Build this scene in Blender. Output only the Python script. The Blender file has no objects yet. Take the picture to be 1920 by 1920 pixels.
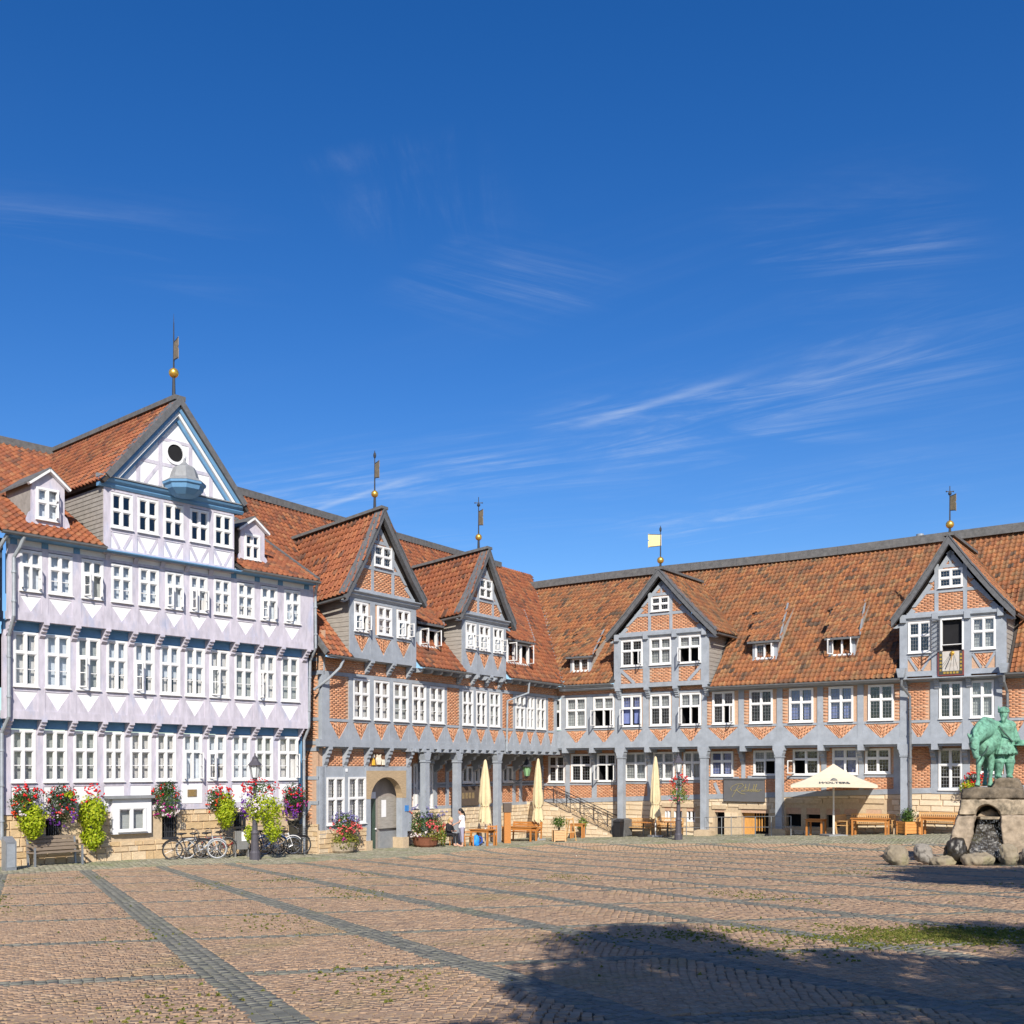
import bpy, math, random
import numpy as np
from mathutils import Vector, Matrix, Euler
random.seed(7); rng = np.random.default_rng(7)
scn = bpy.context.scene; COL = scn.collection
R_ = math.radians
# ------------------------------------------------------------------ camera
FPX, HX, HY, EZ = 2000.0, 960.0, 1440.0, 3.4        # focal length in photo pixels, principal point, eye height
cd = bpy.data.cameras.new('camera'); cam = bpy.data.objects.new('camera', cd); COL.objects.link(cam)
cam.location = (0, 0, EZ); cam.rotation_euler = (R_(90), 0, 0)
cd.sensor_width = 36; cd.sensor_fit = 'HORIZONTAL'; cd.lens = 36 * FPX / 1920; cd.shift_y = 480 / 1920
cd.clip_start = .1; cd.clip_end = 3000
scn.camera = cam
# ------------------------------------------------------------------ light
SUN_AZ, SUN_EL = R_(175), R_(34)                     # clockwise from +Y: behind the camera, a little right
sd = Vector((math.sin(SUN_AZ) * math.cos(SUN_EL), math.cos(SUN_AZ) * math.cos(SUN_EL), math.sin(SUN_EL)))
ld = bpy.data.lights.new('sun', 'SUN'); ld.energy = 5.0; ld.angle = R_(.5); ld.color = (1, .93, .82)
lo = bpy.data.objects.new('sun', ld); COL.objects.link(lo); lo.location = (10, -30, 40)
lo.rotation_euler = sd.to_track_quat('Z', 'Y').to_euler()
w = bpy.data.worlds.new('World'); scn.world = w; w.use_nodes = True
nt = w.node_tree; nt.nodes.clear(); N = nt.nodes.new; Lk = nt.links.new
def mth(op, a, b=None, c=None):
    n = N('ShaderNodeMath'); n.operation = op
    for i, v in enumerate((a, b, c)):
        if v is None: continue
        if isinstance(v, (int, float)): n.inputs[i].default_value = v
        else: Lk(v, n.inputs[i])
    return n.outputs[0]
wo = N('ShaderNodeOutputWorld'); bg = N('ShaderNodeBackground'); sky = N('ShaderNodeTexSky')
sky.sky_type = 'NISHITA'; sky.sun_disc = False; sky.sun_elevation = SUN_EL; sky.sun_rotation = SUN_AZ
sky.altitude = 300; sky.air_density = 1.0; sky.dust_density = .65; sky.ozone_density = 3.5
tc = N('ShaderNodeTexCoord'); sx = N('ShaderNodeSeparateXYZ'); Lk(tc.outputs['Generated'], sx.inputs[0])
zc = mth('ADD', mth('MAXIMUM', sx.outputs[2], 0.0), .03)
pxo = mth('DIVIDE', sx.outputs[0], zc); pyo = mth('DIVIDE', sx.outputs[1], zc)     # cirrus layer seen from below
def noise(vx, vy, rot, scx, scy, detail, rough, dist=0, off=(0, 0)):
    cb = N('ShaderNodeCombineXYZ'); Lk(vx, cb.inputs[0]); Lk(vy, cb.inputs[1])
    mp = N('ShaderNodeMapping'); mp.inputs['Rotation'].default_value = (0, 0, rot); Lk(cb.outputs[0], mp.inputs[0])
    mp.inputs['Location'].default_value = (off[0], off[1], 0)
    m2 = N('ShaderNodeMapping'); m2.inputs['Scale'].default_value = (scx, scy, 1); Lk(mp.outputs[0], m2.inputs[0])
    n = N('ShaderNodeTexNoise'); n.inputs['Scale'].default_value = 1; n.inputs['Detail'].default_value = detail
    n.inputs['Roughness'].default_value = rough; n.inputs['Distortion'].default_value = dist; Lk(m2.outputs[0], n.inputs['Vector'])
    return n.outputs['Fac']
def ramp(v, a, b):
    n = N('ShaderNodeMapRange'); n.interpolation_type = 'SMOOTHSTEP'; Lk(v, n.inputs[0])
    n.inputs[1].default_value = a; n.inputs[2].default_value = b; return n.outputs[0]
streak = ramp(noise(pxo, pyo, .55, .35, 2.2, 9, .62, .6), .47, .85)
patch = ramp(noise(pxo, pyo, .3, .33, .55, 3, .5, 0, CLOUD_OFF if 'CLOUD_OFF' in globals() else (3.1, 1.7)), .44, .68)
cl = mth('MULTIPLY', streak, patch)
def trail(ax, ay, bx, by, wd):                        # an old contrail: a line in the cirrus layer
    dx, dy = bx - ax, by - ay; L = math.hypot(dx, dy); dx /= L; dy /= L
    s = mth('ADD', mth('MULTIPLY', mth('SUBTRACT', pxo, ax), dx), mth('MULTIPLY', mth('SUBTRACT', pyo, ay), dy))
    d = mth('ABSOLUTE', mth('SUBTRACT', mth('MULTIPLY', mth('SUBTRACT', pxo, ax), dy), mth('MULTIPLY', mth('SUBTRACT', pyo, ay), dx)))
    a = mth('SUBTRACT', 1, ramp(d, 0, wd))
    return mth('MULTIPLY', a, mth('MULTIPLY', ramp(s, 0, L * .15), mth('SUBTRACT', 1, ramp(s, L * .55, L))))
def skyp(x, y):
    v = Vector(((x - HX) / FPX, 1, (HY - y) / FPX)).normalized(); return v.x / (v.z + .03), v.y / (v.z + .03)
wp = ramp(noise(pxo, pyo, .2, 1.3, 1.9, 6, .62, .6, (4.3, 2.4)), .34, .74)
wisps = None
for k_, (xa, ya, xb, yb, wd, am, bend) in enumerate(((380, 960, 1400, 800, .55, .34, .05), (1000, 850, 1960, 690, .50, .34, -.06), (1150, 1010, 2000, 838, .45, .32, .08), (690, 250, 880, 500, .20, .17, .25), (780, 470, 1120, 610, .26, .22, -.2), (1400, 520, 1900, 390, .40, .20, .35), (-60, 455, 600, 500, .30, .13, .1), (1450, 720, 2050, 590, .36, .22, -.15), (700, 1010, 1500, 930, .6, .14, 0))):
    a_, b_ = skyp(xa, ya), skyp(xb, yb); an = math.atan2(b_[1] - a_[1], b_[0] - a_[0]) + bend        # fibres run along each wisp
    fn = ramp(noise(pxo, pyo, -an, 1.0, 6.5, 7, .70, 1.5, (k_ * 1.7, k_ * .9)), .38, .82)
    w_ = mth('MULTIPLY', trail(*a_, *b_, wd), mth('MULTIPLY', mth('MULTIPLY', fn, wp), am * 1.5)); wisps = w_ if wisps is None else mth('ADD', wisps, w_)
t1 = trail(*skyp(545, 972), *skyp(840, 873), .028); t2 = trail(*skyp(1060, 808), *skyp(1500, 672), .035)
cl = mth('ADD', mth('ADD', wisps, mth('MULTIPLY', cl, .18)), mth('ADD', mth('MULTIPLY', t1, .20), mth('MULTIPLY', t2, .15)))
hs = N('ShaderNodeHueSaturation'); hs.inputs['Hue'].default_value = .512; hs.inputs['Saturation'].default_value = 1.34; hs.inputs['Value'].default_value = 1.34
Lk(sky.outputs[0], hs.inputs['Color'])
mx = N('ShaderNodeMix'); mx.data_type = 'RGBA'; Lk(mth('MINIMUM', cl, .8), mx.inputs['Factor']); Lk(hs.outputs[0], mx.inputs[6])
mx.inputs[7].default_value = (7.5, 8.3, 9.2, 1)
bg.inputs[1].default_value = .083; Lk(mx.outputs[2], bg.inputs[0]); Lk(bg.outputs[0], wo.inputs[0])
vs = scn.view_settings; vs.view_transform = 'Standard'; vs.look = 'None'; vs.exposure = .30; vs.gamma = 1; vs.use_curve_mapping = False

# ------------------------------------------------------------------ helpers
def V(*a): return Vector(a)
def px(x, y, D): return Vector(((x - HX) / FPX * D, D, EZ + (HY - y) / FPX * D))
def sstep(t): t = min(1, max(0, t)); return t * t * (3 - 2 * t)
MATS = {}
def mat(name, col, rough=.75, var=.12, scale=3.0, bump=0., metal=0, spec=.4, stretch=(1, 1, 1), spot=None, ramp_cols=None, trans=0):
    if name in MATS: return MATS[name]
    m = bpy.data.materials.new(name); MATS[name] = m; m.use_nodes = True; t = m.node_tree; b = t.nodes['Principled BSDF']
    b.inputs['Roughness'].default_value = rough; b.inputs['Metallic'].default_value = metal
    b.inputs['Specular IOR Level'].default_value = spec
    tcn = t.nodes.new('ShaderNodeTexCoord'); mp = t.nodes.new('ShaderNodeMapping'); mp.inputs['Scale'].default_value = stretch
    t.links.new(tcn.outputs['Object'], mp.inputs[0])
    nz = t.nodes.new('ShaderNodeTexNoise'); nz.inputs['Scale'].default_value = scale; nz.inputs['Detail'].default_value = 6; nz.inputs['Roughness'].default_value = .65
    t.links.new(mp.outputs[0], nz.inputs['Vector'])
    if ramp_cols:
        at = t.nodes.new('ShaderNodeAttribute'); at.attribute_name = 'rnd'
        oi = t.nodes.new('ShaderNodeObjectInfo')
        ad = t.nodes.new('ShaderNodeMath'); ad.operation = 'ADD'; t.links.new(at.outputs['Fac'], ad.inputs[0]); t.links.new(oi.outputs['Random'], ad.inputs[1])
        fr = t.nodes.new('ShaderNodeMath'); fr.operation = 'FRACT'; t.links.new(ad.outputs[0], fr.inputs[0])
        cr = t.nodes.new('ShaderNodeValToRGB'); t.links.new(fr.outputs[0], cr.inputs[0]); cr.color_ramp.interpolation = 'LINEAR'
        el = cr.color_ramp.elements
        while len(el) < len(ramp_cols): el.new(.5)
        for i, (p, c) in enumerate(ramp_cols): el[i].position = p; el[i].color = (*c, 1)
        base = cr.outputs[0]
    else:
        rg = t.nodes.new('ShaderNodeRGB'); rg.outputs[0].default_value = (*col, 1); base = rg.outputs[0]
    mr = t.nodes.new('ShaderNodeMapRange'); mr.inputs[1].default_value = .3; mr.inputs[2].default_value = .7
    mr.inputs[3].default_value = 1 - var; mr.inputs[4].default_value = 1 + var; t.links.new(nz.outputs['Fac'], mr.inputs[0])
    mu = t.nodes.new('ShaderNodeVectorMath'); mu.operation = 'SCALE'; t.links.new(base, mu.inputs[0]); t.links.new(mr.outputs[0], mu.inputs['Scale'])
    out = mu.outputs[0]
    if spot:                                          # weathering: (colour, scale, lo, hi, strength)
        n2 = t.nodes.new('ShaderNodeTexNoise'); n2.inputs['Scale'].default_value = spot[1]; n2.inputs['Detail'].default_value = 8; n2.inputs['Roughness'].default_value = .7
        t.links.new(mp.outputs[0], n2.inputs['Vector'])
        m2 = t.nodes.new('ShaderNodeMapRange'); t.links.new(n2.outputs['Fac'], m2.inputs[0]); m2.inputs[1].default_value = spot[2]; m2.inputs[2].default_value = spot[3]; m2.inputs[4].default_value = spot[4]
        mi = t.nodes.new('ShaderNodeMix'); mi.data_type = 'RGBA'; t.links.new(m2.outputs[0], mi.inputs['Factor']); t.links.new(out, mi.inputs[6]); mi.inputs[7].default_value = (*spot[0], 1)
        out = mi.outputs[2]
    t.links.new(out, b.inputs['Base Color'])
    if bump:
        bp = t.nodes.new('ShaderNodeBump'); bp.inputs['Strength'].default_value = bump; bp.inputs['Distance'].default_value = .02
        t.links.new(nz.outputs['Fac'], bp.inputs['Height']); t.links.new(bp.outputs[0], b.inputs['Normal'])
    if trans:
        tr = t.nodes.new('ShaderNodeBsdfTranslucent'); t.links.new(out, tr.inputs['Color'])
        ms = t.nodes.new('ShaderNodeMixShader'); ms.inputs[0].default_value = trans
        t.links.new(b.outputs[0], ms.inputs[1]); t.links.new(tr.outputs[0], ms.inputs[2]); t.links.new(ms.outputs[0], t.nodes['Material Output'].inputs[0])
    return m
def glass_mat(name, tint=(1, 1, 1)):
    m = bpy.data.materials.new(name); MATS[name] = m; m.use_nodes = True; t = m.node_tree; t.nodes.clear()
    o = t.nodes.new('ShaderNodeOutputMaterial'); tr = t.nodes.new('ShaderNodeBsdfTransparent'); tr.inputs[0].default_value = (*tint, 1)
    gl = t.nodes.new('ShaderNodeBsdfGlossy'); gl.inputs['Roughness'].default_value = .03
    fz = t.nodes.new('ShaderNodeLayerWeight'); fz.inputs[0].default_value = .5       # the same from both sides of the pane
    pw = t.nodes.new('ShaderNodeMath'); pw.operation = 'POWER'; pw.inputs[1].default_value = 4; t.links.new(fz.outputs['Facing'], pw.inputs[0])
    nz = t.nodes.new('ShaderNodeTexNoise'); nz.inputs['Scale'].default_value = 2.5; bp = t.nodes.new('ShaderNodeBump'); bp.inputs['Strength'].default_value = .08; bp.inputs['Distance'].default_value = .05
    t.links.new(nz.outputs['Fac'], bp.inputs['Height']); t.links.new(bp.outputs[0], gl.inputs['Normal'])
    mu = t.nodes.new('ShaderNodeMath'); mu.operation = 'MULTIPLY_ADD'; mu.inputs[1].default_value = .8; mu.inputs[2].default_value = .11; t.links.new(pw.outputs[0], mu.inputs[0])
    ms = t.nodes.new('ShaderNodeMixShader'); t.links.new(mu.outputs[0], ms.inputs[0]); t.links.new(tr.outputs[0], ms.inputs[1]); t.links.new(gl.outputs[0], ms.inputs[2]); t.links.new(ms.outputs[0], o.inputs[0])
    return m
def tag(o, label=None, cat=None, group=None, kind=None):
    if label: o['label'] = label
    if cat: o['category'] = cat
    if group: o['group'] = group
    if kind: o['kind'] = kind
    return o
WL = {}                                               # world location of each object (none is rotated that has children)
def link(name, data, parent=None, origin=None):
    o = bpy.data.objects.new(name, data); COL.objects.link(o)
    if parent is not None:
        o.parent = parent; WL[o.name] = WL[parent.name]
    else:
        WL[o.name] = Vector(origin) if origin is not None else Vector((0, 0, 0)); o.location = WL[o.name]
    return o
def thing(name, loc, label=None, cat=None, group=None):
    o = link(name, None, None, loc); o.empty_display_size = .2
    return tag(o, label, cat, group)
class MB:
    """collects shapes in world coordinates, builds ONE mesh object"""
    def __init__(s): s.v = []; s.f = []; s.m = []; s.r = []
    def add(s, vs, fs, m=0, r=0.):
        k = len(s.v); s.v += [tuple(v) for v in vs]; s.f += [tuple(i + k for i in f) for f in fs]; s.m += [m] * len(fs); s.r += [r] * len(fs)
    def hexa(s, p, m=0, r=0.):                        # 8 corners: bottom 4 then top 4
        s.add(p, [(0, 3, 2, 1), (4, 5, 6, 7), (0, 1, 5, 4), (1, 2, 6, 5), (2, 3, 7, 6), (3, 0, 4, 7)], m, r)
    def box(s, c, sx, sy, sz, rz=0, m=0, r=0., tilt=0):
        q = Matrix.Rotation(rz, 3, 'Z') @ Matrix.Rotation(tilt, 3, 'X'); c = Vector(c)
        s.hexa([c + q @ Vector((x * sx / 2, y * sy / 2, z * sz / 2)) for z in (-1, 1) for x, y in ((-1, -1), (1, -1), (1, 1), (-1, 1))], m, r)
    def bar(s, a, b, wd, ht=None, up=(0, 0, 1), m=0, r=0.):   # rectangular bar from a to b
        a = Vector(a); b = Vector(b); d = (b - a).normalized(); u = Vector(up)
        x = d.cross(u)
        if x.length < 1e-4: x = d.cross(Vector((1, 0, 0)))
        x.normalize(); y = x.cross(d); ht = ht or wd
        s.hexa([p + x * sx * wd / 2 + y * sy * ht / 2 for p in (a, b) for sx, sy in ((-1, -1), (1, -1), (1, 1), (-1, 1))], m, r)
    def tube(s, pts, r, n=8, cap=True, m=0, rr=0.):
        pts = [Vector(p) for p in pts]; k = len(s.v); L = len(pts)
        if not hasattr(r, '__len__'): r = [r] * L
        prev = None
        for i, p in enumerate(pts):
            d = ((pts[min(i + 1, L - 1)] - p).normalized() + (p - pts[max(i - 1, 0)]).normalized())
            if d.length < 1e-6: d = pts[min(i + 1, L - 1)] - pts[max(i - 1, 0)]
            d.normalize()
            if prev is None: x = d.orthogonal().normalized()
            else: x = (prev - d * prev.dot(d)); x = x.normalized() if x.length > 1e-6 else d.orthogonal().normalized()
            prev = x; y = d.cross(x)
            for j in range(n):
                a = 2 * math.pi * j / n; s.v.append(tuple(p + (x * math.cos(a) + y * math.sin(a)) * r[i]))
        for i in range(L - 1):
            for j in range(n):
                s.f.append((k + i * n + j, k + i * n + (j + 1) % n, k + (i + 1) * n + (j + 1) % n, k + (i + 1) * n + j)); s.m.append(m); s.r.append(rr)
        if cap:
            s.f.append(tuple(k + j for j in range(n))[::-1]); s.f.append(tuple(k + (L - 1) * n + j for j in range(n))); s.m += [m, m]; s.r += [rr, rr]
    def lathe(s, prof, c, n=16, m=0, r=0., sx=1, sy=1, rz=0):
        k = len(s.v); c = Vector(c)
        for (rad, z) in prof:
            for j in range(n):
                a = 2 * math.pi * j / n + rz; s.v.append((c.x + rad * math.cos(a) * sx, c.y + rad * math.sin(a) * sy, c.z + z))
        for i in range(len(prof) - 1):
            for j in range(n):
                s.f.append((k + i * n + j, k + i * n + (j + 1) % n, k + (i + 1) * n + (j + 1) % n, k + (i + 1) * n + j)); s.m.append(m); s.r.append(r)
        s.f.append(tuple(k + j for j in range(n))[::-1]); s.f.append(tuple(k + (len(prof) - 1) * n + j for j in range(n))); s.m += [m, m]; s.r += [r, r]
    def ball(s, c, r, n=12, h=8, m=0, q=None, sc=(1, 1, 1)):
        k = len(s.v); c = Vector(c)
        for i in range(h + 1):
            th = math.pi * i / h
            for j in range(n):
                a = 2 * math.pi * j / n
                p = Vector((math.sin(th) * math.cos(a) * sc[0], math.sin(th) * math.sin(a) * sc[1], -math.cos(th) * sc[2])) * r
                s.v.append(tuple(c + (q @ p if q else p)))
        for i in range(h):
            for j in range(n):
                s.f.append((k + i * n + j, k + i * n + (j + 1) % n, k + (i + 1) * n + (j + 1) % n, k + (i + 1) * n + j)); s.m.append(m); s.r.append(0)
    # facade shapes: (u, z) polygons pushed out of a facade
    def fprism(s, F, poly, o0, o1, m=0, r=0.):
        ar = sum(poly[i][0] * poly[(i + 1) % len(poly)][1] - poly[(i + 1) % len(poly)][0] * poly[i][1] for i in range(len(poly)))
        if ar < 0: poly = poly[::-1]
        n = len(poly); vs_ = [F.W(u, o0, z) for u, z in poly] + [F.W(u, o1, z) for u, z in poly]
        s.add(vs_, [tuple(range(n, 2 * n)), tuple(range(n))[::-1]] + [(i, (i + 1) % n, n + (i + 1) % n, n + i) for i in range(n)], m, r)
    def frect(s, F, u0, u1, z0, z1, o0, o1, m=0, r=0.): s.fprism(F, [(u0, z0), (u1, z0), (u1, z1), (u0, z1)], o0, o1, m, r)
    def fstrip(s, F, pa, pb, wd, o0, o1, m=0, r=0.):   # straight timber from pa to pb in the facade plane
        a = Vector(pa); b = Vector(pb); d = (b - a).normalized(); q = Vector((-d.y, d.x)) * wd / 2
        s.fprism(F, [tuple(a + q), tuple(a - q), tuple(b - q), tuple(b + q)], o0, o1, m, r)
    def fprof(s, F, u0, u1, prof, m=0, r=0.):          # profile in (out, z) extruded along u
        n = len(prof); vs_ = [F.W(u0, o, z) for o, z in prof] + [F.W(u1, o, z) for o, z in prof]
        s.add(vs_, [tuple(range(n))[::-1], tuple(range(n, 2 * n))] + [(i, (i + 1) % n, n + (i + 1) % n, n + i) for i in range(n)], m, r)
    def build(s, name, mats, parent=None, smooth=False, origin=None, kind=None, auto=None):
        me = bpy.data.meshes.new(name)
        if parent is not None: og = WL[parent.name]
        else: og = Vector(origin) if origin is not None else Vector((0, 0, 0))
        me.from_pydata([(x - og.x, y - og.y, z - og.z) for x, y, z in s.v], [], s.f)
        for m in (mats if isinstance(mats, (list, tuple)) else [mats]): me.materials.append(MATS[m] if isinstance(m, str) else m)
        if len(me.materials) > 1: me.polygons.foreach_set('material_index', s.m)
        if any(s.r):
            a = me.attributes.new('rnd', 'FLOAT', 'FACE'); a.data.foreach_set('value', s.r)
        if smooth: me.polygons.foreach_set('use_smooth', [True] * len(s.f))
        o = link(name, me, parent, og)
        if kind: o['kind'] = kind
        return o
def inst_mesh(name, bv, bf, T, Rm, rnd, m, parent=None, kind=None, origin=(0, 0, 0)):
    """many small pieces as one mesh; T (n,3) places, Rm (n,3,3) columns = axes"""
    T = np.asarray(T, float); Rm = np.asarray(Rm, float); bv = np.asarray(bv, float); n, k = len(T), len(bv)
    og = WL[parent.name] if parent is not None else Vector(origin)
    P = T[:, None, :] + np.einsum('nij,kj->nki', Rm, bv) - np.array(og)
    me = bpy.data.meshes.new(name); me.vertices.add(n * k); me.vertices.foreach_set('co', P.ravel())
    lens = np.array([len(f) for f in bf]); flat = np.concatenate([np.array(f) for f in bf])
    loops = (flat[None, :] + (np.arange(n) * k)[:, None]).ravel(); tot = np.tile(lens, n); st = np.concatenate([[0], np.cumsum(tot)[:-1]])
    me.loops.add(len(loops)); me.loops.foreach_set('vertex_index', loops.astype(np.int32))
    me.polygons.add(len(tot)); me.polygons.foreach_set('loop_start', st.astype(np.int32)); me.polygons.foreach_set('loop_total', tot.astype(np.int32))
    me.update(calc_edges=True); me.validate()
    a = me.attributes.new('rnd', 'FLOAT', 'FACE'); a.data.foreach_set('value', np.repeat(np.asarray(rnd, float), len(bf)))
    me.materials.append(MATS[m] if isinstance(m, str) else m)
    o = link(name, me, parent, og)
    if kind: o['kind'] = kind
    return o
def inst_objs(name, bv, bf, T, Rm, m, parent, mesh=None):
    """the same pieces as objects of their own that share one mesh"""
    me = bpy.data.meshes.new(name); me.from_pydata([tuple(v) for v in bv], [], [tuple(f) for f in bf]); me.materials.append(MATS[m] if isinstance(m, str) else m)
    me.attributes.new('rnd', 'FLOAT', 'FACE'); og = WL[parent.name]
    for t, r in zip(T, Rm):
        o = bpy.data.objects.new(name, me); COL.objects.link(o); o.parent = parent
        M4 = Matrix(np.asarray(r).tolist()).to_4x4(); M4.translation = Vector(t) - og; o.matrix_basis = M4
def split_build(name, bv, bf, T, Rm, rnd, m, parent, nobj=300, key=None):
    """the nobj pieces nearest to the camera as objects, the rest as one stuff part"""
    T = np.asarray(T); Rm = np.asarray(Rm); rnd = np.asarray(rnd)
    k = key if key is not None else T[:, 1]
    od = np.argsort(k); a, b = od[:nobj], od[nobj:]
    inst_objs(name, bv, bf, T[a], Rm[a], m, parent)
    if len(b): inst_mesh(name + ('s' if not name.endswith('s') else ''), bv, bf, T[b], Rm[b], rnd[b], m, parent, 'stuff')
class Fac:
    """a vertical facade: u along it (to the right), out towards the square, z up"""
    def __init__(s, xa, Da, xb, Db):
        A = px(xa, HY, Da); B = px(xb, HY, Db); A.z = B.z = 0; s.o = A; s.t = (B - A).normalized(); s.n = Vector((s.t.y, -s.t.x, 0)); s.L = (B - A).length; s.rz = math.atan2(s.t.y, s.t.x)
    def uz(s, x, y, out=0.):
        d = Vector(((x - HX) / FPX, 1, 0)); p0 = s.o + s.n * out; k = p0.dot(s.n) / d.dot(s.n); P = d * k
        return (P - s.o).dot(s.t), EZ + (HY - y) / FPX * k
    def u(s, x, out=0.): return s.uz(x, HY, out)[0]
    def z(s, x, y, out=0.): return s.uz(x, y, out)[1]
    def W(s, u, out, z): p = s.o + s.t * u + s.n * out; return Vector((p.x, p.y, z))
    def dist(s, X, Y): return (Vector((X, Y, 0)) - s.o).dot(s.n)
    def ul(s, X, Y): return (Vector((X, Y, 0)) - s.o).dot(s.t)
FL = Fac(30, 33.75, 570, 42.15)
FM = Fac(607, 42.5, 1045, 57.5)
FR = Fac(1045, 57.5, 1700, 47.1)
def ground(X, Y):
    """the square falls away from the viewer and levels out before the houses"""
    z = EZ - 1.45 + .01 * X - .0477 * Y
    dL, uL, dM, uM, dR, uR = FL.dist(X, Y), FL.ul(X, Y), FM.dist(X, Y), FM.ul(X, Y), FR.dist(X, Y), FR.ul(X, Y)
    w_ = sstep((4.5 - dL) / 3.5) * sstep((13 - uL) / 2); z += (.30 - .016 * uL - z) * w_
    w_ = sstep((8 - dM) / 5.5) * sstep((uM + 3) / 3); z += (-.05 - .015 * uM - z) * w_
    w_ = sstep((10 - dR) / 7) * sstep((uR + 4) / 3); z += (-.33 + .044 * min(uR, 25) - z) * w_
    return z
def gp(x, y):
    """where the view ray through a photo pixel meets the ground"""
    a, b = 3.0, 90.0
    f = lambda D: EZ + (HY - y) / FPX * D - ground((x - HX) / FPX * D, D)
    for _ in range(50):
        m = (a + b) / 2
        if f(m) > 0: a = m
        else: b = m
    X = (x - HX) / FPX * a
    return Vector((X, a, ground(X, a)))
def at(F, x, out): p = F.W(F.u(x, out), out, 0); return Vector((p.x, p.y, ground(p.x, p.y)))
def on_ground(X, Y, dz=0): return Vector((X, Y, ground(X, Y) + dz))
# ------------------------------------------------------------------ materials
TER = [(0, (.19, .062, .032)), (.25, (.26, .085, .038)), (.5, (.31, .108, .045)), (.68, (.23, .073, .035)), (.80, (.32, .135, .06)), (.90, (.10, .048, .034)), (1, (.25, .085, .04))]
TER2 = [(0, (.19, .075, .036)), (.22, (.27, .102, .042)), (.45, (.33, .135, .052)), (.62, (.24, .09, .04)), (.76, (.32, .165, .072)), (.88, (.075, .05, .036)), (1, (.25, .10, .044))]
mat('terracotta', 0, .8, .25, 9, .3, ramp_cols=TER, spot=((.12, .075, .05), 1.1, .50, .72, .55))
mat('terracotta_old', 0, .8, .3, 9, .3, ramp_cols=TER2, spot=((.11, .085, .05), .9, .46, .70, .62))
mat('roof_deck', (.055, .045, .04), .9, .2, 4)
mat('slate_ridge', (.12, .12, .12), .75, .3, 5, .3, stretch=(1, 1, 1), spot=((.23, .22, .17), 7, .55, .75, .5))
mat('verge_wood', (.115, .118, .125), .8, .25, 6, .2)
mat('lead', (.24, .25, .26), .5, .15, 6)
BRK = [(0, (.50, .225, .118)), (.22, (.56, .265, .14)), (.45, (.60, .30, .165)), (.65, (.53, .235, .12)), (.8, (.60, .345, .21)), (.93, (.42, .19, .105)), (1, (.56, .275, .15))]
mat('brick', 0, .85, .14, 12, .2, ramp_cols=BRK)
mat('mortar', (.50, .33, .225), .95, .15, 12, .2)
mat('timber_grey', (.305, .335, .375), .75, .16, 2.2, .15, stretch=(1, 1, 1), spot=((.40, .43, .46), 4, .54, .75, .5))
mat('timber_lilac', (.51, .48, .545), .75, .18, 3.5, .25, stretch=(1.6, 1.6, .5), spot=((.30, .36, .52), 1.3, .54, .72, .7))
mat('timber_blue', (.125, .28, .47), .7, .12, 2, .1)
mat('plaster_white', (.76, .76, .775), .85, .06, 3, .08, spot=((.66, .66, .67), 1.5, .54, .75, .6))
mat('white_paint', (.74, .74, .735), .5, .05, 8)
mat('blind_white', (.56, .62, .69), .8, .10, 2, stretch=(1, 1, 4))
mat('blind_grey', (.36, .39, .39), .8, .16, 3, stretch=(.3, .3, 14))
mat('curtain_or_sunlit_sash', (.60, .60, .60), .9, .22, 14, .3, stretch=(6, 6, .3))  # sheer curtains, and pale strips painted in for sunlit inner sashes
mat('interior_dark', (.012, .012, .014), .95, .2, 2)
mat('lead_came', (.20, .21, .22), .6, .1, 5)
mat('gutter_zinc', (.19, .20, .21), .45, .2, 4, metal=.3)
mat('pipe_zinc', (.33, .36, .39), .45, .2, 4, metal=.2)
mat('iron_dark', (.035, .038, .045), .55, .2, 8)
mat('steel_stay', (.10, .11, .13), .5, .1, 5)
mat('gold', (.83, .50, .10), .32, .12, 12, metal=.75)
mat('vane_metal', (.33, .25, .14), .5, .3, 8, metal=.4)
mat('vane_pale', (.60, .49, .24), .5, .2, 8, metal=.2)
mat('board_grey', (.31, .285, .255), .85, .22, 3, .3, stretch=(1, 1, 6))
mat('slate_clad', (.29, .27, .245), .8, .2, 5, .2)
mat('sandstone', 0, .9, .18, 6, .4, ramp_cols=[(0, (.52, .37, .20)), (.3, (.62, .46, .28)), (.55, (.66, .53, .36)), (.8, (.55, .40, .24)), (1, (.60, .48, .33))])
mat('sandstone_pale', 0, .9, .14, 6, .4, ramp_cols=[(0, (.60, .47, .31)), (.4, (.68, .56, .40)), (.7, (.62, .49, .33)), (1, (.70, .60, .45))])
mat('stone_joint', (.50, .39, .26), .95, .15, 8, .2)
glass_mat('glass'); glass_mat('glass_tinted', (.55, .65, .85))
# ------------------------------------------------------------------ the square
mat('joint_soil', (.165, .125, .07), .95, .3, 3, .5, spot=((.09, .11, .025), .55, .50, .66, .9))
SETR = [(0, (.31, .205, .13)), (.25, (.345, .232, .15)), (.5, (.375, .255, .165)), (.7, (.325, .215, .137)), (.85, (.38, .275, .185)), (1, (.32, .21, .136))]
SETG = [(0, (.125, .125, .105)), (.3, (.175, .17, .14)), (.6, (.145, .145, .12)), (.85, (.21, .20, .165)), (1, (.155, .15, .122))]
SETB = [(0, (.17, .155, .11)), (.3, (.25, .235, .175)), (.6, (.205, .205, .14)), (.85, (.31, .28, .21)), (1, (.215, .20, .145))]
mat('sett_red', 0, .85, .13, 5, .2, ramp_cols=SETR, spot=((.17, .165, .06), .5, .54, .72, .55))
mat('sett_grey', 0, .8, .2, 7, .3, ramp_cols=SETG, spot=((.17, .18, .09), .6, .55, .72, .5))
mat('sett_border', 0, .9, .22, 7, .3, ramp_cols=SETB, spot=((.14, .17, .06), .5, .5, .68, .6))
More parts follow.
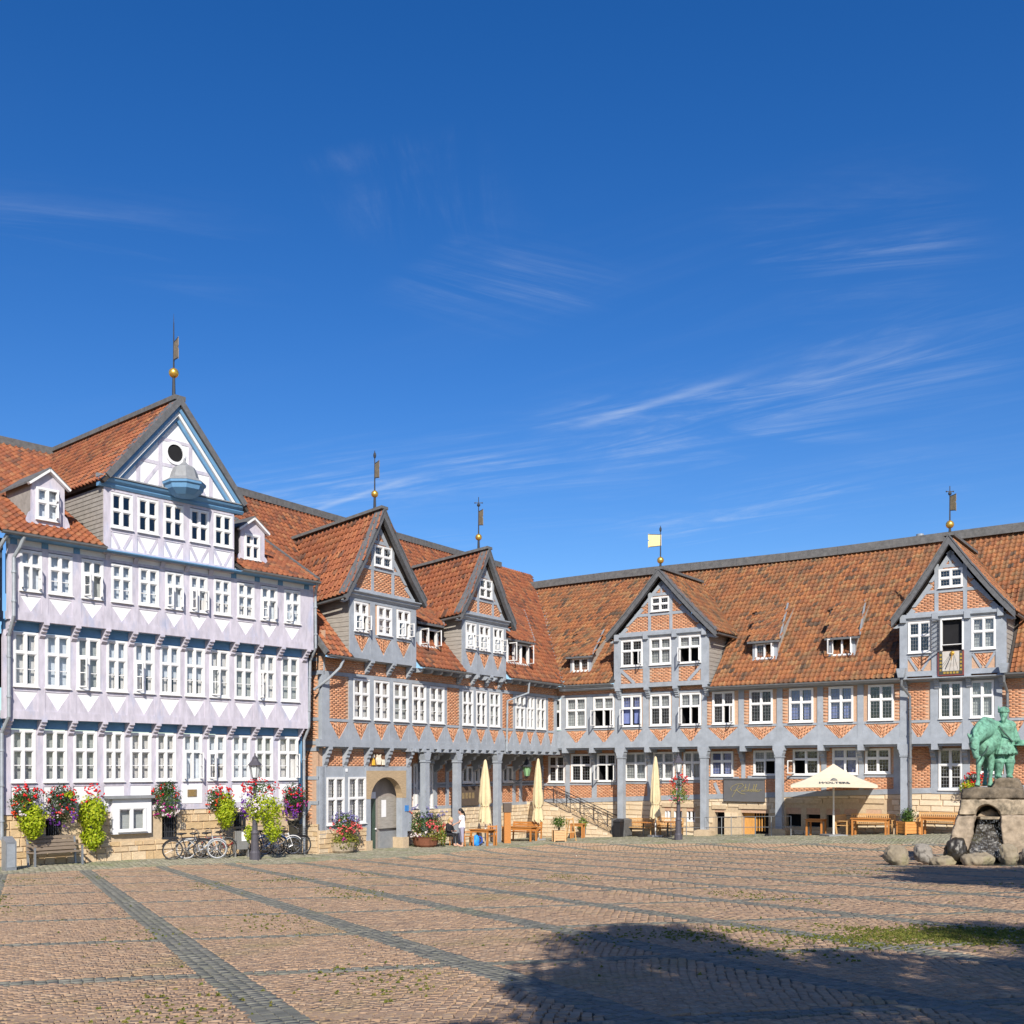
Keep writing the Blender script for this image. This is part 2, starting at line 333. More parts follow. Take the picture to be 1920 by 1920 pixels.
xs = np.concatenate([[-900, -300, -120], np.arange(-60, 61, 1.), [120, 300, 900]])
ys = np.concatenate([[-900, -300, -100], np.arange(-40, 100, 1.), [140, 300, 1000, 2500]])
def gclamp(X, Y): return ground(max(-60, min(60, X)), max(-40, min(75, Y)))
gv = [(x, y, gclamp(x, y) - .012) for y in ys for x in xs]; nx = len(xs)
gf = [(j * nx + i, j * nx + i + 1, (j + 1) * nx + i + 1, (j + 1) * nx + i) for j in range(len(ys) - 1) for i in range(nx - 1)]
g = MB(); g.v = gv; g.f = gf; g.m = [0] * len(gf); g.r = [0.] * len(gf)
square = g.build('ground', 'joint_soil', smooth=True); square['kind'] = 'structure'
SV = [(-.5, -.5, -.03), (.5, -.5, -.03), (.5, .5, -.03), (-.5, .5, -.03), (-.43, -.43, .008), (.43, -.43, .009), (.43, .43, .008), (-.43, .43, .007)]
SF = [(4, 5, 6, 7), (0, 1, 5, 4), (1, 2, 6, 5), (2, 3, 7, 6), (3, 0, 4, 7)]
def ground_np(X, Y):
    def ss(t): t = np.clip(t, 0, 1); return t * t * (3 - 2 * t)
    dL, uL = facd(FL, X, Y); dM, uM = facd(FM, X, Y); dR, uR = facd(FR, X, Y); z = EZ - 1.45 + .01 * X - .0477 * Y
    w_ = ss((4.5 - dL) / 3.5) * ss((13 - uL) / 2); z = z + (.30 - .016 * uL - z) * w_
    w_ = ss((8 - dM) / 5.5) * ss((uM + 3) / 3); z = z + (-.05 - .015 * uM - z) * w_
    w_ = ss((10 - dR) / 7) * ss((uR + 4) / 3); z = z + (-.33 + .044 * np.minimum(uR, 25) - z) * w_
    return z
def facd(F, X, Y): return (X - F.o.x) * F.n.x + (Y - F.o.y) * F.n.y, (X - F.o.x) * F.t.x + (Y - F.o.y) * F.t.y
P0, PS, Q0, QS = 1.65, 2.55, 10.6, 3.39
GA, GB = math.hypot(1, .4575), math.hypot(1, .234)
BWA, BWB = .40, .26                                   # widths of the two kinds of band
def pq2xy(p, q): X = (p - .4575 * q) / (1 + .4575 * .234); return X, q + .234 * X
def border(X, Y):
    dL, uL = facd(FL, X, Y); dM, uM = facd(FM, X, Y); dR, uR = facd(FR, X, Y)
    wob = .12 * np.sin(X * 1.3) + .1 * np.sin(Y * .9 + 1)
    return ((dL < 2.7 + wob) & (uL < 13.5)) | ((dM < 3.1 + wob) & (uM > -6)) | ((dR < 5.2 + wob))
def inside(X, Y):
    dL, uL = facd(FL, X, Y); dM, uM = facd(FM, X, Y); dR, uR = facd(FR, X, Y)
    return ((dL > -.4) | (uL > 12)) & ((dM > -2.2) | (uM < -2)) & (dR > -1.6)
def seen(X, Y, mg=1.6): return (Y > 6.2) & (np.abs(X) < .485 * Y + mg)
def frames(X, Y, ang, size):
    n = len(X); Z = ground_np(X, Y) + rng.normal(0, .0025, n); ang = ang + rng.normal(0, .07, n)
    sx_ = size * rng.uniform(.98, 1.10, n); sy_ = size * rng.uniform(.98, 1.10, n)
    tx = -.0477 + rng.normal(0, .022, n); ty = .01 + rng.normal(0, .022, n)
    Rm = np.zeros((n, 3, 3)); c, s_ = np.cos(ang), np.sin(ang)
    Rm[:, 0, 0] = c * sx_; Rm[:, 1, 0] = s_ * sx_; Rm[:, 0, 1] = -s_ * sy_; Rm[:, 1, 1] = c * sy_
    Rm[:, 2, 0] = (c * ty + s_ * tx) * sx_; Rm[:, 2, 1] = (-s_ * ty + c * tx) * sy_; Rm[:, 2, 2] = 1
    return np.stack([X, Y, Z], 1), Rm
red, gry, brd = [], [], []
CA, CB = math.atan2(.234, 1) , math.atan2(1, -.4575) - math.pi / 2
for ip in range(-22, 24):
    for iq in range(-3, 14):
        p0, q0 = P0 + PS * ip, Q0 + QS * iq
        Xc, Yc = pq2xy(p0 + PS / 2, q0 + QS / 2)
        if not (Yc > 3 and abs(Xc) < .485 * Yc + 5): continue
        s = .078 if Yc < 15 else (.10 if Yc < 22 else (.135 if Yc < 30 else .165))
        wa, wb = PS / GA - BWA, QS / GB - BWB
        na, nb = int(wa / s), int(wb / s) + 8
        I, J = np.meshgrid(np.arange(na), np.arange(-8, nb))
        a = (I + .25 + .5 * (J % 2)) / na * wa + rng.normal(0, .006, I.shape); b = (J + .5) * s + rng.normal(0, .006, I.shape)
        arc = .20 * np.abs(np.sin(np.pi * (a / wa))) ; sl = .20 * np.pi / wa * np.cos(np.pi * a / wa)
        b = b + arc; k = (b > s * .45) & (b < wb - s * .3); a, b, sl = a[k], b[k], sl[k]
        X, Y = pq2xy(p0 + (BWA + a) * GA, q0 + (BWB + b) * GB); red.append((X, Y, CA + np.arctan(sl), np.full(len(X), s)))
        g_ = .10 if Yc < 20 else .14                   # longitudinal band, then cross band
        nA = max(2, round(BWA / g_)); nB = int((QS / GB) / g_)
        I, J = np.meshgrid(np.arange(nA), np.arange(nB)); a = (I.ravel() + .5) * BWA / nA; b = (J.ravel() + .5) * (QS / GB) / nB + (I.ravel() % 2) * .06
        X, Y = pq2xy(p0 + a * GA, q0 + b * GB); gry.append((X, Y, np.full(len(X), CB), np.full(len(X), BWA / nA)))
        nA = int(wa / g_); nB = 2
        I, J = np.meshgrid(np.arange(nA), np.arange(nB)); a = BWA + (I.ravel() + .5) * wa / nA; b = (J.ravel() + .5) * BWB / nB
        X, Y = pq2xy(p0 + a * GA, q0 + b * GB); gry.append((X, Y, np.full(len(X), CA), np.full(len(X), g_)))
def cat4(l): return [np.concatenate([t[i] for t in l]) for i in range(4)]
for nm, l, mt in (('sett', red, 'sett_red'), ('sett', gry, 'sett_grey')):
    X, Y, A, S = cat4(l); k = seen(X, Y) & ~border(X, Y) & inside(X, Y); X, Y, A, S = X[k], Y[k], A[k], S[k]
    T, Rm = frames(X, Y, A, S)
    split_build(nm, SV, SF, T, Rm, rng.random(len(X)), mt, square, 200 if mt == 'sett_red' else 100, key=np.where(np.abs(T[:, 0]) < .47 * T[:, 1], T[:, 1] + 99 * (T[:, 1] < 7.75), 500.))
X, Y = np.meshgrid(np.arange(-32, 32, .17), np.arange(22, 62, .17)); X = (X + .085 * (np.arange(X.shape[0]) % 2)[:, None]).ravel() + rng.normal(0, .012, X.size); Y = Y.ravel() + rng.normal(0, .012, X.size)
k = seen(X, Y) & border(X, Y) & inside(X, Y); X, Y = X[k], Y[k]
T, Rm = frames(X, Y, rng.uniform(0, .5, len(X)), np.full(len(X), .165)); inst_mesh('setts', SV, SF, T, Rm, rng.random(len(X)), 'sett_border', square, 'stuff')
# moss and grass growing out of the joints
def ns2(X, Y): return np.sin(X * .9 + 1.3 * np.sin(Y * .35)) * np.sin(Y * .5 + .8 * np.sin(X * .6) + 1.0) + .35 * np.sin(X * 2.7 + Y * 1.1)
mat('joint_grass', 0, .9, .3, 5, trans=.25, ramp_cols=[(0, (.10, .13, .022)), (.5, (.16, .18, .03)), (1, (.22, .20, .045))])
n = 60000; Y = 6.3 + 24 * rng.random(n) ** .8; X = rng.uniform(-1, 1, n) * (.485 * Y + 1)
k = (rng.random(n) < np.clip(.6 * (ns2(X, Y) - .55), .003, .4)) & ~border(X, Y) & (facd(FL, X, Y)[0] > .5); X, Y = X[k], Y[k]
m_ = 9000; Xg = rng.normal(0, 1, m_) * 1.7 + 5.2; Yg = 12.7 + rng.normal(0, 1, m_) * .55 - .1 * (Xg - 4.6); kk = (np.abs(Xg) < .485 * Yg + .6) & (rng.random(m_) < .5 + .6 * ns2(Xg * 1.7, Yg * 2.1)); X = np.concatenate([X, Xg[kk]]); Y = np.concatenate([Y, Yg[kk]])
n = len(X); h = rng.uniform(.012, .032, n); an = rng.uniform(0, 6.28, n); wd = rng.uniform(.012, .03, n)
Rm = np.zeros((n, 3, 3)); Rm[:, 0, 0] = np.cos(an) * wd; Rm[:, 1, 0] = np.sin(an) * wd; Rm[:, 0, 1] = -np.sin(an) * wd; Rm[:, 1, 1] = np.cos(an) * wd; Rm[:, 2, 2] = h
T = np.stack([X, Y, ground_np(X, Y) + .004], 1)
gr = inst_mesh('joint_grass', [(-1, 0, 0), (1, 0, 0), (.3, .5, 1), (0, -1, 0), (0, 1, 0), (-.6, .1, .8), (-.8, -.8, 0), (.9, .6, 0), (.1, -.6, .9)], [(0, 1, 2), (3, 4, 5), (6, 7, 8)], T, Rm, rng.random(n), 'joint_grass', None, 'stuff')
tag(gr, 'moss and short grass growing in the joints between the setts', 'grass')
# ------------------------------------------------------------------ building kit
TW, TLn = .235, .30
_pa = [(0, .0), (.3, -.018), (.55, .0), (.78, .06), (1.0, .012)]
TV = [((a - .5) * TW * 1.04, -.02, c + .045) for a, c in _pa] + [((a - .5) * TW * 1.04, TLn * 1.06, c) for a, c in _pa] + [((a - .5) * TW * 1.04, -.02, c + .004) for a, c in _pa]
TF = [(i, i + 1, i + 6, i + 5) for i in range(4)] + [(10 + i, 11 + i, 1 + i, i) for i in range(4)]
def inpoly(p, poly):
    c = False; n = len(poly); j = n - 1
    for i in range(n):
        if (poly[i][1] > p[1]) != (poly[j][1] > p[1]) and p[0] < (poly[j][0] - poly[i][0]) * (p[1] - poly[i][1]) / (poly[j][1] - poly[i][1]) + poly[i][0]: c = not c
        j = i
    return c
class Bld:
    def __init__(s, name, loc, label, brick=False):
        s.o = thing(name, loc, label, 'building'); s.tT, s.tR = [], []; s.bT, s.bR = [], []; s.deck = MB(); s.wall = MB(); s.brick = brick; s.inner = MB(); s.ridge = MB()
    def part(s, name, mb, m, parent=None, **k): return mb.build(name, m, parent or s.o, **k)
    def roof_patch(s, P0, P1, P2, P3, keep=None, tile=True, deck=True):
        """P0-P1 eave, P2-P3 ridge side; tiles clipped to the quad"""
        P0, P1, P2, P3 = map(Vector, (P0, P1, P2, P3)); e = (P1 - P0).normalized(); s_ = (P3 - P0) - e * (P3 - P0).dot(e); s_.normalize(); nrm = e.cross(s_)
        if nrm.z < 0: nrm = -nrm
        if deck: s.deck.add([p - nrm * .02 for p in (P0, P1, P2, P3)] + [p - nrm * .12 for p in (P0, P1, P2, P3)], [(0, 1, 2, 3), (7, 6, 5, 4), (0, 1, 5, 4), (1, 2, 6, 5), (2, 3, 7, 6), (3, 0, 4, 7)])
        if not tile: return
        poly = [((p - P0).dot(e), (p - P0).dot(s_)) for p in (P0, P1, P2, P3)]
        W0, W1 = min(p[0] for p in poly), max(p[0] for p in poly); Hh = max(p[1] for p in poly)
        nr = max(1, int(Hh / TLn)); nc = max(1, int((W1 - W0) / TW)); tw = (W1 - W0) / nc; tl = Hh / nr
        right = e.cross(nrm).dot(s_) ; ex = e if right < 0 else -e      # keep a right-handed frame
        for r in range(nr):
            for c in range(nc):
                a = W0 + (c + .5) * tw; b = r * tl
                if not inpoly((a, b + tl * .5), poly): continue
                P = P0 + e * a + s_ * b + nrm * .0
                if keep and not keep(P + s_ * tl * .5): continue
                j = random.gauss(0, .012); q = ex + s_ * j
                s.tT.append(tuple(P + nrm * random.uniform(0, .008))); s.tR.append([[q[i] * tw / TW, s_[i] * tl / TLn, nrm[i]] for i in range(3)])
    def finish_roof(s, m, nobj=300):
        rf = s.deck.build('roof', 'roof_deck', s.o)
        T = np.array(s.tT); split_build('roof_tile', TV, TF, T, np.array(s.tR), rng.random(len(T)), m, rf, nobj, key=np.where(np.abs(T[:, 0]) < .475 * T[:, 1], T[:, 1] - .01 * T[:, 0], 900.))
        if s.ridge.v: s.ridge.build('ridge', 'slate_ridge', rf)
        return rf
    def finish_wall(s, wall_m):
        if s.wall.v: wl = s.wall.build('wall', wall_m, s.o)
        if s.inner.v: s.inner.build('interior', 'interior_dark', s.o)
        if s.bT: inst_mesh('bricks', BV, BF, s.bT, s.bR, rng.random(len(s.bT)), 'brick', s.o, 'stuff')
    def bricks(s, F, u0, u1, z0, z1, out, holes=(), poly=None, chevron=None, diag=0):
        L, H = .235, .062; pu, pz = .25, .075
        def put(u, z, ang):
            d = F.t * math.cos(ang) + Vector((0, 0, math.sin(ang))); q = F.t * -math.sin(ang) + Vector((0, 0, math.cos(ang)))
            s.bT.append(tuple(F.W(u, out - .010 + random.uniform(-.003, .003), z))); s.bR.append([[d[i] * L, q[i] * H, F.n[i]] for i in range(3)])
        def ok(u, z, m=.11):
            if not (u0 <= u - m * .9 and u + m * .9 <= u1 and z0 <= z - .03 and z + .03 <= z1): return False
            for h in holes:
                if h[0] - m < u < h[1] + m and h[2] - .03 < z < h[3] + .03: return False
            return poly is None or inpoly((u, z), poly)
        if chevron is None and not diag:
            nr = int((z1 - z0) / pz)
            for r in range(nr):
                z = z0 + (r + .5) * (z1 - z0) / nr; off = (r % 2) * pu / 2; k = 0
                while True:
                    u = u0 + .12 + off + k * pu; k += 1
                    if u > u1: break
                    if ok(u, z): put(u, z, 0)
        else:
            uc = chevron if chevron is not None else -1e9
            sg = (1, -1) if chevron is not None else (1,)
            for side in sg:
                ang = -side * R_(52 if chevron is not None else 45) if chevron is not None else R_(45)
                d = Vector((math.cos(ang), math.sin(ang))); q = Vector((-d.y, d.x)); c = Vector(((uc if chevron is not None else (u0 + u1) / 2), (z0 + z1) / 2)); R0 = math.hypot(u1 - u0, z1 - z0)
                for i in range(int(-R0 / pz), int(R0 / pz)):
                    for k in range(int(-R0 / pu), int(R0 / pu)):
                        p = c + q * (i * pz) + d * ((k + .5 * (i % 2)) * pu)
                        if chevron is not None and (p.x - uc) * side > .02: continue
                        if ok(p.x, p.y, .09): put(p.x, p.y, ang)
BV = [(-.5, -.5, -.02), (.5, -.5, -.02), (.5, .5, -.02), (-.5, .5, -.02), (-.48, -.45, .012), (.48, -.45, .012), (.48, .45, .012), (-.48, .45, .012)]
BF = [(4, 5, 6, 7), (0, 1, 5, 4), (1, 2, 6, 5), (2, 3, 7, 6), (3, 0, 4, 7)]
def fquad(F, u0, u1, z0, z1, o): return [F.W(u0, o, z0), F.W(u1, o, z0), F.W(u1, o, z1), F.W(u0, o, z1)]
def sash(mf, F, uh, wd, z0, z1, out, side, ang, bars=0, ft=.045):
    """an open casement hinged at uh; side +1 when it reaches to the right of its hinge; returns its pane quad"""
    c, s = math.cos(ang), math.sin(ang); d = F.t * (side * c) + F.n * s; nn = (F.n * c - F.t * (side * s)); B = F.W(uh, out, 0)
    def bx(a0, a1, za, zb):
        ps = []
        for z in (za, zb):
            for a, t in ((a0, -.02), (a1, -.02), (a1, .02), (a0, .02)):
                p = B + d * a + nn * t; ps.append(Vector((p.x, p.y, z)))
        mf.hexa(ps)
    bx(0, ft, z0, z1); bx(wd - ft, wd, z0, z1); bx(ft, wd - ft, z0, z0 + ft); bx(ft, wd - ft, z1 - ft, z1)
    for i in range(bars): zz = z0 + (z1 - z0) * (i + 1) / (bars + 1); bx(ft, wd - ft, zz - .012, zz + .012)
    P = lambda a, z: Vector(((B + d * a).x, (B + d * a).y, z))
    st = MB(); st.bar(P(wd * .9, z0 - .01), F.W(uh + side * .02, out - .03, z0 - .02), .014)     # stay rod
    return [P(ft, z0 + ft), P(wd - ft, z0 + ft), P(wd - ft, z1 - ft), P(ft, z1 - ft)], st
def window(b, F, u0, u1, z0, z1, out, tr=.42, look='blind', bars=(0, 1), lead=False, op=(), cols=2, ft=.07, label=None, glass='glass', parent=None):
    """casement window in an opening: frame, mullion, transom, panes, what hangs behind them"""
    par = parent or b.o; m = MB(); zt = z1 - (z1 - z0) * tr if tr else None
    o0, o1 = out - .07, out + .045
    m.frect(F, u0, u0 + ft, z0, z1, o0, o1); m.frect(F, u1 - ft, u1, z0, z1, o0, o1); m.frect(F, u0 + ft, u1 - ft, z1 - ft, z1, o0, o1); m.frect(F, u0 + ft, u1 - ft, z0, z0 + ft, o0, o1)
    m.frect(F, u0 - .02, u1 + .02, z0 - .035, z0 - .001, out - .02, out + .10)                      # sill board
    us = [u0 + ft + (u1 - u0 - 2 * ft) * i / cols for i in range(cols + 1)]
    for i in range(1, cols): m.frect(F, us[i] - .035, us[i] + .035, z0 + ft, z1 - ft, o0, o1 + .012)
    if zt: m.frect(F, u0 + ft, u1 - ft, zt - .035, zt + .04, o0, o1 + .006)
    rows = [(z0 + ft, zt - .035, bars[1]), (zt + .04, z1 - ft, bars[0])] if zt else [(z0 + ft, z1 - ft, bars[1])]
    panes = []; leadm = MB(); opened = []
    for ri, (za, zb, nb) in enumerate(rows):
        for ci in range(cols):
            ua = us[ci] + (.035 if ci else 0); ub = us[ci + 1] - (.035 if ci < cols - 1 else 0)
            k = (ri, ci)
            hit = [x for x in op if x[0] == ri and x[1] == ci]
            if hit: opened.append((hit[0], ua, ub, za, zb, nb)); continue
            sf = .028                                                                               # the closed casement's own frame
            m.frect(F, ua, ua + sf, za, zb, out - .05, out + .025); m.frect(F, ub - sf, ub, za, zb, out - .05, out + .025)
            m.frect(F, ua + sf, ub - sf, za, za + sf, out - .05, out + .025); m.frect(F, ua + sf, ub - sf, zb - sf, zb, out - .05, out + .025)
            for i in range(nb): zz = za + (zb - za) * (i + 1) / (nb + 1); m.frect(F, ua + sf, ub - sf, zz - .013, zz + .013, out - .045, out + .02)
            if lead:
                nh, nv = max(2, round((zb - za) / .16)), 3
                for i in range(1, nh): zz = za + (zb - za) * i / nh; leadm.frect(F, ua + sf, ub - sf, zz - .006, zz + .006, out - .026, out - .012)
                for i in range(1, nv): uu = ua + sf + (ub - ua - 2 * sf) * i / nv; leadm.frect(F, uu - .006, uu + .006, za + sf, zb - sf, out - .025, out - .013)
            panes.append(fquad(F, ua + sf, ub - sf, za + sf, zb - sf, out - .02))
    for (h, ua, ub, za, zb, nb) in opened:
        side, ang = h[2], R_(h[3]); pq, st = sash(m, F, ua if side > 0 else ub, ub - ua, za, zb, out + .05, side, ang, nb); panes.append(pq)
        k = len(m.v); m.v += st.v; m.f += [tuple(i + k for i in f) for f in st.f]; m.m += [1] * len(st.f); m.r += [0.] * len(st.f)
    w_ = m.build('window', ['white_paint', 'steel_stay'], par)
    if label: w_['label'] = label
    for q in panes:
        pm = MB(); pm.add(q, [(0, 1, 2, 3)]); pm.build('pane', glass, w_)
    if leadm.v: leadm.build('leading', 'lead_came', w_)
    bo = out - .17; H = z1 - z0; e = .01
    def hang(name, mt, a, c, za, zb, o_=bo):
        hm = MB(); hm.add(fquad(F, a, c, za, zb, o_), [(0, 1, 2, 3)]); hm.build(name, mt, w_)
    W_ = u1 - u0; um = (u0 + u1) / 2
    if look == 'blind': hang('blind', 'blind_white', u0 + e, u1 - e, z0 + e, z1 - e)
    elif look == 'grey': hang('blind', 'blind_grey', u0 + e, u1 - e, z0 + e, z1 - e)
    elif look == 'half':
        hang('blind', 'blind_white', u0 + e, u1 - e, z0 + H * .36, z1 - e)
        for c in (u0 + W_ * .36, u0 + W_ * .86): hang('curtain_or_sunlit_sash', 'curtain_or_sunlit_sash', c - .06, c + .07, z0 + e, z0 + H * .36, bo + .03)  # pale strips painted in for the white reflection of the inner sash
    elif look == 'curtain_or_sunlit_sash':
        for a in (0, 1): hang('curtain_or_sunlit_sash', 'curtain_or_sunlit_sash', u0 + W_ * (.5 * a + .24), u0 + W_ * (.5 * a + .49), z0 + e, z1 - e)  # pale half panes painted in for sunlight on the inner sash reveals
    elif look == 'sheer': hang('curtain_or_sunlit_sash', 'curtain_or_sunlit_sash', u0 + e, u1 - e, z0 + e, z1 - e)
    elif look == 'low': hang('blind', 'blind_grey', u0 + e, u1 - e, z0 + H * .55, z1 - e)
    elif look == 'bluec': hang('curtain_or_sunlit_sash', 'curtain_blue', u0 + e, um - W_ * .06, z0 + H * .1, z1 - e); hang('curtain_or_sunlit_sash', 'curtain_blue', um + W_ * .06, u1 - e, z0 + H * .1, z1 - e)
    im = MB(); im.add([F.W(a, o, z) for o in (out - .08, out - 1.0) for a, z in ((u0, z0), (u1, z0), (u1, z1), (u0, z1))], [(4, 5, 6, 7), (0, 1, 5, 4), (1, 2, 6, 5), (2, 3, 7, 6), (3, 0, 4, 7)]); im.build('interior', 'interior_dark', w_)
    return w_
mat('curtain_blue', (.16, .20, .42), .9, .3, 12, .3, stretch=(6, 6, .3))
def holes_wall(mb, F, u0, u1, z0, z1, holes, o0, o1):
    """a wall slab with rectangular openings"""
    us = sorted({u0, u1, *[min(max(h[i], u0), u1) for h in holes for i in (0, 1)]})
    for a, c in zip(us, us[1:]):
        if c - a < 1e-3: continue
        mid = (a + c) / 2; hs_ = sorted([(max(h[2], z0), min(h[3], z1)) for h in holes if h[0] < mid < h[1]]); z = z0
        for (ha, hb) in hs_:
            if ha > z + 1e-3: mb.frect(F, a, c, z, ha, o0, o1)
            z = max(z, hb)
        if z1 > z + 1e-3: mb.frect(F, a, c, z, z1, o0, o1)
def console(b, F, u, wd, z_top, out0, out1, mt, h=.55):
    """stepped bracket under a jetty: from wall plane out0 to the overhang out1"""
    m = MB(); d = out1 - out0
    prof = [(out0, z_top), (out1, z_top), (out1, z_top - h * .16), (out1 - d * .18, z_top - h * .2), (out1 - d * .22, z_top - h * .36), (out1 - d * .46, z_top - h * .42), (out1 - d * .46, z_top - h * .56), (out1 - d * .70, z_top - h * .66), (out1 - d * .70, z_top - h * .8), (out0, z_top - h)]
    m.fprof(F, u - wd / 2, u + wd / 2, prof); return b.part('console', m, mt)
def planks(b, name, P0, e, up_dir, wd, ht, n, mt, nrm, th=.02, clip=None):
    """horizontal boards lapped over each other on a cheek wall; clip(t)->(a0,a1) span for height t"""
    P0 = Vector(P0); e = Vector(e); nrm = Vector(nrm)
    for i in range(n):
        za, zb = ht * i / n, ht * (i + 1) / n + .012; a0, a1 = clip((za + zb) / 2) if clip else (0, wd)
        if a1 - a0 < .05: continue
        m = MB(); q = lambda a, z, o: P0 + e * a + Vector((0, 0, z)) + nrm * o
        m.hexa([q(a0, za, 0), q(a1, za, 0), q(a1, za, th + .018), q(a0, za, th + .018), q(a0, zb, 0), q(a1, zb, 0), q(a1, zb, th), q(a0, zb, th)])
        m.build(name, mt, b.o)
def pipe(b, pts, r=.055, name='downpipe', mt='pipe_zinc'):
    m = MB(); m.tube(pts, r, 8)
    for i in range(len(pts) - 1):
        a, c = Vector(pts[i]), Vector(pts[i + 1])
        if (c - a).length > 1.5:
            k = int((c - a).length / 1.6) + 1
            for j in range(k): p = a.lerp(c, (j + .5) / k); d = (c - a).normalized(); m.tube([p - d * .03, p + d * .03], r * 1.35, 8)
    return b.part(name, m, mt)
def gutter(b, A, B, r=.085):
    m = MB(); A = Vector(A); B = Vector(B); d = (B - A).normalized(); n_ = d.cross(Vector((0, 0, 1)))
    if n_.y > 0: n_ = -n_
    k = 6; ring = [(math.cos(math.pi * i / k) * r, -math.sin(math.pi * i / k) * r) for i in range(k + 1)]
    vs_ = [P + n_ * a + Vector((0, 0, z)) for P in (A, B) for a, z in ring]
    m.add(vs_, [(i, i + 1, k + 2 + i, k + 1 + i) for i in range(k)]); m.add([A + n_ * r - Vector((0, 0, .0)), B + n_ * r, B + n_ * r * 1.15 + Vector((0, 0, .02)), A + n_ * r * 1.15 + Vector((0, 0, .02))], [(0, 1, 2, 3)])
    return b.part('gutter', m, 'gutter_zinc')
def weathervane(b, P, h_ball, r, h_top, flag, pale=False, label=None, rod=.035, finial='cross', flagdir=(1, 0)):
    """P: foot on the ridge"""
    P = Vector(P); m = MB(); m.tube([P - Vector((0, 0, .3)), P + Vector((0, 0, h_ball))], [rod * 2.2, rod * 1.3], 8); m.tube([P + Vector((0, 0, h_ball)), P + Vector((0, 0, h_top))], [rod, rod * .5], 6)
    T = P + Vector((0, 0, h_top)); sz = (h_top - h_ball) * .09
    if finial == 'cross':
        m.bar(T + Vector((-sz, 0, -sz * 1.6)), T + Vector((sz, 0, -sz * 1.6)), .03); m.ball(T + Vector((0, 0, -sz * 2.2)), .05 + sz * .2, 8, 6); m.ball(T + Vector((-sz, 0, -sz * 1.6)), .035, 6, 4); m.ball(T + Vector((sz, 0, -sz * 1.6)), .035, 6, 4)
    elif finial == 'bud': m.ball(T + Vector((0, 0, -sz * 1.2)), sz * .55, 8, 6, sc=(.7, .7, 1.5))
    else: m.tube([T, T + Vector((0, 0, sz * 2))], [.012, .004], 5)
    v = b.part('weather_vane', m, 'iron_dark', smooth=False)
    if label: v['label'] = label
    bm = MB(); bm.ball(P + Vector((0, 0, h_ball)), r, 20, 14); bm.build('ball', 'gold', v, smooth=True)
    f0, f1, fw = flag; fd = Vector((flagdir[0], flagdir[1], 0)).normalized(); q = Vector((-fd.y, fd.x, 0)) * .012
    fm = MB(); A = P + Vector((0, 0, f0)); n_ = 6
    prof = [(.04, 0), (fw * .82, -.05), (fw, -.10), (fw, (f1 - f0) * .42), (fw * .9, (f1 - f0) * .5), (fw, (f1 - f0) * .62), (fw, f1 - f0 + .06), (fw * .5, f1 - f0), (.04, f1 - f0)]
    vs_ = [A + fd * a + Vector((0, 0, z)) - q for a, z in prof] + [A + fd * a + Vector((0, 0, z)) + q for a, z in prof]; k = len(prof)
    fm.add(vs_, [tuple(range(k))[::-1], tuple(range(k, 2 * k))] + [(i, (i + 1) % k, k + (i + 1) % k, k + i) for i in range(k)])
    fo = fm.build('flag', 'vane_pale' if pale else 'vane_metal', v)
    em = MB(); em.bar(A + fd * .02 + Vector((0, 0, f1 - f0)), A + fd * fw + Vector((0, 0, f1 - f0 + .03)), .03); em.bar(A + fd * .02, A + fd * fw - Vector((0, 0, .06)), .03); em.build('flag_frame', 'iron_dark', v)
    return v

def stone_face(F, u0, u1, zb, zt, out, parent, mt, ws=(.3, .42, .55, .7), hs=(.18, .22, .28), lim=None):
    """coursed blocks, each its own piece; zb, zt may be functions of u"""
    T, Rm = [], []; f0 = zb if callable(zb) else (lambda u: zb); f1 = zt if callable(zt) else (lambda u: zt); z = min(f0(u0), f0(u1)); ze = max(f1(u0), f1(u1))
    while z < ze - .05:
        h = random.choice(hs); u = u0
        while u < u1 - .04:
            wd = min(random.choice(ws), u1 - u); c_ = u + wd / 2; zz = min(z + h, f1(c_)); 
            if zz > z + .06 and zz > f0(c_): T.append(tuple(F.W(c_, out + random.uniform(-.008, .008), (z + zz) / 2))); Rm.append([[F.t[i] * (wd - .02), (0, 0, 1)[i] * (zz - z - .018), F.n[i]] for i in range(3)])
            u += wd
        z += h
    inst_objs('stone', SBV, BF, T, Rm, mt, parent)
SBV = [(-.5, -.5, -.05), (.5, -.5, -.05), (.5, .5, -.05), (-.5, .5, -.05), (-.47, -.44, .02), (.46, -.45, .025), (.47, .44, .018), (-.46, .45, .028)]
def cut_deck(b, F, ua, ub, eo, ez, ro, rz, other, n=60):
    """roof deck in strips that stop where the other roof rises above it"""
    for i in range(n):
        a, c_ = ua + (ub - ua) * i / n, ua + (ub - ua) * (i + 1) / n; mid = (a + c_) / 2; prev = None
        ts = [k / 24 for k in range(25)]
        ok = [t for t in ts if (lambda P: other(P) is None or P.z >= other(P) - .02)(F.W(mid, eo + (ro - eo) * t, ez + (rz - ez) * t))]
        if not ok: continue
        t0, t1 = min(ok), max(ok)
        if t1 - t0 < .03: continue
        p = lambda u, t: F.W(u, eo + (ro - eo) * t, ez + (rz - ez) * t - .03)
        b.deck.add([p(a, t0), p(c_, t0), p(c_, t1), p(a, t1)], [(0, 1, 2, 3)])
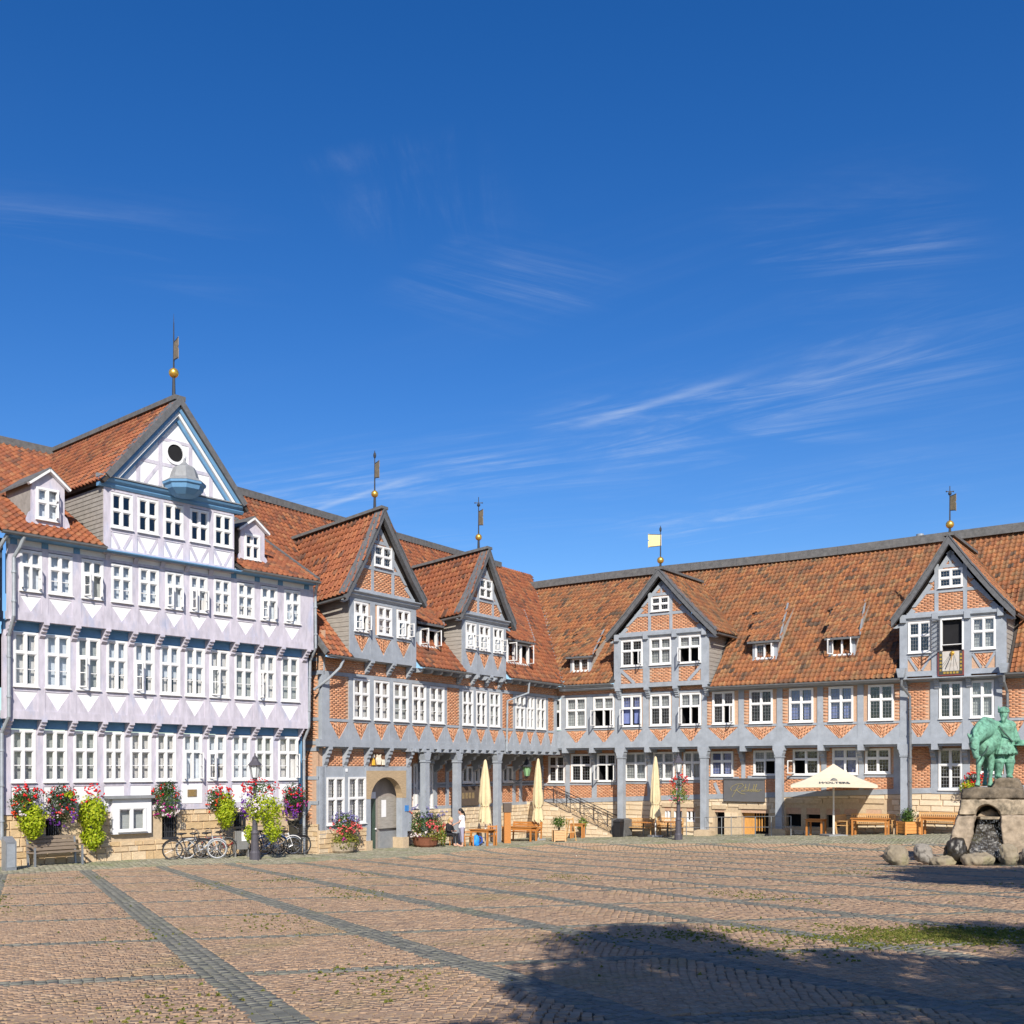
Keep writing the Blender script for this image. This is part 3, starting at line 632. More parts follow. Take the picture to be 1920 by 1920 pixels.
def storey(b, F, out, us, ue, zb, zst, zw0, zw1, zp, wins, posts, tm, infill, plate_m=None, brace=True, bars=(0, 1), lead=False, tr=.38, vflat=.0, chev=True, glass='glass', thin=False, skipv=(), xholes=()):
    """one timber-framed storey: sill beam, posts, foot braces, rails, plate, infill, windows"""
    P = lambda n, m, mt: b.part(n, m, mt)
    m = MB(); m.frect(F, us, ue, zb, zst, out - .2, out + .035); P('beam', m, tm)
    m = MB(); m.frect(F, us, ue, zw1 + .03, zp, out - .14, out + .02); P('plate', m, plate_m or tm)
    zr = zw0 - .15
    posts = sorted(posts); edges = []
    for (u, wd) in posts:
        m = MB(); m.frect(F, u - wd / 2, u + wd / 2, zst, zw1 + .03, out - .12, out + .025 + random.uniform(0, .006)); P('post', m, tm)
    holes = [(w_[0], w_[1], zw0, zw1) for w_ in wins] + list(xholes)
    bays = [(posts[i][0] + posts[i][1] / 2, posts[i + 1][0] - posts[i + 1][1] / 2) for i in range(len(posts) - 1)]
    for i, (e0, e1) in enumerate(bays):
        if e1 - e0 < .12: continue
        mid = (e0 + e1) / 2
        m = MB(); m.frect(F, e0, e1, zr, zw0 - .04, out - .1, out + .018); P('rail', m, tm)
        if brace and i not in skipv:
            for sgn, ee in ((1, e0), (-1, e1)):
                m = MB(); q = mid - sgn * vflat
                if thin: m.fstrip(F, (ee + sgn * .03, zr - .02), (ee + sgn * (e1 - e0) * .40, zst + .03), .10, out - .06, out + .012)
                else: m.fprism(F, [(ee, zst), (q, zst), (q, zst + .03), (ee + sgn * .015, zr), (ee, zr)], out - .06, out + .012 + random.uniform(0, .004))
                P('foot_brace', m, tm)
        if infill == 'white':
            m = MB(); m.frect(F, e0, e1, zst, zr, out - .1, out - .005); P('panel', m, 'plaster_white')
            hs_ = [h for h in holes if h[0] < mid < h[1]]
            for (a, c) in ([(e0, hs_[0][0]), (hs_[0][1], e1)] if hs_ else [(e0, e1)]):
                if c - a > .02: m = MB(); m.frect(F, a, c, zw0 - .04, zw1 + .03, out - .1, out + .004); P('panel', m, tm)
        else:
            holes_wall(b.wall, F, e0 - .05, e1 + .05, zst, zp, holes, out - .09, out - .025)
            b.bricks(F, e0, e1, zw0 - .04, zw1 + .03, out - .012, holes)
            if brace and i not in skipv and chev: b.bricks(F, e0, e1, zst, zr, out - .012, poly=[(e0, zr), (e1, zr), (mid + vflat, zst), (mid - vflat, zst)], chevron=mid)
            else: b.bricks(F, e0, e1, zst, zr, out - .012)
    for w_ in wins:
        window(b, F, w_[0], w_[1], zw0, zw1, out, tr, w_[2] if len(w_) > 2 else 'blind', bars, lead, w_[3] if len(w_) > 3 else (), glass=glass)
    return bays
def pxw(F, out, lst):
    return [(F.u(a[0], out), F.u(a[1], out), *a[2:]) for a in lst]
def mids(ws, us, ue, pw=None):
    ps = []
    for a, c in zip(ws, ws[1:]): ps.append(((a[1] + c[0]) / 2, c[0] - a[1]))
    return [((us + ws[0][0]) / 2, ws[0][0] - us)] + ps + [((ws[-1][1] + ue) / 2, ue - ws[-1][1])]
# ================================================================== the lilac town house on the left
B1 = Bld('timber_house', FL.W(5, 0, 0), 'tall lilac and white timber-framed house with a high gable, at the left')
LU0, LU1 = -.55, 11.15
O1, O2, O3, O4 = 0., .35, .7, .8
op2 = lambda c, side, a: (0, c, side, a)
w1 = pxw(FL, O1, [(20, 66, 'grey'), (81, 125, 'grey'), (137, 181, 'grey'), (194, 232, 'curtain_or_sunlit_sash'), (243, 283, 'curtain_or_sunlit_sash'), (292, 329, 'curtain_or_sunlit_sash'), (342, 378, 'blind', [op2(1, -1, 78), op2(0, 1, 115)]), (388, 423, 'half', [op2(0, 1, 62)]), (434, 468, 'blind'), (478, 511, 'grey'), (521, 558, 'curtain_or_sunlit_sash', [op2(1, -1, 70)])])
w2 = pxw(FL, O2, [(24, 71, 'curtain_or_sunlit_sash'), (84, 131, 'blind'), (143, 187, 'grey', [op2(0, 1, 60)]), (199, 238, 'half'), (250, 289, 'half', [op2(0, 1, 60)]), (299, 337, 'half'), (346, 383, 'half'), (392, 429, 'curtain_or_sunlit_sash', [op2(0, 1, 35)]), (439, 475, 'grey'), (484, 516, 'sheer', [op2(0, 1, 105)]), (526, 560, 'grey')])
w3 = pxw(FL, O3, [(36, 78, 'blind', [op2(1, -1, 75), op2(0, 1, 110)]), (90, 135, 'blind'), (152, 193, 'grey', [op2(1, -1, 65), op2(0, 1, 60)]), (208, 247, 'blind'), (259, 297, 'blind'), (309, 343, 'blind', [op2(1, -1, 68), op2(0, 1, 60)]), (355, 388, 'half', [op2(1, -1, 80), op2(0, 1, 75)]), (400, 432, 'half'), (444, 476, 'half'), (488, 519, 'blind', [op2(1, -1, 60), op2(0, 1, 65)]), (532, 562, 'blind', [op2(0, 1, 40)])])
z1b = 1.92
# ground storey: sill beam on stone, short panels
p1 = mids(w1, LU0 + .05, LU1 - .2); p2 = mids(w2, LU0, LU1); p3 = mids(w3, LU0, LU1)
storey(B1, FL, O1, LU0 + .05, LU1 - .2, z1b, 2.13, 2.95, 4.62, 4.80, w1, p1, 'timber_lilac', 'white', 'timber_blue', brace=False)
storey(B1, FL, O2, LU0, LU1, 4.94, 5.20, 5.97, 7.68, 7.86, w2, p2, 'timber_lilac', 'white', 'timber_blue')
storey(B1, FL, O3, LU0, LU1, 8.0, 8.26, 8.93, 10.2, 10.32, w3, p3, 'timber_lilac', 'white', 'timber_lilac')
for (ps, zt, oa, ob) in ((p1, 4.94, O1, O2), (p2, 8.0, O2, O3)):
    for (u, wd) in ps: console(B1, FL, u, min(.17, wd), zt, oa + .02, ob + .05, 'timber_lilac', .5)
    m = MB(); m.frect(FL, LU0, LU1, zt - .14, zt - .005, oa - .1, oa + .03); B1.part('plate', m, 'timber_blue')
    m = MB(); m.frect(FL, LU0, LU1, zt - .02, zt + .03, oa - .3, ob - .16); B1.part('soffit', m, 'timber_blue')
# strip under the eave
m = MB(); m.frect(FL, LU0, LU1, 10.32, 10.72, O3 - .14, O3 - .01); B1.part('panel', m, 'plaster_white')
for (u, wd) in p3:
    if 2.6 < u < 7.4: console(B1, FL, u, .15, 10.48, O3 + .02, O3 + .14, 'timber_lilac', .2)
    else: m = MB(); m.frect(FL, u - .1, u + .1, 10.32, 10.66, O3 - .1, O3 + .03); B1.part('post', m, 'timber_blue')
# stone base, each block a piece of its own
m = MB(); holes_wall(m, FL, LU0, LU1 - .15, -.6, z1b, [(FL.u(213), FL.u(275), 1.2, z1b), (FL.u(541), FL.u(565), 0, 1.35), (FL.u(305), FL.u(333), .9, 1.75), (FL.u(87), FL.u(117), .9, 1.75), (FL.u(440), FL.u(462), .9, 1.75)], -.35, -.04); plinth = B1.part('plinth', m, 'stone_joint')
sh = [(FL.u(210), FL.u(282), 1.1, 2.3), (FL.u(543), FL.u(563), -.2, 1.3), (FL.u(307), FL.u(331), .95, 1.7), (FL.u(89), FL.u(115), .95, 1.7), (FL.u(441), FL.u(461), .95, 1.7)]
T, Rm = [], []; z = -.35
while z < z1b - .08:
    h = random.choice([.17, .2, .24, .28, .34]); h = min(h, z1b - z); u = LU0
    while u < LU1 - .2:
        wd = random.choice([.28, .36, .45, .55, .68, .8]); wd = min(wd, LU1 - .15 - u); c = u + wd / 2
        if not any(a - .02 < c + wd * .5 and c - wd * .5 < e + .02 and za < z + h and z < zb_ for a, e, za, zb_ in sh):
            T.append(tuple(FL.W(c, -.02 + random.uniform(-.012, .012), z + h / 2))); Rm.append([[FL.t[i] * (wd - .025), (0, 0, 1)[i] * (h - .022), FL.n[i]] for i in range(3)])
        u += wd
    z += h
SBV = [(-.5, -.5, -.05), (.5, -.5, -.05), (.5, .5, -.05), (-.5, .5, -.05), (-.47, -.44, .02), (.46, -.45, .025), (.47, .44, .018), (-.46, .45, .028)]
inst_objs('stone', SBV, BF, T, Rm, 'sandstone', plinth)
# shop-like bay window in the base, cellar grilles, wooden shutter, plaque
ua, ub = FL.u(207), FL.u(280)
m = MB(); holes_wall(m, FL, ua, ub, 1.15, 2.36, [(FL.u(217), FL.u(269), 1.25, 2.05)], -.3, .14); bw = B1.part('window_surround', m, 'plaster_white')
m = MB(); m.frect(FL, FL.u(194), ub + .05, 2.36, 2.46, -.1, .3); B1.part('canopy_ledge', m, 'lead')
window(B1, FL, FL.u(217), FL.u(269), 1.25, 2.05, .13, None, 'grey', (0, 0), ft=.045)
for xa, xb in ((307, 331), (89, 115), (441, 461)):
    a, c = FL.u(xa), FL.u(xb); m = MB(); m.frect(FL, a - .06, c + .06, .9, .95, -.05, .03); m.frect(FL, a - .06, c + .06, 1.7, 1.76, -.05, .03)
    for i in range(6): uu = a + (c - a) * (i + .5) / 6; m.frect(FL, uu - .012, uu + .012, .95, 1.7, -.02, .01)
    for zz in (1.15, 1.45): m.frect(FL, a, c, zz - .012, zz + .012, -.03, .0)
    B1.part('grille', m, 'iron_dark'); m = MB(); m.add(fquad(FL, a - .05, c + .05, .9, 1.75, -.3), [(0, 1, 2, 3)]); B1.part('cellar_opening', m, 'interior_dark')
mat('dark_oak', (.045, .04, .028), .8, .3, 5, .3, stretch=(4, 4, 1))
for i in range(5):
    a = FL.u(541.5) + (FL.u(563) - FL.u(541.5)) * i / 5; m = MB(); m.frect(FL, a + .004, a + (FL.u(563) - FL.u(541.5)) / 5 - .004, -.1, 1.33, -.12, -.06); B1.part('shutter_board', m, 'dark_oak')
mat('bronze_plaque', (.33, .25, .15), .4, .25, 14, metal=.4)
ua, ub = FL.u(340), FL.u(378); m = MB(); m.frect(FL, ua, ub, 2.13, 2.83, -.05, .05); B1.part('panel', m, 'plaster_white')
m = MB(); m.frect(FL, FL.u(350), FL.u(367), 2.37, 2.63, .05, .075); pq_ = B1.part('plaque', m, 'bronze_plaque')
m = MB(); a, c = FL.u(350), FL.u(367); [m.frect(FL, a + .05, c - .05 - .06 * (i % 2), 2.59 - i * .045, 2.605 - i * .045, .075, .08) for i in range(5)]; m.build('lettering', 'gold', pq_)
# ---- gable
GU0, GU1, GA_U = 2.5, 7.48, 5.12
w4 = pxw(FL, O4, [(207, 248, 'dark'), (257, 296, 'dark'), (306, 343, 'dark'), (355, 391, 'dark'), (400, 435, 'dark')])
p4 = mids(w4, GU0, GU1)
storey(B1, FL, O4, GU0, GU1, 10.48, 10.68, 11.37, 12.53, 12.66, w4, p4, 'timber_lilac', 'white', 'timber_lilac', thin=True, bars=(0, 0), tr=.5)
zg = 12.95; za = 15.52; hu = 2.2
m = MB(); m.fprof(FL, GU0 - .2, GU1 + .35, [(O4 - .1, 12.66), (O4 + .06, 12.66), (O4 + .12, 12.74), (O4 + .12, 12.8), (O4 + .22, 12.86), (O4 + .26, zg - .02), (O4 - .1, zg)]); B1.part('cornice', m, 'timber_blue')
m = MB(); m.fprof(FL, GU0 - .22, GU1 + .37, [(O4 - .1, zg), (O4 + .29, zg), (O4 + .29, zg + .03), (O4 + .0, zg + .13), (O4 - .1, zg + .13)]); B1.part('cornice_cap', m, 'lead')
m = MB(); m.fprism(FL, [(GA_U - hu, zg), (GA_U + hu, zg), (GA_U, za)], O4 - .12, O4); B1.part('gable_panel', m, 'plaster_white')
def hw(z): return hu * (za - z) / (za - zg)
for (z, wd) in ((13.85, .12), (14.72, .11)):
    m = MB(); m.frect(FL, GA_U - hw(z), GA_U + hw(z), z - wd / 2, z + wd / 2, O4 - .02, O4 + .014); B1.part('rail', m, 'timber_lilac')
for du, zt in ((-.58, 14.9), (.58, 14.9), (-1.4, 13.9), (1.4, 13.9)):
    m = MB(); m.frect(FL, GA_U + du - .07, GA_U + du + .07, zg + .13, zt if abs(du) < 1 else 13.8, O4 - .02, O4 + .018); B1.part('post', m, 'timber_lilac')
for sg in (-1, 1):
    m = MB(); m.fstrip(FL, (GA_U + sg * 1.15, zg + .13), (GA_U + sg * .62, 13.8), .12, O4 - .02, O4 + .012); B1.part('brace', m, 'timber_lilac')
    # barge boards, layered, and the slate verge
    F_ = FL
    def edge(off, zoff): return [(GA_U + sg * (hu + off), zg - .05 + zoff), (GA_U, za + (za - zg) / hu * off - .0 + zoff)]
    for k, (off, wd, o0, o1, mt) in enumerate(((-.08, .16, O4, O4 + .10, 'timber_blue'), (.06, .12, O4 + .0, O4 + .20, 'white_paint'), (.19, .15, O4, O4 + .26, 'timber_blue'), (.36, .2, O4 - .1, O4 + .36, 'verge_wood'))):
        a, c = edge(off, 0); m = MB(); d = Vector((c[0] - a[0], c[1] - a[1])).normalized(); q = Vector((-d.y, d.x)) * (1 if sg < 0 else -1) * wd
        m.fprism(FL, [a, c, (c[0], c[1] + wd / abs(d.x) ), (a[0] + q.x, a[1] + q.y)], o0, o1); B1.part('barge_board', m, mt)
# round opening with a little bell roof below it
m = MB(); k = 20; ring = [(GA_U - .02 + math.cos(2 * math.pi * i / k) * r, 14.32 + math.sin(2 * math.pi * i / k) * r) for r in (.30, .40) for i in range(k)]
vs_ = [FL.W(u, o, z) for o in (O4, O4 + .05) for u, z in ring]
m.add(vs_, [(i + 40, (i + 1) % k + 40, (i + 1) % k + 60, i + 60) for i in range(k)] + [(i + 20, (i + 1) % k + 20, (i + 1) % k + 60, i + 60) for i in range(k)] + [(i, (i + 1) % k, (i + 1) % k + 40, i + 40) for i in range(k)]); oc = B1.part('round_window', m, 'plaster_white')
m = MB(); m.add([FL.W(u, O4 + .012, z) for u, z in ring[:20]], [tuple(range(20))]); m.build('opening', 'interior_dark', oc)
c = FL.W(GA_U + .1, O4 + .42, -.2); m = MB(); m.lathe([(.74, 13.42), (.70, 13.45), (.50, 13.58), (.44, 13.78), (.36, 13.96), (.16, 14.06), (.05, 14.16), (.02, 14.3)], c, 8, rz=.4); bell = B1.part('bell_roof', m, 'lead')
m = MB(); m.lathe([(.15, 12.92), (.40, 12.98), (.62, 13.16), (.66, 13.3), (.72, 13.34), (.73, 13.42)], c, 8, rz=.4); m.build('cornice', 'timber_blue', bell)
# ---- roofs of the lilac house
EO, EZ1, RO, RZ = 1.12, 10.62, -8.3, 16.05
def LW(u, o, z): return FL.W(u, o, z)
def LRZ(o): return EZ1 + (EO - o) / (EO - RO) * (RZ - EZ1)
gback = -8.3
def in_gable(P):
    d = FL.dist(P.x, P.y); u = FL.ul(P.x, P.y)
    zgab = za + .5 - abs(u - GA_U) * (za - zg) / hu
    return zgab > P.z - .05 and abs(u - GA_U) < hu + .55
keepL = lambda P: not in_gable(P)
front_cut = lambda F, spans, dmin: (lambda P: 1e9 if F.dist(P.x, P.y) > dmin and any(a - .02 < F.ul(P.x, P.y) < c_ + .02 for a, c_ in spans) else None)
B1.roof_patch(LW(-4, EO, EZ1), LW(11.05, EO, EZ1), LW(11.05, RO, RZ), LW(-4, RO, RZ), keepL, deck=False)
cut_deck(B1, FL, -4, 11.05, EO, EZ1, RO, RZ, front_cut(FL, [(GU0, GU1)], -.6), 90)
for sg in (-1, 1):
    f = .62; zf = za + .58 - (hu + f) * (za - zg) / hu
    A = [LW(GA_U + sg * (hu + f), O4 + .3, zf), LW(GA_U + sg * (hu + f), gback, zf), LW(GA_U, gback, za + .58), LW(GA_U, O4 + .3, za + .58)]
    keepG = lambda P: P.z > LRZ(FL.dist(P.x, P.y)) - .02 or FL.dist(P.x, P.y) > -.2 and P.z > EZ1
    B1.roof_patch(*A, keepG)
    m = MB(); a, c = GA_U + sg * (hu - .18), 0
    # slate cheeks
    uc = GU0 if sg < 0 else GU1
    planks(B1, 'cheek_board', LW(uc, O4 - .02, 10.62), -FL.n, None, 4.2, 2.05, 14, 'slate_clad', FL.t * sg, .012, clip=lambda t: (0, min(4.2, max(.3, t / ((RZ - EZ1) / (EO - RO)) + .3))))
    m = MB(); m.add([LW(uc - sg * .02, O4 - .1, 10.5), LW(uc - sg * .02, -3.6, 10.5), LW(uc - sg * .02, -3.6, 12.9), LW(uc - sg * .02, O4 - .1, 12.9)], [(0, 1, 2, 3)]); B1.part('cheek_backing', m, 'roof_deck')
m = B1.ridge
m.bar(LW(GA_U, O4 + .32, za + .66), LW(GA_U, gback, za + .66), .42, .16); m.bar(LW(-4, RO, RZ + .06), LW(11.1, RO, RZ + .06), .5, .3)
m.bar(LW(11.08, EO, EZ1 + .05), LW(11.08, RO, RZ + .05), .14, .16)
for sg, ut in ((-1, -1), (1, 1)):                       # lead valleys
    m = MB(); zf = 12.9; B1.deck.add([], []) 
gutter(B1, LW(-.95, EO + .07, EZ1 - .02), LW(GU0 - .1, EO + .07, EZ1 - .03)); gutter(B1, LW(GU1 + .1, EO + .07, EZ1 - .02), LW(11.1, EO + .07, EZ1 - .04))
m = MB(); m.fprof(FL, LU0, LU1, [(O3 - .1, 10.6), (EO, EZ1 - .06), (EO, EZ1 - .1), (O3 - .1, 10.5)]); B1.part('soffit', m, 'timber_blue')
# gabled dormers
def dormer_gabled(b, F, uc, wd, z0, ze, zap, out, wz0, wz1, wu0, wu1, op=(), look='dark'):
    m = MB(); holes_wall(m, F, uc - wd / 2, uc + wd / 2, z0, ze, [(wu0, wu1, wz0, wz1)], out - .12, out); m.fprism(F, [(uc - wd / 2, ze), (uc + wd / 2, ze), (uc, zap - .04)], out - .12, out)
    d = b.part('dormer', m, 'timber_lilac')
    for sg in (-1, 1):
        mm = MB(); mm.fprism(F, [(uc + sg * (wd / 2), z0), (uc + sg * (wd / 2 + .16), z0), (uc + sg * (wd / 2 + .18), z0 + .12), (uc + sg * (wd / 2 + .1), z0 + .34), (uc + sg * wd / 2, z0 + .42)], out - .06, out - .01); mm.build('scroll', 'timber_lilac', d)
        mm = MB(); e = .14; sl = (zap - ze) / (wd / 2); A = F.W(uc + sg * (wd / 2 + e), out + .14, ze - e * sl); C = F.W(uc, out + .14, zap); back = F.n * -2.2
        mm.hexa([A, C, C + back, A + back, A + Vector((0, 0, .07)), C + Vector((0, 0, .07)), C + back + Vector((0, 0, .07)), A + back + Vector((0, 0, .07))]); mm.build('dormer_roof', 'slate_ridge', d)
        mm = MB(); mm.fstrip(F, (uc + sg * (wd / 2 + e), ze - e * sl - .03), (uc, zap - .03), .07, out + .0, out + .16); mm.build('barge_board', 'white_paint', d)
        mm = MB(); uu = uc + sg * (wd / 2 - .03); mm.add([F.W(uu, out - .1, z0), F.W(uu, out - 2.0, z0), F.W(uu, out - 2.0, ze), F.W(uu, out - .1, ze)], [(0, 1, 2, 3)]); mm.build('cheek', 'slate_clad', d)
    window(b, F, wu0, wu1, wz0, wz1, out, .45, look, (0, 0), op=op)
    return d
od = .2
du = FL.uz(91, 900, od); dl = FL.uz(66.7, 977, od); dr = FL.uz(107, 915.6, od)
zA, zE, zB = FL.z(90, 881, od), FL.z(90, 906, od), FL.z(90, 980, od)
dormer_gabled(B1, FL, (FL.u(60, od) + FL.u(121, od)) / 2, FL.u(121, od) - FL.u(60, od), zB - .1, zE, zA, od, FL.z(88, 976, od), FL.z(88, 916, od), FL.u(67, od), FL.u(110, od), [(0, 1, -1, 70), (1, 1, -1, 70)], 'blind')
zA, zE, zB = FL.z(476, 972, od), FL.z(476, 992, od), FL.z(476, 1056, od)
dormer_gabled(B1, FL, (FL.u(451, od) + FL.u(496, od)) / 2, FL.u(496, od) - FL.u(451, od), zB - .1, zE, zA, od, FL.z(472, 1050, od), FL.z(472, 1002, od), FL.u(458, od), FL.u(487, od), (), 'dark')
P = LW(GA_U, O4 - .1, za + .62); kx = 37.0 / FPX
weathervane(B1, P, 1.0, .17, 2.75, (1.45, 2.05, .5), label='weather vane with gilded ball on the highest gable', finial='none', flagdir=(FL.t.x * .2 + .5, -.9))
# downpipes
pipe(B1, [LW(-.25, EO + .05, EZ1 - .1), LW(-.32, EO - .1, 10.2), LW(-.42, O3 + .12, 9.9), LW(-.42, O3 + .12, 8.1), LW(-.42, O2 + .12, 7.5), LW(-.42, O2 + .12, 5.0), LW(-.5, O1 + .14, 4.5), LW(-.5, O1 + .14, 1.2), LW(-.35, O1 + .2, .9), LW(-.35, O1 + .2, .1)], .06)
pipe(B1, [LW(11.0, EO + .05, EZ1 - .1), LW(11.22, O3 + .05, 10.2), LW(11.24, O3 + .05, 8.1), LW(11.24, O2 + .05, 7.6), LW(11.2, O2 + .02, 5.0), LW(11.14, .14, 4.5), LW(11.14, .14, -.1)], .055)
m = MB(); m.frect(FL, LU1 - .05, LU1 + .0, z1b, 10.6, -6, -.0); m.frect(FL, LU1 - .05, LU1 + .03, 4.95, 10.6, -6, O2 - .0); B1.part('side_wall', m, 'timber_blue')
m = MB(); m.frect(FL, LU0 - .02, LU0 + .04, z1b, 10.6, -6, 0); B1.part('side_wall', m, 'timber_blue')
B1.finish_roof('terracotta', 300); B1.finish_wall('plaster_white')
# the neighbour of which only a sliver shows
B0 = Bld('neighbouring_house', FL.W(-2.2, 0, 0), 'dark blue-grey house sliver at the very left edge behind two downpipes')
mat('timber_navy', (.055, .085, .13), .7, .2, 2)
wz = [(-2.0, -1.15, 'half')]
storey(B0, FL, -.1, -4, -.62, 1.9, 2.1, 2.9, 4.6, 4.8, wz, [(-3.9, .2), (-2.15, .3), (-.9, .5)], 'timber_navy', 'white', brace=False)
storey(B0, FL, .2, -4, -.62, 4.9, 5.2, 5.9, 7.6, 7.9, wz, [(-3.9, .2), (-2.15, .3), (-.9, .5)], 'timber_navy', 'white')
storey(B0, FL, .5, -4, -.62, 8.0, 8.25, 8.9, 10.1, 10.5, wz, [(-3.9, .2), (-2.15, .3), (-.9, .5)], 'timber_navy', 'white')
m = MB(); m.frect(FL, -4, -.62, -.5, 1.9, -.4, -.12); B0.part('plinth', m, 'stone_joint')
pipe(B0, [LW(-.75, EO, 10.5), LW(-.9, .75, 10.0), LW(-.86, .7, 8.1), LW(-.9, .4, 7.6), LW(-.9, .4, 5.0), LW(-.9, .1, 4.5), LW(-.9, .1, .1)], .06)
B0.finish_wall('plaster_white')
def bis(f, a, b, n=40):
    fa = f(a)
    for _ in range(n):
        m = (a + b) / 2
        if (f(m) > 0) == (fa > 0): a = m
        else: b = m
    return (a + b) / 2
def roof_pt(F, x, y, rz):
    """the point of a roof slope rz(out) seen at a photo pixel -> (u, out, z)"""
    o = bis(lambda o: F.z(x, y, o) - rz(o), .6, -9); u, z = F.uz(x, y, o); return u, o, z
def brick_gable(b, F, out, u0, u1, zt, apex, fl, fr, gw, tm, RZf, back, dip, curve=.035, rails=(), braces=True, vw=.26, cheek='board_grey', side_h=(0, 0), cheek_sides=(-1, 1), tile_sides=(-1, 1)):
    """front triangle above zt with rafters, posts, brick infill, its window gw=(u0,u1,z0,z1), verge boards, tiled slopes, plank cheeks"""
    ua, za_ = apex
    def prof(ft):                                     # apex -> foot, slightly bell-cast
        d = (ft[0] - ua, ft[1] - za_); return [(ua, za_), (ua + d[0] * (.40 - curve), za_ + d[1] * .40), (ua + d[0] * (.70 - curve * 1.1), za_ + d[1] * .70), (ua + d[0] * (.87 - curve * .6), za_ + d[1] * .87), ft]
    PL, PR = prof(fl), prof(fr)
    def lim(z, p):
        for (a, c) in zip(p, p[1:]):
            if a[1] >= z >= c[1]: t = (a[1] - z) / (a[1] - c[1]); return a[0] + (c[0] - a[0]) * t
        return p[-1][0]
    il = lambda z: lim(min(z + .12, za_), PL) + .10; ir = lambda z: lim(min(z + .12, za_), PR) - .10
    zs = [zt + (za_ - .3 - zt) * i / 8 for i in range(9)]
    poly = [(max(il(z), u0), z) for z in zs] + [(min(ir(z), u1), z) for z in zs[::-1]]
    mid = [(max(il(z), u0), z) for z in zs]
    m = MB()
    for za2, zb2 in zip(zs, zs[1:]):
        hs_ = [(gw[0], gw[1], gw[2], gw[3])]
        a0, a1 = max(il(za2), u0), min(ir(za2), u1); c0, c1 = max(il(zb2), u0), min(ir(zb2), u1)
        if zb2 <= gw[2] or za2 >= gw[3]: b.wall.fprism(F, [(a0, za2), (a1, za2), (c1, zb2), (c0, zb2)], out - .1, out - .025)
        else:
            zc, zd = max(za2, gw[2]), min(zb2, gw[3])
            b.wall.fprism(F, [(a0, za2), (gw[0], za2), (gw[0], zb2), (c0, zb2)], out - .1, out - .025); b.wall.fprism(F, [(gw[1], za2), (a1, za2), (c1, zb2), (gw[1], zb2)], out - .1, out - .025)
            if zc > za2: b.wall.frect(F, gw[0], gw[1], za2, zc, out - .1, out - .025)
            if zd < zb2: b.wall.frect(F, gw[0], gw[1], zd, zb2, out - .1, out - .025)
    pin = [(u + .08, z) for u, z in poly[:9]] + [(u - .08, z) for u, z in poly[9:]]
    b.bricks(F, u0, u1, zt + .1, za_ - .4, out - .012, [gw], pin)
    P = lambda n, mm, mt=tm: b.part(n, mm, mt)
    m = MB(); m.frect(F, max(u0, il(zt)), min(u1, ir(zt)), zt, zt + .12, out - .1, out + .02); P('beam', m)
    for p, sg in ((PL, 1), (PR, -1)):
        for (a, c) in zip(p, p[1:]):
            m = MB(); q = .17; m.fprism(F, [(a[0], a[1] - .2), (c[0], c[1] - .16 if c != p[-1] else c[1]), (c[0] + sg * q, c[1] - .16 if c != p[-1] else c[1] - .02), (a[0] + sg * q, a[1] - .34)], out - .08, out + .022); P('rafter', m)
    for uu in (gw[0] - .09, gw[1] + .09):
        m = MB(); m.frect(F, uu - .08, uu + .08, zt + .12, min(gw[3] + .25, za_ - .5), out - .08, out + .018); P('post', m)
    for z, h in [(gw[2] - .13, .14), (gw[3] + .13, .14)] + list(rails):
        m = MB(); m.frect(F, il(z) - .02, ir(z) + .02, z - h / 2, z + h / 2, out - .08, out + .014); P('rail', m)
    m = MB(); m.frect(F, ua - .05, ua + .05, gw[3] + .2, za_ - .45, out - .08, out + .016); P('post', m)
    window(b, F, *gw[:4], out, .5, 'dark', (0, 0), lead=True, ft=.06, glass='glass')
    # verge boards
    for p, sg in ((PL, -1), (PR, 1)):
        m = MB()
        for i, (a, c) in enumerate(zip(p, p[1:])):
            m.fprism(F, [a, c, (c[0], c[1] + .05 + vw), (a[0], a[1] + vw * 1.35)], out + .14, out + .34)
            m.fprism(F, [(a[0], a[1] + vw * 1.36), (c[0], c[1] + .06 + vw), (c[0] + sg * .02, c[1] + .12 + vw), (a[0] + sg * .02, a[1] + vw * 1.36 + .06)], out - .1, out + .37)
        P('verge_board', m, 'verge_wood')
        for i, (a, c) in enumerate(zip(p, p[1:])):
            up = vw * 1.15; D = back; tile = (sg in tile_sides)
            q = [F.W(c[0], out + .30, c[1] + up), F.W(c[0], out - D, c[1] + up - dip * D), F.W(a[0], out - D, a[1] + up + .03 - dip * D), F.W(a[0], out + .30, a[1] + up + .03)]
            b.roof_patch(*q, keep=lambda P_: P_.z > RZf(F, P_) - .02, tile=tile)
    b.ridge.bar(F.W(ua, out + .36, za_ + vw * 1.3 + .08), F.W(ua, out - back, za_ + vw * 1.3 + .08 - dip * back), .42, .12)
    # eaves of the gable roof: dark soffit, gutter
    for ft, sg in ((fl, -1), (fr, 1)):
        gutter(b, F.W(ft[0] + sg * .05, out + .3, ft[1] + .17), F.W(ft[0] + sg * .05, out - 2.4, ft[1] + .17 - dip * 2.4), .07)
    return PL, PR
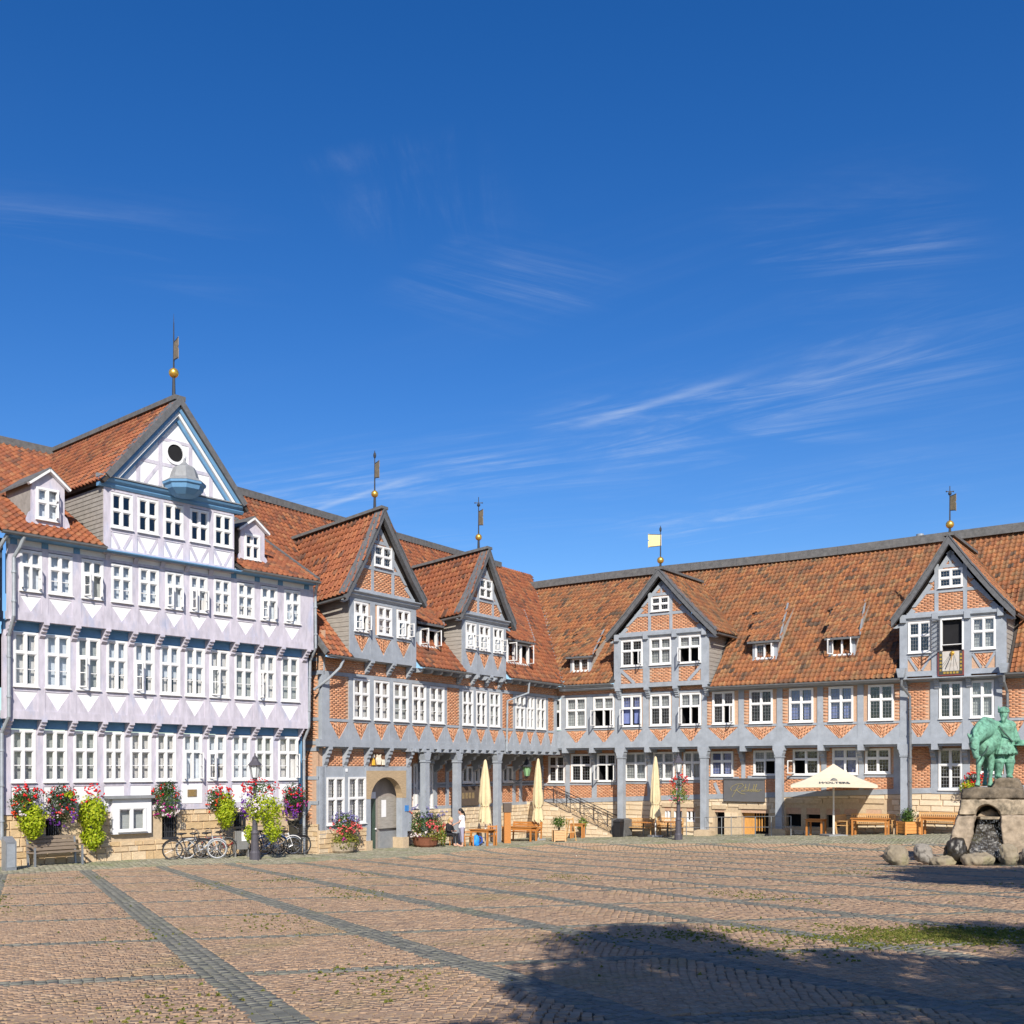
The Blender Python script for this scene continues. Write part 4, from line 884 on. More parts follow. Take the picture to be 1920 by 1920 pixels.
# ================================================================== the brick timber-framed wing in the middle
B2 = Bld('brick_timber_house', FM.W(8, 0, 0), 'grey-blue timbered brick house with two pointed gables and an arched doorway, in the middle', True)
MEZ, MEO = 7.86, .60; MRO = -6.3
MRZ_ = (FM.z(800, 1021, MRO) + FM.z(660, 988, MRO)) / 2
def mrz(o): return MEZ + (MEO - o) / (MEO - MRO) * (MRZ_ - MEZ)
REO = .52; REZL, REZ, RRO = 7.80, 7.36, -6.2
RRZ_ = (FR.z(1500, 1042, RRO) + FR.z(1800, 1010, RRO)) / 2
def rrz(o): return REZ + (REO - o) / (REO - RRO) * (RRZ_ - REZ)
def rrzl(o): return REZL + (REO - o) / (REO - RRO) * (RRZ_ - REZL)
RZM = lambda F, P: mrz(F.dist(P.x, P.y)); 
MU1 = FM.u(1045)
c = lambda *l: list(l)
wm = pxw(FM, 0, [(661.5, 692, 'curtain_or_sunlit_sash'), (700.5, 729, 'curtain_or_sunlit_sash'), (737, 765, 'grey'), (772.5, 798, 'curtain_or_sunlit_sash'), (805, 832, 'curtain_or_sunlit_sash'), (866, 886.5, 'curtain_or_sunlit_sash'), (892, 911.5, 'curtain_or_sunlit_sash'), (917, 936.5, 'grey'), (966, 983.5, 'sheer'), (987, 1001, 'sheer'), (1005, 1022, 'sheer')])
pm = [(FM.u(x), w_) for x, w_ in ((610, .42), (657.5, .24), (696, .28), (733, .26), (768.5, .24), (801.5, .24), (835, .18), (863.5, .2), (889, .24), (914, .24), (939, .2), (964, .15), (985, .15), (1003, .16), (1025, .2), (1041, .25))]
storey(B2, FM, 0, -.25, MU1 + .25, 4.26, 4.56, 5.43, 7.10, 7.28, wm, pm, 'timber_grey', 'brick', vflat=.03)
# wall strip under the eave, with rafter feet
holes_wall(B2.wall, FM, -.2, MU1, 7.28, 7.85, [], -.1, -.02); B2.bricks(FM, -.2, MU1, 7.29, 7.80, -.008)
u = 5.7
while u < MU1 - .2:
    m = MB(); m.fprof(FM, u - .07, u + .07, [(-.05, 7.62), (.42, 7.62), (.5, 7.7), (.5, 7.78), (-.05, 7.86)]); B2.part('rafter_foot', m, 'timber_grey'); u += .72
# gable bodies (jettied out over the first floor)
G1O, G2O = .35, .35
g1 = pxw(FM, G1O, [(663, 689.5, 'curtain_or_sunlit_sash', [op2(1, -1, 72), op2(0, 1, 60)]), (707.5, 734, 'sheer'), (743.5, 768, 'curtain_or_sunlit_sash', [op2(1, -1, 78), op2(0, 1, 60)])])
g1u0, g1u1 = FM.u(655, G1O), FM.u(779.5, G1O)
pg1 = [(g1u0 + .13, .26), (FM.u(698, G1O), .3), (FM.u(738.5, G1O), .28), (g1u1 - .17, .34)]
storey(B2, FM, G1O, g1u0, g1u1, 7.86, 8.1, 9.0, 10.2, 10.36, g1, pg1, 'timber_grey', 'brick', tr=.42)
g2 = pxw(FM, G2O, [(872.5, 892, 'sheer', [op2(1, -1, 70), op2(0, 1, 55)]), (897.5, 918, 'curtain_or_sunlit_sash', [op2(0, 1, 55)]), (924, 943, 'curtain_or_sunlit_sash', [op2(1, -1, 75), op2(0, 1, 55)])])
g2u0, g2u1 = FM.u(866, G2O), FM.u(948, G2O)
pg2 = [(g2u0 + .13, .26), (FM.u(895, G2O), .22), (FM.u(921, G2O), .24), (g2u1 - .12, .24)]
storey(B2, FM, G2O, g2u0, g2u1, 7.86, 8.08, 9.02, 10.22, 10.38, g2, pg2, 'timber_grey', 'brick', tr=.42)
for (pl_, wd) in ((pg1, g1u0), (pg2, g2u0)):
    for (u, w_) in pl_[(1 if pl_ is pg1 else 0):]: console(B2, FM, u, .2, 7.86, .02, .42, 'timber_grey', .55)
for a, c_ in ((g1u0, g1u1), (g2u0, g2u1)):
    m = MB(); m.fprof(FM, a - .1, c_ + .12, [(.2, 10.36), (.40, 10.36), (.44, 10.42), (.50, 10.46), (.50, 10.52), (.60, 10.58), (.60, 10.62), (.2, 10.72)]); B2.part('cornice', m, 'timber_grey')
    m = MB(); m.frect(FM, a, c_, 7.83, 7.88, -.1, .2); B2.part('soffit', m, 'timber_grey')
ap1 = FM.uz(718, 971, .6); ap2 = FM.uz(915, 1044, .6)
brick_gable(B2, FM, .35, g1u0 - .1, g1u1 + .35, 10.66, ap1, FM.uz(648, 1126, .6), FM.uz(797, 1140, .6), (FM.u(701, .35), FM.u(734, .35), FM.z(717, 1064, .35), FM.z(717, 1025, .35)), 'timber_grey', RZM, 6.2, .14)
brick_gable(B2, FM, .35, g2u0 - .1, g2u1 + .3, 10.66, ap2, FM.uz(863, 1162, .6), FM.uz(965, 1183, .6), (FM.u(898.5, .35), FM.u(922, .35), FM.z(910, 1122, .35), FM.z(910, 1087, .35)), 'timber_grey', RZM, 5.6, .11)
for uc, sg in ((g1u0, -1), (g1u1, 1), (g2u0, -1), (g2u1, 1)):
    sl = (MRZ_ - MEZ) / (MEO - MRO)
    planks(B2, 'cheek_board', FM.W(uc, .33, 8.0), -FM.n, None, 3.4, 2.5, 13, 'board_grey', FM.t * sg, .014, clip=lambda t: (0, min(3.0, max(.25, (t + .2) / sl + .3))))
# main roof
def zR_at(P):
    o = FR.dist(P.x, P.y); return rrzl(o)
def zM_at(P): return mrz(FM.dist(P.x, P.y))
def in_g(P):
    u = FM.ul(P.x, P.y); d = FM.dist(P.x, P.y)
    return d > -2.2 and (g1u0 - .12 < u < g1u1 + .12 or g2u0 - .12 < u < g2u1 + .12) and P.z < 10.5
keepM = lambda P: P.z >= zR_at(P) - .01 and not in_g(P)
B2.roof_patch(FM.W(-.45, MEO, MEZ), FM.W(MU1 + 9, MEO, MEZ), FM.W(MU1 + 9, MRO, MRZ_), FM.W(-.45, MRO, MRZ_), keepM, deck=False)
# deck cut along the valley, as strips
fcM = front_cut(FM, [(g1u0 + .06, g1u1 - .06), (g2u0 + .06, g2u1 - .06)], -1.2)
cut_deck(B2, FM, -.45, MU1 + 9, MEO, MEZ, MRO, MRZ_, lambda P: max(fcM(P) or 0, zR_at(P)), 300)
B2.ridge.bar(FM.W(-6, MRO, MRZ_ + .05), FM.W(MU1 + 3.6, MRO, MRZ_ + .05), .5, .32)
B2.ridge.bar(FM.W(-.42, MEO, MEZ + .04), FM.W(-.42, MRO, MRZ_ + .04), .12, .2)
# valley between this roof and the right-hand roof
def valley(t):
    z = MEZ + .02 + t * (RRZ_ - MEZ); om = MEO + (z - MEZ) / (MRZ_ - MEZ) * (MRO - MEO); orr = REO + (z - REZL) / (RRZ_ - REZL) * (RRO - REO)
    A = np.array([[FM.n.x, FM.n.y], [FR.n.x, FR.n.y]]); rhs = np.array([om + FM.o.dot(FM.n), orr + FR.o.dot(FR.n)]); s_ = np.linalg.solve(A, rhs); return Vector((s_[0], s_[1], z))
m = MB(); vp = [valley(t / 10) for t in range(11)]
for a, c_ in zip(vp, vp[1:]): m.bar(a + Vector((0, 0, .03)), c_ + Vector((0, 0, .03)), .2, .03)
B2.part('valley_flashing', m, 'lead')
vt = valley(1.0)
gutter(B2, FM.W(g1u1 + .15, MEO + .08, MEZ - .04), FM.W(g2u0 + .3, MEO + .08, MEZ - .05)); gutter(B2, FM.W(g2u1 + .1, MEO + .08, MEZ - .04), FM.W(MU1 - .5, MEO + .08, MEZ - .05)); gutter(B2, FM.W(-.45, MEO + .08, MEZ - .02), FM.W(g1u0 + .7, MEO + .08, MEZ - .05))
# shed dormers with open casements
def dormer_shed(b, F, xl, xr, yt, yb, rz, eaves, top, look='dark', op=(), tmat='timber_grey', cheeks=True, cols=2):
    """window in the roof slope under a tiled shed roof; eaves/top: photo pixels of the shed roof's corners"""
    u_, o, z0 = roof_pt(F, (xl + xr) / 2, yb, rz); ua, ub = F.u(xl, o), F.u(xr, o); z1 = F.z((xl + xr) / 2, yt, o)
    m = MB(); m.frect(F, ua - .14, ub + .14, z0 - .08, z0, o - .1, o + .08); m.frect(F, ua - .14, ua, z0, z1 + .06, o - .15, o + .02); m.frect(F, ub, ub + .14, z0, z1 + .06, o - .15, o + .02); m.frect(F, ua, ub, z1, z1 + .06, o - .15, o + .02)
    d = b.part('dormer', m, tmat)
    window(b, F, ua, ub, z0, z1, o, None, look, (0, 0), op=op, lead=True, cols=cols, ft=.05)
    el, er = F.uz(*eaves[0], o + .25), F.uz(*eaves[1], o + .25); tl, tr_ = roof_pt(F, *top[0], rz), roof_pt(F, *top[1], rz); ze = (el[1] + er[1]) / 2
    zt_ = (tl[2] + tr_[2]) / 2; ot = (tl[1] + tr_[1]) / 2; tu0, tu1 = (el[0] + tl[0]) / 2, (er[0] + tr_[0]) / 2
    A, B_, C_, D_ = F.W(el[0], o + .25, ze), F.W(er[0], o + .25, ze), F.W(tr_[0], ot, zt_ + .06), F.W(tl[0], ot, zt_ + .06)
    b.roof_patch(A, B_, C_, D_)
    for a, e_, t_ in ((ua - .1, A, D_), (ub + .1, B_, C_)):
        mm = MB(); mm.add([F.W(a, o, z0 - .1), F.W(a, o, ze - .05), F.W(a, ot, zt_), F.W(a, ot, zt_ - .4)], [(0, 1, 2, 3)]); mm.build('cheek', 'board_grey', d)
    mm = MB(); mm.bar(A - Vector((0, 0, .05)), B_ - Vector((0, 0, .05)), .06, .1); mm.build('eave_board', 'verge_wood', d)
    mm = MB(); mm.bar(B_ + Vector((0, 0, .06)), C_ + Vector((0, 0, .04)), .09, .03); mm.build('flashing', 'lead', d)
dormer_shed(B2, FM, 786, 818, 1180, 1213, mrz, ((782, 1165), (832, 1173)), ((764, 1112), (822, 1122)), 'dark', [(0, 0, 1, 100), (0, 1, -1, 62)])
dormer_shed(B2, FM, 949, 990, 1207, 1245, mrz, ((946, 1195), (1003, 1206)), ((940, 1135), (985, 1150)), 'dark', [(0, 0, 1, 95), (0, 2, -1, 60)], cols=3)
pv1 = FM.W(ap1[0], .15, ap1[1] + .38); weathervane(B2, pv1, .68, .15, 2.5, (1.35, 1.95, .42), label='weather vane over the nearer brick gable', finial='bud', flagdir=(.55, -.83))
pv2 = FM.W(ap2[0], .05, ap2[1] + .38); weathervane(B2, pv2, .62, .16, 2.55, (1.2, 1.85, .40), label='weather vane over the second brick gable', finial='cross', flagdir=(.55, -.83))
# downpipes
pipe(B2, [FM.W(.5, .62, 7.75), FM.W(.35, .55, 7.4), FM.W(-.05, .25, 6.9), FM.W(-.35, -.2, 6.5)], .055)
pipe(B2, [FM.W(FM.u(972), .66, 7.75), FM.W(FM.u(972), .60, 7.2), FM.W(FM.u(947), .14, 6.75), FM.W(FM.u(946), .14, 4.2)], .055)
# flank wall
FF = Fac(500, 40, 600, 40); FF.o = FM.W(0, 0, 0); FF.t = FM.n.copy(); FF.n = -FM.t; FF.o.z = 0
# (u runs outwards here, so the wall covers negative u)
for z0_, z1_ in ((4.56, 5.3), (5.42, 7.1), (7.3, 8.6)):
    B2.bricks(FF, -2.6, -.28, z0_, z1_, .0); 
B2.wall.frect(FF, -3, .0, 4.2, 8.9, -.1, -.012)
for z in (5.36, 7.2, 4.41, 7.75): m = MB(); m.frect(FF, -3, .0, z - .07, z + .07, -.05, .02); B2.part('rail', m, 'timber_grey')
m = MB(); m.frect(FF, -.26, .02, 4.26, 8.0, -.05, .03); B2.part('post', m, 'timber_grey')
B2.wall.frect(FF, -3.3, -.32, 0, 4.2, -.1, -.012); B2.bricks(FF, -3.0, -.6, 1.3, 4.1, .0)
for z in (2.0, 3.0, 4.15): m = MB(); m.frect(FF, -3.3, -.3, z - .07, z + .07, -.05, .02); B2.part('rail', m, 'timber_grey')
m = MB(); m.bar(FF.W(-1.3, .02, 1.1), FF.W(-.7, .02, 2.0), .16, .04, up=tuple(FF.n)); B2.part('brace', m, 'timber_grey')
m = MB(); m.frect(FF, -3.3, -.3, -.6, 1.15, -.1, .03); q_ = B2.part('plinth', m, 'stone_joint'); stone_face(FF, -1.8, -.3, -.2, 1.15, .04, q_, 'sandstone')
# ---- ground floor with the arched doorway
DO = -.3; DU0, DU1 = 0., FM.u(769, DO)
gwn = [(FM.u(612, DO), FM.u(645, DO), 'curtain_or_sunlit_sash'), (FM.u(652, DO), FM.u(685, DO), 'curtain_or_sunlit_sash')]
gz0, gz1 = FM.z(650, 1545, DO), FM.z(650, 1457, DO)
ad0, ad1, azt = FM.u(694, DO), FM.u(753, DO), FM.z(723, 1457, DO); azs = FM.z(723, 1497, DO)
base = -.5
def arch_poly(r_out, n=14):
    uc = (ad0 + ad1) / 2; hw_ = (ad1 - ad0) / 2 + r_out
    return [(uc + hw_ * math.cos(math.pi * i / n), azs + (azt - azs + r_out) * math.sin(math.pi * i / n)) for i in range(n + 1)]
m = MB(); ap_ = arch_poly(0); zlt = FM.z(723, 1445, DO); a0, a1 = FM.u(686, DO), FM.u(760, DO)
for (p, q) in zip(ap_, ap_[1:]): m.fprism(FM, [p, (p[0], zlt), (q[0], zlt), q], DO - .3, DO + .05)
m.frect(FM, a0, ad0, azs, zlt, DO - .3, DO + .05); m.frect(FM, ad1, a1, azs, zlt, DO - .3, DO + .05)
mat('lintel_wood', (.42, .31, .19), .8, .22, 5, .3, stretch=(1, 1, 6)); dr = B2.part('door_arch', m, 'lintel_wood')
for ua_, ub_ in ((a0, ad0), (ad1, a1 + .1)): m = MB(); m.frect(FM, ua_, ub_, .3, azs, DO - .3, DO + .04); B2.part('door_post', m, 'timber_grey')
for (ua_, ub_, zz) in ((a0 - .1, ad0 + .02, .32), (ad1 - .05, a1 + .1, .35)): m = MB(); m.frect(FM, ua_, ub_, -.6, zz, DO - .5, DO + .12); B2.part('corner_stone', m, 'stone_joint')
mat('door_wood', (.60, .30, .08), .6, .2, 6, stretch=(5, 5, .6)); mat('door_taupe', (.30, .265, .24), .6, .12, 4); mat('door_glass_green', (.055, .09, .07), .2, .2, 3, spec=.6)
di = DO - .62; m = MB(); m.frect(FM, ad0 - .6, ad1 + 1.2, -.4, azt + .2, di - .1, di); dwall = B2.part('door_wall', m, 'door_taupe')
m = MB(); m.frect(FM, ad0 + .5, ad0 + 1.12, base + .1, 2.25, di, di + .06); dd = B2.part('door', m, 'door_taupe')
m = MB(); m.frect(FM, ad0 + .64, ad0 + .98, base + .25, 2.05, di + .06, di + .075); m.build('pane', 'door_glass_green', dd); m = MB(); m.ball(FM.W(ad0 + .94, di + .12, .75), .045); m.build('handle', 'white_paint', dd)
m = MB(); m.frect(FM, ad0 + .66, ad0 + .96, 2.08, 2.36, di + .08, di + .1); m.build('notice', 'plaster_white', dd)
m = MB(); m.frect(FM, ad0 + 1.2, ad1 + .75, .75, 2.15, di + .0, di + .12); bx_ = B2.part('notice_case', m, 'board_grey'); m = MB(); m.frect(FM, ad0 + 1.32, ad0 + 1.62, 1.25, 2.0, di + .12, di + .13); m.build('notice', 'plaster_white', bx_)
m = MB(); m.frect(FM, ad0 + 1.2, ad1 + .75, base, .62, di, di + .16); B2.part('stone_counter', m, 'sandstone_pale' if False else 'lead')
m = MB(); m.hexa([FM.W(ad0 - .02, DO - .1, base), FM.W(ad0 + .10, DO - .1, base), FM.W(ad0 + .42, DO - .55, base), FM.W(ad0 + .34, DO - .55, base), FM.W(ad0 - .02, DO - .1, 2.05), FM.W(ad0 + .10, DO - .1, 2.05), FM.W(ad0 + .42, DO - .55, 2.05), FM.W(ad0 + .34, DO - .55, 2.05)]); B2.part('door_leaf', m, 'door_wood')
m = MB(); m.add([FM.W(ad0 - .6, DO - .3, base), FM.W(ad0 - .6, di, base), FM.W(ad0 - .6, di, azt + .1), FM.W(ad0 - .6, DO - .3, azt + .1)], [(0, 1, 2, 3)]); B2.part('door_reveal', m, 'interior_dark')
m = MB(); m.add([FM.W(ad0 - .6, DO - .3, azt + .12), FM.W(ad1 + 1.2, DO - .3, azt + .12), FM.W(ad1 + 1.2, di, azt + .12), FM.W(ad0 - .6, di, azt + .12)], [(0, 1, 2, 3)]); B2.part('door_ceiling', m, 'timber_grey')
zbk0, zbk1 = FM.z(650, 1437, DO), 4.05
m = MB(); holes_wall(m, FM, DU0, a0, .9, zbk0, [(g_[0], g_[1], gz0, gz1) for g_ in gwn], DO - .1, DO); m.frect(FM, a0, DU1 + .1, zlt, zbk0, DO - .1, DO); m.frect(FM, a1 + .1, DU1 + .1, .6, zlt, DO - .1, DO); B2.part('timber_wall', m, 'timber_grey')
for g_ in gwn: window(B2, FM, g_[0], g_[1], gz0, gz1, DO, .46, 'curtain_or_sunlit_sash', (0, 0), lead=True)
for u in (.0 + .2, gwn[0][0] - .16, FM.u(648.5, DO), FM.u(688, DO)): m = MB(); m.frect(FM, u - .12, u + .12, .7, zbk0, DO - .02, DO + .03); B2.part('post', m, 'timber_grey')
m = MB(); m.frect(FM, DU0, a0, -.6, .9, DO - .3, DO + .02); q_ = B2.part('plinth', m, 'stone_joint'); stone_face(FM, DU0, a0, -.2, .9, DO + .03, q_, 'sandstone')
B2.wall.frect(FM, DU0, DU1 + .1, zbk0, 4.26, DO - .1, DO - .02); B2.bricks(FM, DU0 + .3, DU1, zbk0 + .02, 4.1, DO - .008)
for x in (609, 646, 686, 724, 765): u = FM.u(x, DO); m = MB(); m.frect(FM, u - .12, u + .12, zbk0, 4.2, DO - .05, DO + .03); B2.part('post', m, 'timber_grey'); console(B2, FM, u, .2, 4.26, DO + .03, .05, 'timber_grey', .75)
m = MB(); m.frect(FM, DU0, DU1 + .1, 4.2, 4.26, DO - .2, -.1); B2.part('soffit', m, 'timber_grey')
# carved coat of arms over the door
mat('carved_white', (.78, .72, .58), .7, .2, 12, .3); mat('carved_yellow', (.75, .46, .05), .6, .15, 8); mat('carved_brown', (.16, .08, .04), .7, .2, 8)
ca = FM.u(695, DO); cb = FM.u(721, DO); zc0, zc1 = FM.z(708, 1436, DO), FM.z(708, 1412, DO)
m = MB(); m.frect(FM, ca, cb, zc0, zc1, DO - .02, DO + .03); arms = B2.part('coat_of_arms', m, 'carved_brown')
m = MB(); cu = (ca + cb) / 2; zm = (zc0 + zc1) / 2; w_ = cb - ca; h_ = zc1 - zc0
m.fprism(FM, [(cu - .1, zc0 + .05), (cu + .1, zc0 + .05), (cu + .17, zm), (cu + .1, zm + .1), (cu + .14, zc1 - .05), (cu, zc1 - .12), (cu - .14, zc1 - .05), (cu - .1, zm + .1), (cu - .17, zm)], DO + .03, DO + .09); m.fprism(FM, [(ca + .05, zm + .05), (ca + .2, zm + .1), (ca + .16, zc1 - .06), (ca + .08, zc1 - .1)], DO + .03, DO + .07); m.fprism(FM, [(cb - .22, zc0 + .04), (cb - .06, zc0 + .04), (cb - .08, zm), (cb - .2, zm)], DO + .03, DO + .08); m.build('shield', 'carved_white', arms)
m = MB(); m.fprism(FM, [(ca + .04, zc0 + .03), (ca + .22, zc0 + .03), (ca + .2, zm - .04), (ca + .1, zm + .06)], DO + .03, DO + .07); m.build('supporter', 'carved_yellow', arms)
mat('sign_blue', (.05, .22, .55), .4, .1, 5)
m = MB(); m.frect(FM, FM.u(757.5, DO), FM.u(764.5, DO), FM.z(760, 1521, DO), FM.z(760, 1510, DO), DO + .03, DO + .06); B2.part('door_sign', m, 'sign_blue')
m = MB(); m.frect(FM, FM.u(647, DO), FM.u(650, DO), FM.z(648, 1447, DO), FM.z(648, 1441, DO), DO + .03, DO + .06); B2.part('house_number', m, 'plaster_white')
# ---- arcade of the middle wing
AO = -1.75; AU0, AU1 = DU1 + .1, MU1 + 1.0
m = MB(); m.frect(FM, AU0, MU1, 4.1, 4.3, AO, -.1); B2.part('soffit', m, 'timber_grey')
for x in (797, 857, 932.5):
    u = FM.u(x, -.1); gz = ground(*FM.W(u, -.1, 0).xy) - .1; m = MB(); m.frect(FM, u - .15, u + .15, gz, 3.75, -.26, .04)
    m.fprism(FM, [(u - .15, 3.75), (u + .15, 3.75), (u + .23, 3.98), (u + .23, 4.02), (u + .30, 4.1), (u + .30, 4.2), (u - .30, 4.2), (u - .30, 4.1), (u - .23, 4.02), (u - .23, 3.98)], -.3, .06)
    m.frect(FM, u - .19, u + .19, 3.66, 3.72, -.28, .07); B2.part('column', m, 'timber_grey')
awn = [(866, 886, 1437, 1468), (889, 905, 1437, 1468), (942, 961, 1437, 1467)]
aw = [(FM.u(a, AO), FM.u(c_, AO), FM.z((a + c_) / 2, yb, AO), FM.z((a + c_) / 2, yt, AO)) for a, c_, yt, yb in awn]
narrow = [(FM.u(a, AO), FM.u(c_, AO), FM.z(a, 1515, AO), FM.z(a, 1432, AO)) for a, c_ in ((774, 782), (804, 811))]
B2.wall.v and None
holes_wall(B2.wall, FM, AU0 - .6, AU1, .6, 4.2, [h for h in aw + narrow], AO - .1, AO - .02)
B2.bricks(FM, AU0, AU1, 1.55, 4.1, AO - .008, aw + narrow)
for h in aw: window(B2, FM, h[0], h[1], h[2], h[3], AO, None, 'curtain_or_sunlit_sash', (0, 0), lead=True)
for h in narrow: window(B2, FM, h[0], h[1], h[2], h[3], AO, .5, 'sheer', (0, 0), cols=1, ft=.09)
for x in (787, 793, 816, 838, 862, 887.5, 908, 938, 963.5, 976): u = FM.u(x, AO); m = MB(); m.frect(FM, u - .13, u + .13, .6, 4.2, AO - .05, AO + .03); B2.part('post', m, 'timber_grey'); console(B2, FM, u, .2, 4.15, AO + .03, AO + 1.15, 'timber_grey', .95)
for za2 in (1.5, FM.z(890, 1472, AO), FM.z(830, 1470, AO)): m = MB(); m.frect(FM, AU0, AU1, za2 - .08, za2 + .08, AO - .05, AO + .018); B2.part('rail', m, 'timber_grey')
m = MB(); m.frect(FM, AU0, AU1, -.9, 1.42, AO - .3, AO + .05); q_ = B2.part('plinth', m, 'stone_joint'); stone_face(FM, AU0, AU1, -.45, 1.42, AO + .06, q_, 'sandstone_pale')
for x in range(765, 1050, 14):
    u = FM.u(x, -.02); m = MB(); m.frect(FM, u - .1, u + .1, 4.12, 4.26, -.6, .1); B2.part('beam_head', m, 'timber_grey')
mat('notice_brown', (.10, .075, .06), .6, .15, 6)
u0_, u1_ = FM.u(863, AO + .1), FM.u(897, AO + .1); m = MB(); m.frect(FM, u0_, u1_, FM.z(880, 1510, AO + .1), FM.z(880, 1474, AO + .1), AO + .04, AO + .14); nb_ = B2.part('notice_board', m, 'notice_brown')
m = MB()
for i in range(4): m.frect(FM, u0_ + .1 + i * .28, u0_ + .3 + i * .28, FM.z(880, 1497, AO + .1), FM.z(880, 1486, AO + .1), AO + .14, AO + .145)
m.build('menu_sheet', 'vane_metal', nb_)
B2.finish_roof('terracotta', 300); B2.finish_wall('mortar')
# ================================================================== the long brick range on the right
B3 = Bld('brick_timber_range', FR.W(10, 0, 0), 'long grey-blue timbered brick range with orange tiled roof and two gables, on the right', True)
RU0, RU1 = -.1, 27.0
wr = pxw(FR, 0, [(1033, 1052, 'low'), (1062, 1099.5, 'grey'), (1113, 1152, 'low', [op2(0, 1, 80), op2(1, -1, 105)]), (1166, 1203, 'bluec', [op2(0, 1, 78), op2(1, -1, 125)]), (1219, 1258, 'low'), (1275.5, 1315, 'low', [op2(0, 1, 78), op2(1, -1, 110)]), (1336, 1377, 'dark', [op2(1, -1, 95)]), (1405.5, 1449, 'dark'), (1480, 1525, 'bluec'), (1554, 1600, 'bluec'), (1628, 1676, 'dark'), (1761, 1804.5, 'dark'), (1819, 1864, 'grey'), (1940, 1985, 'grey')])
prr = [(FR.u(x), w_) for x, w_ in ((1029, .18), (1057, .26), (1106, .36), (1159, .36), (1211, .34), (1266.5, .38), (1321, .26), (1390, .27), (1462, .27), (1538, .27), (1613.5, .27), (1695, .34), (1752, .34), (1812, .3), (1872, .3), (1930, .3), (2000, .3), (2090, .3))]
storey(B3, FR, 0, RU0 - .3, RU1, 4.46, 4.76, 5.54, 7.13, 7.28, wr[1:], prr[1:], 'timber_grey', 'brick', lead=True, vflat=.10, bars=(0, 0), tr=.42)
window(B3, FR, wr[0][0] + .1, wr[0][1], 5.5, 7.1, 0, .42, 'low', (0, 0), cols=1)
m = MB(); m.frect(FR, RU0 - .3, FR.u(1060), 4.4, 5.42, -.08, .0); B3.part('timber_wall', m, 'timber_grey')
holes_wall(B3.wall, FR, RU0, RU1, 7.28, 7.75, [], -.1, -.02); B3.bricks(FR, RU0, RU1, 7.29, 7.45, -.008)
GO = .3
gAw = pxw(FR, GO, [(1165, 1205.5, 'dark', [op2(1, -1, 100)]), (1218.5, 1259, 'grey'), (1273, 1315, 'low', [op2(0, 1, 75), op2(1, -1, 110)])])
a0g, a1g = FR.u(1151.5, GO), FR.u(1329, GO)
pA = [(FR.u(1158, GO), .4), (FR.u(1212, GO), .36), (FR.u(1266, GO), .38), (FR.u(1322, GO), .42)]
storey(B3, FR, GO, a0g, a1g, 7.50, 7.72, 8.6, 9.95, 10.02, gAw, pA, 'timber_grey', 'brick', lead=True, bars=(0, 0), tr=.42, brace=False)
for sg, (ua_, ub_) in ((1, (FR.u(1164, GO), FR.u(1190, GO))), (-1, (FR.u(1315, GO), FR.u(1290, GO)))):
    m = MB(); m.fstrip(FR, (ua_, 8.42), (ub_, 7.72), .15, GO - .05, GO + .022); B3.part('foot_brace', m, 'timber_grey')
gBw = pxw(FR, GO, [(1703, 1745.5, 'dark'), (1821.5, 1867.5, 'grey')])
b0g, b1g = FR.u(1687.5, GO), FR.u(1886, GO)
pB = [(FR.u(1694.5, GO), .34), (FR.u(1754.5, GO), .34), (FR.u(1814.5, GO), .32), (FR.u(1877, GO), .42)]
storey(B3, FR, GO, b0g, b1g, 7.40, 7.62, 8.42, 9.78, 9.86, gBw, pB, 'timber_grey', 'brick', lead=True, bars=(0, 0), tr=.45, brace=True, thin=True, chev=True, skipv=(1,), xholes=[(FR.u(1763.5, GO), FR.u(1807.5, GO), 8.42, 9.82)])
# hatch in gable B: open black doorway with a leaded sash folded out
hu0, hu1 = FR.u(1763.5, GO), FR.u(1807.5, GO); m = MB(); m.frect(FR, hu0 - .0, hu0 + .07, 8.45, 9.82, GO - .1, GO + .06); m.frect(FR, hu1 - .07, hu1, 8.45, 9.82, GO - .1, GO + .06); m.frect(FR, hu0, hu1, 9.76, 9.83, GO - .1, GO + .06); m.frect(FR, hu0 + .07, hu1 - .07, 8.68, 8.71, GO - .08, GO + .05); hatch = B3.part('hatch', m, 'white_paint')
m = MB(); m.add(fquad(FR, hu0, hu1, 8.42, 9.8, GO - .16), [(0, 1, 2, 3)]); m.build('opening', 'interior_dark', hatch)
m = MB(); pq, st = sash(m, FR, hu0 - .02, .62, 8.4, 9.8, GO + .08, 1, R_(115), 6, .05); m.build('shutter', 'steel_stay', hatch); mm = MB(); mm.add(pq, [(0, 1, 2, 3)]); mm.build('pane', 'glass', hatch)
# sundial under the hatch
mat('dial_face', (.50, .47, .43), .85, .14, 5, .1, spot=((.38, .33, .28), 3, .5, .7, .6)); mat('dial_red', (.20, .045, .04), .7, .2, 6); mat('dial_dark', (.05, .055, .05), .7, .2, 6)
su0, su1, sz0, sz1 = FR.u(1759, GO), FR.u(1808, GO), FR.z(1784, 1266.5, GO + .1), FR.z(1784, 1221, GO + .1)
m = MB(); m.frect(FR, su0, su1, sz0, sz1, GO + .02, GO + .1); sdl = B3.part('sundial', m, 'dial_red'); sdl['label'] = 'sundial with gilt numerals under the open hatch'
m = MB(); m.frect(FR, su0 + .05, su1 - .05, sz0 + .05, sz1, GO + .1, GO + .108); m.build('dial_border', 'dial_dark', sdl)
m = MB(); m.frect(FR, su0 + .2, su1 - .18, sz0 + .2, sz1, GO + .108, GO + .118); m.build('dial_face', 'dial_face', sdl)
m = MB(); g0 = (su0 + su1) / 2 + .08
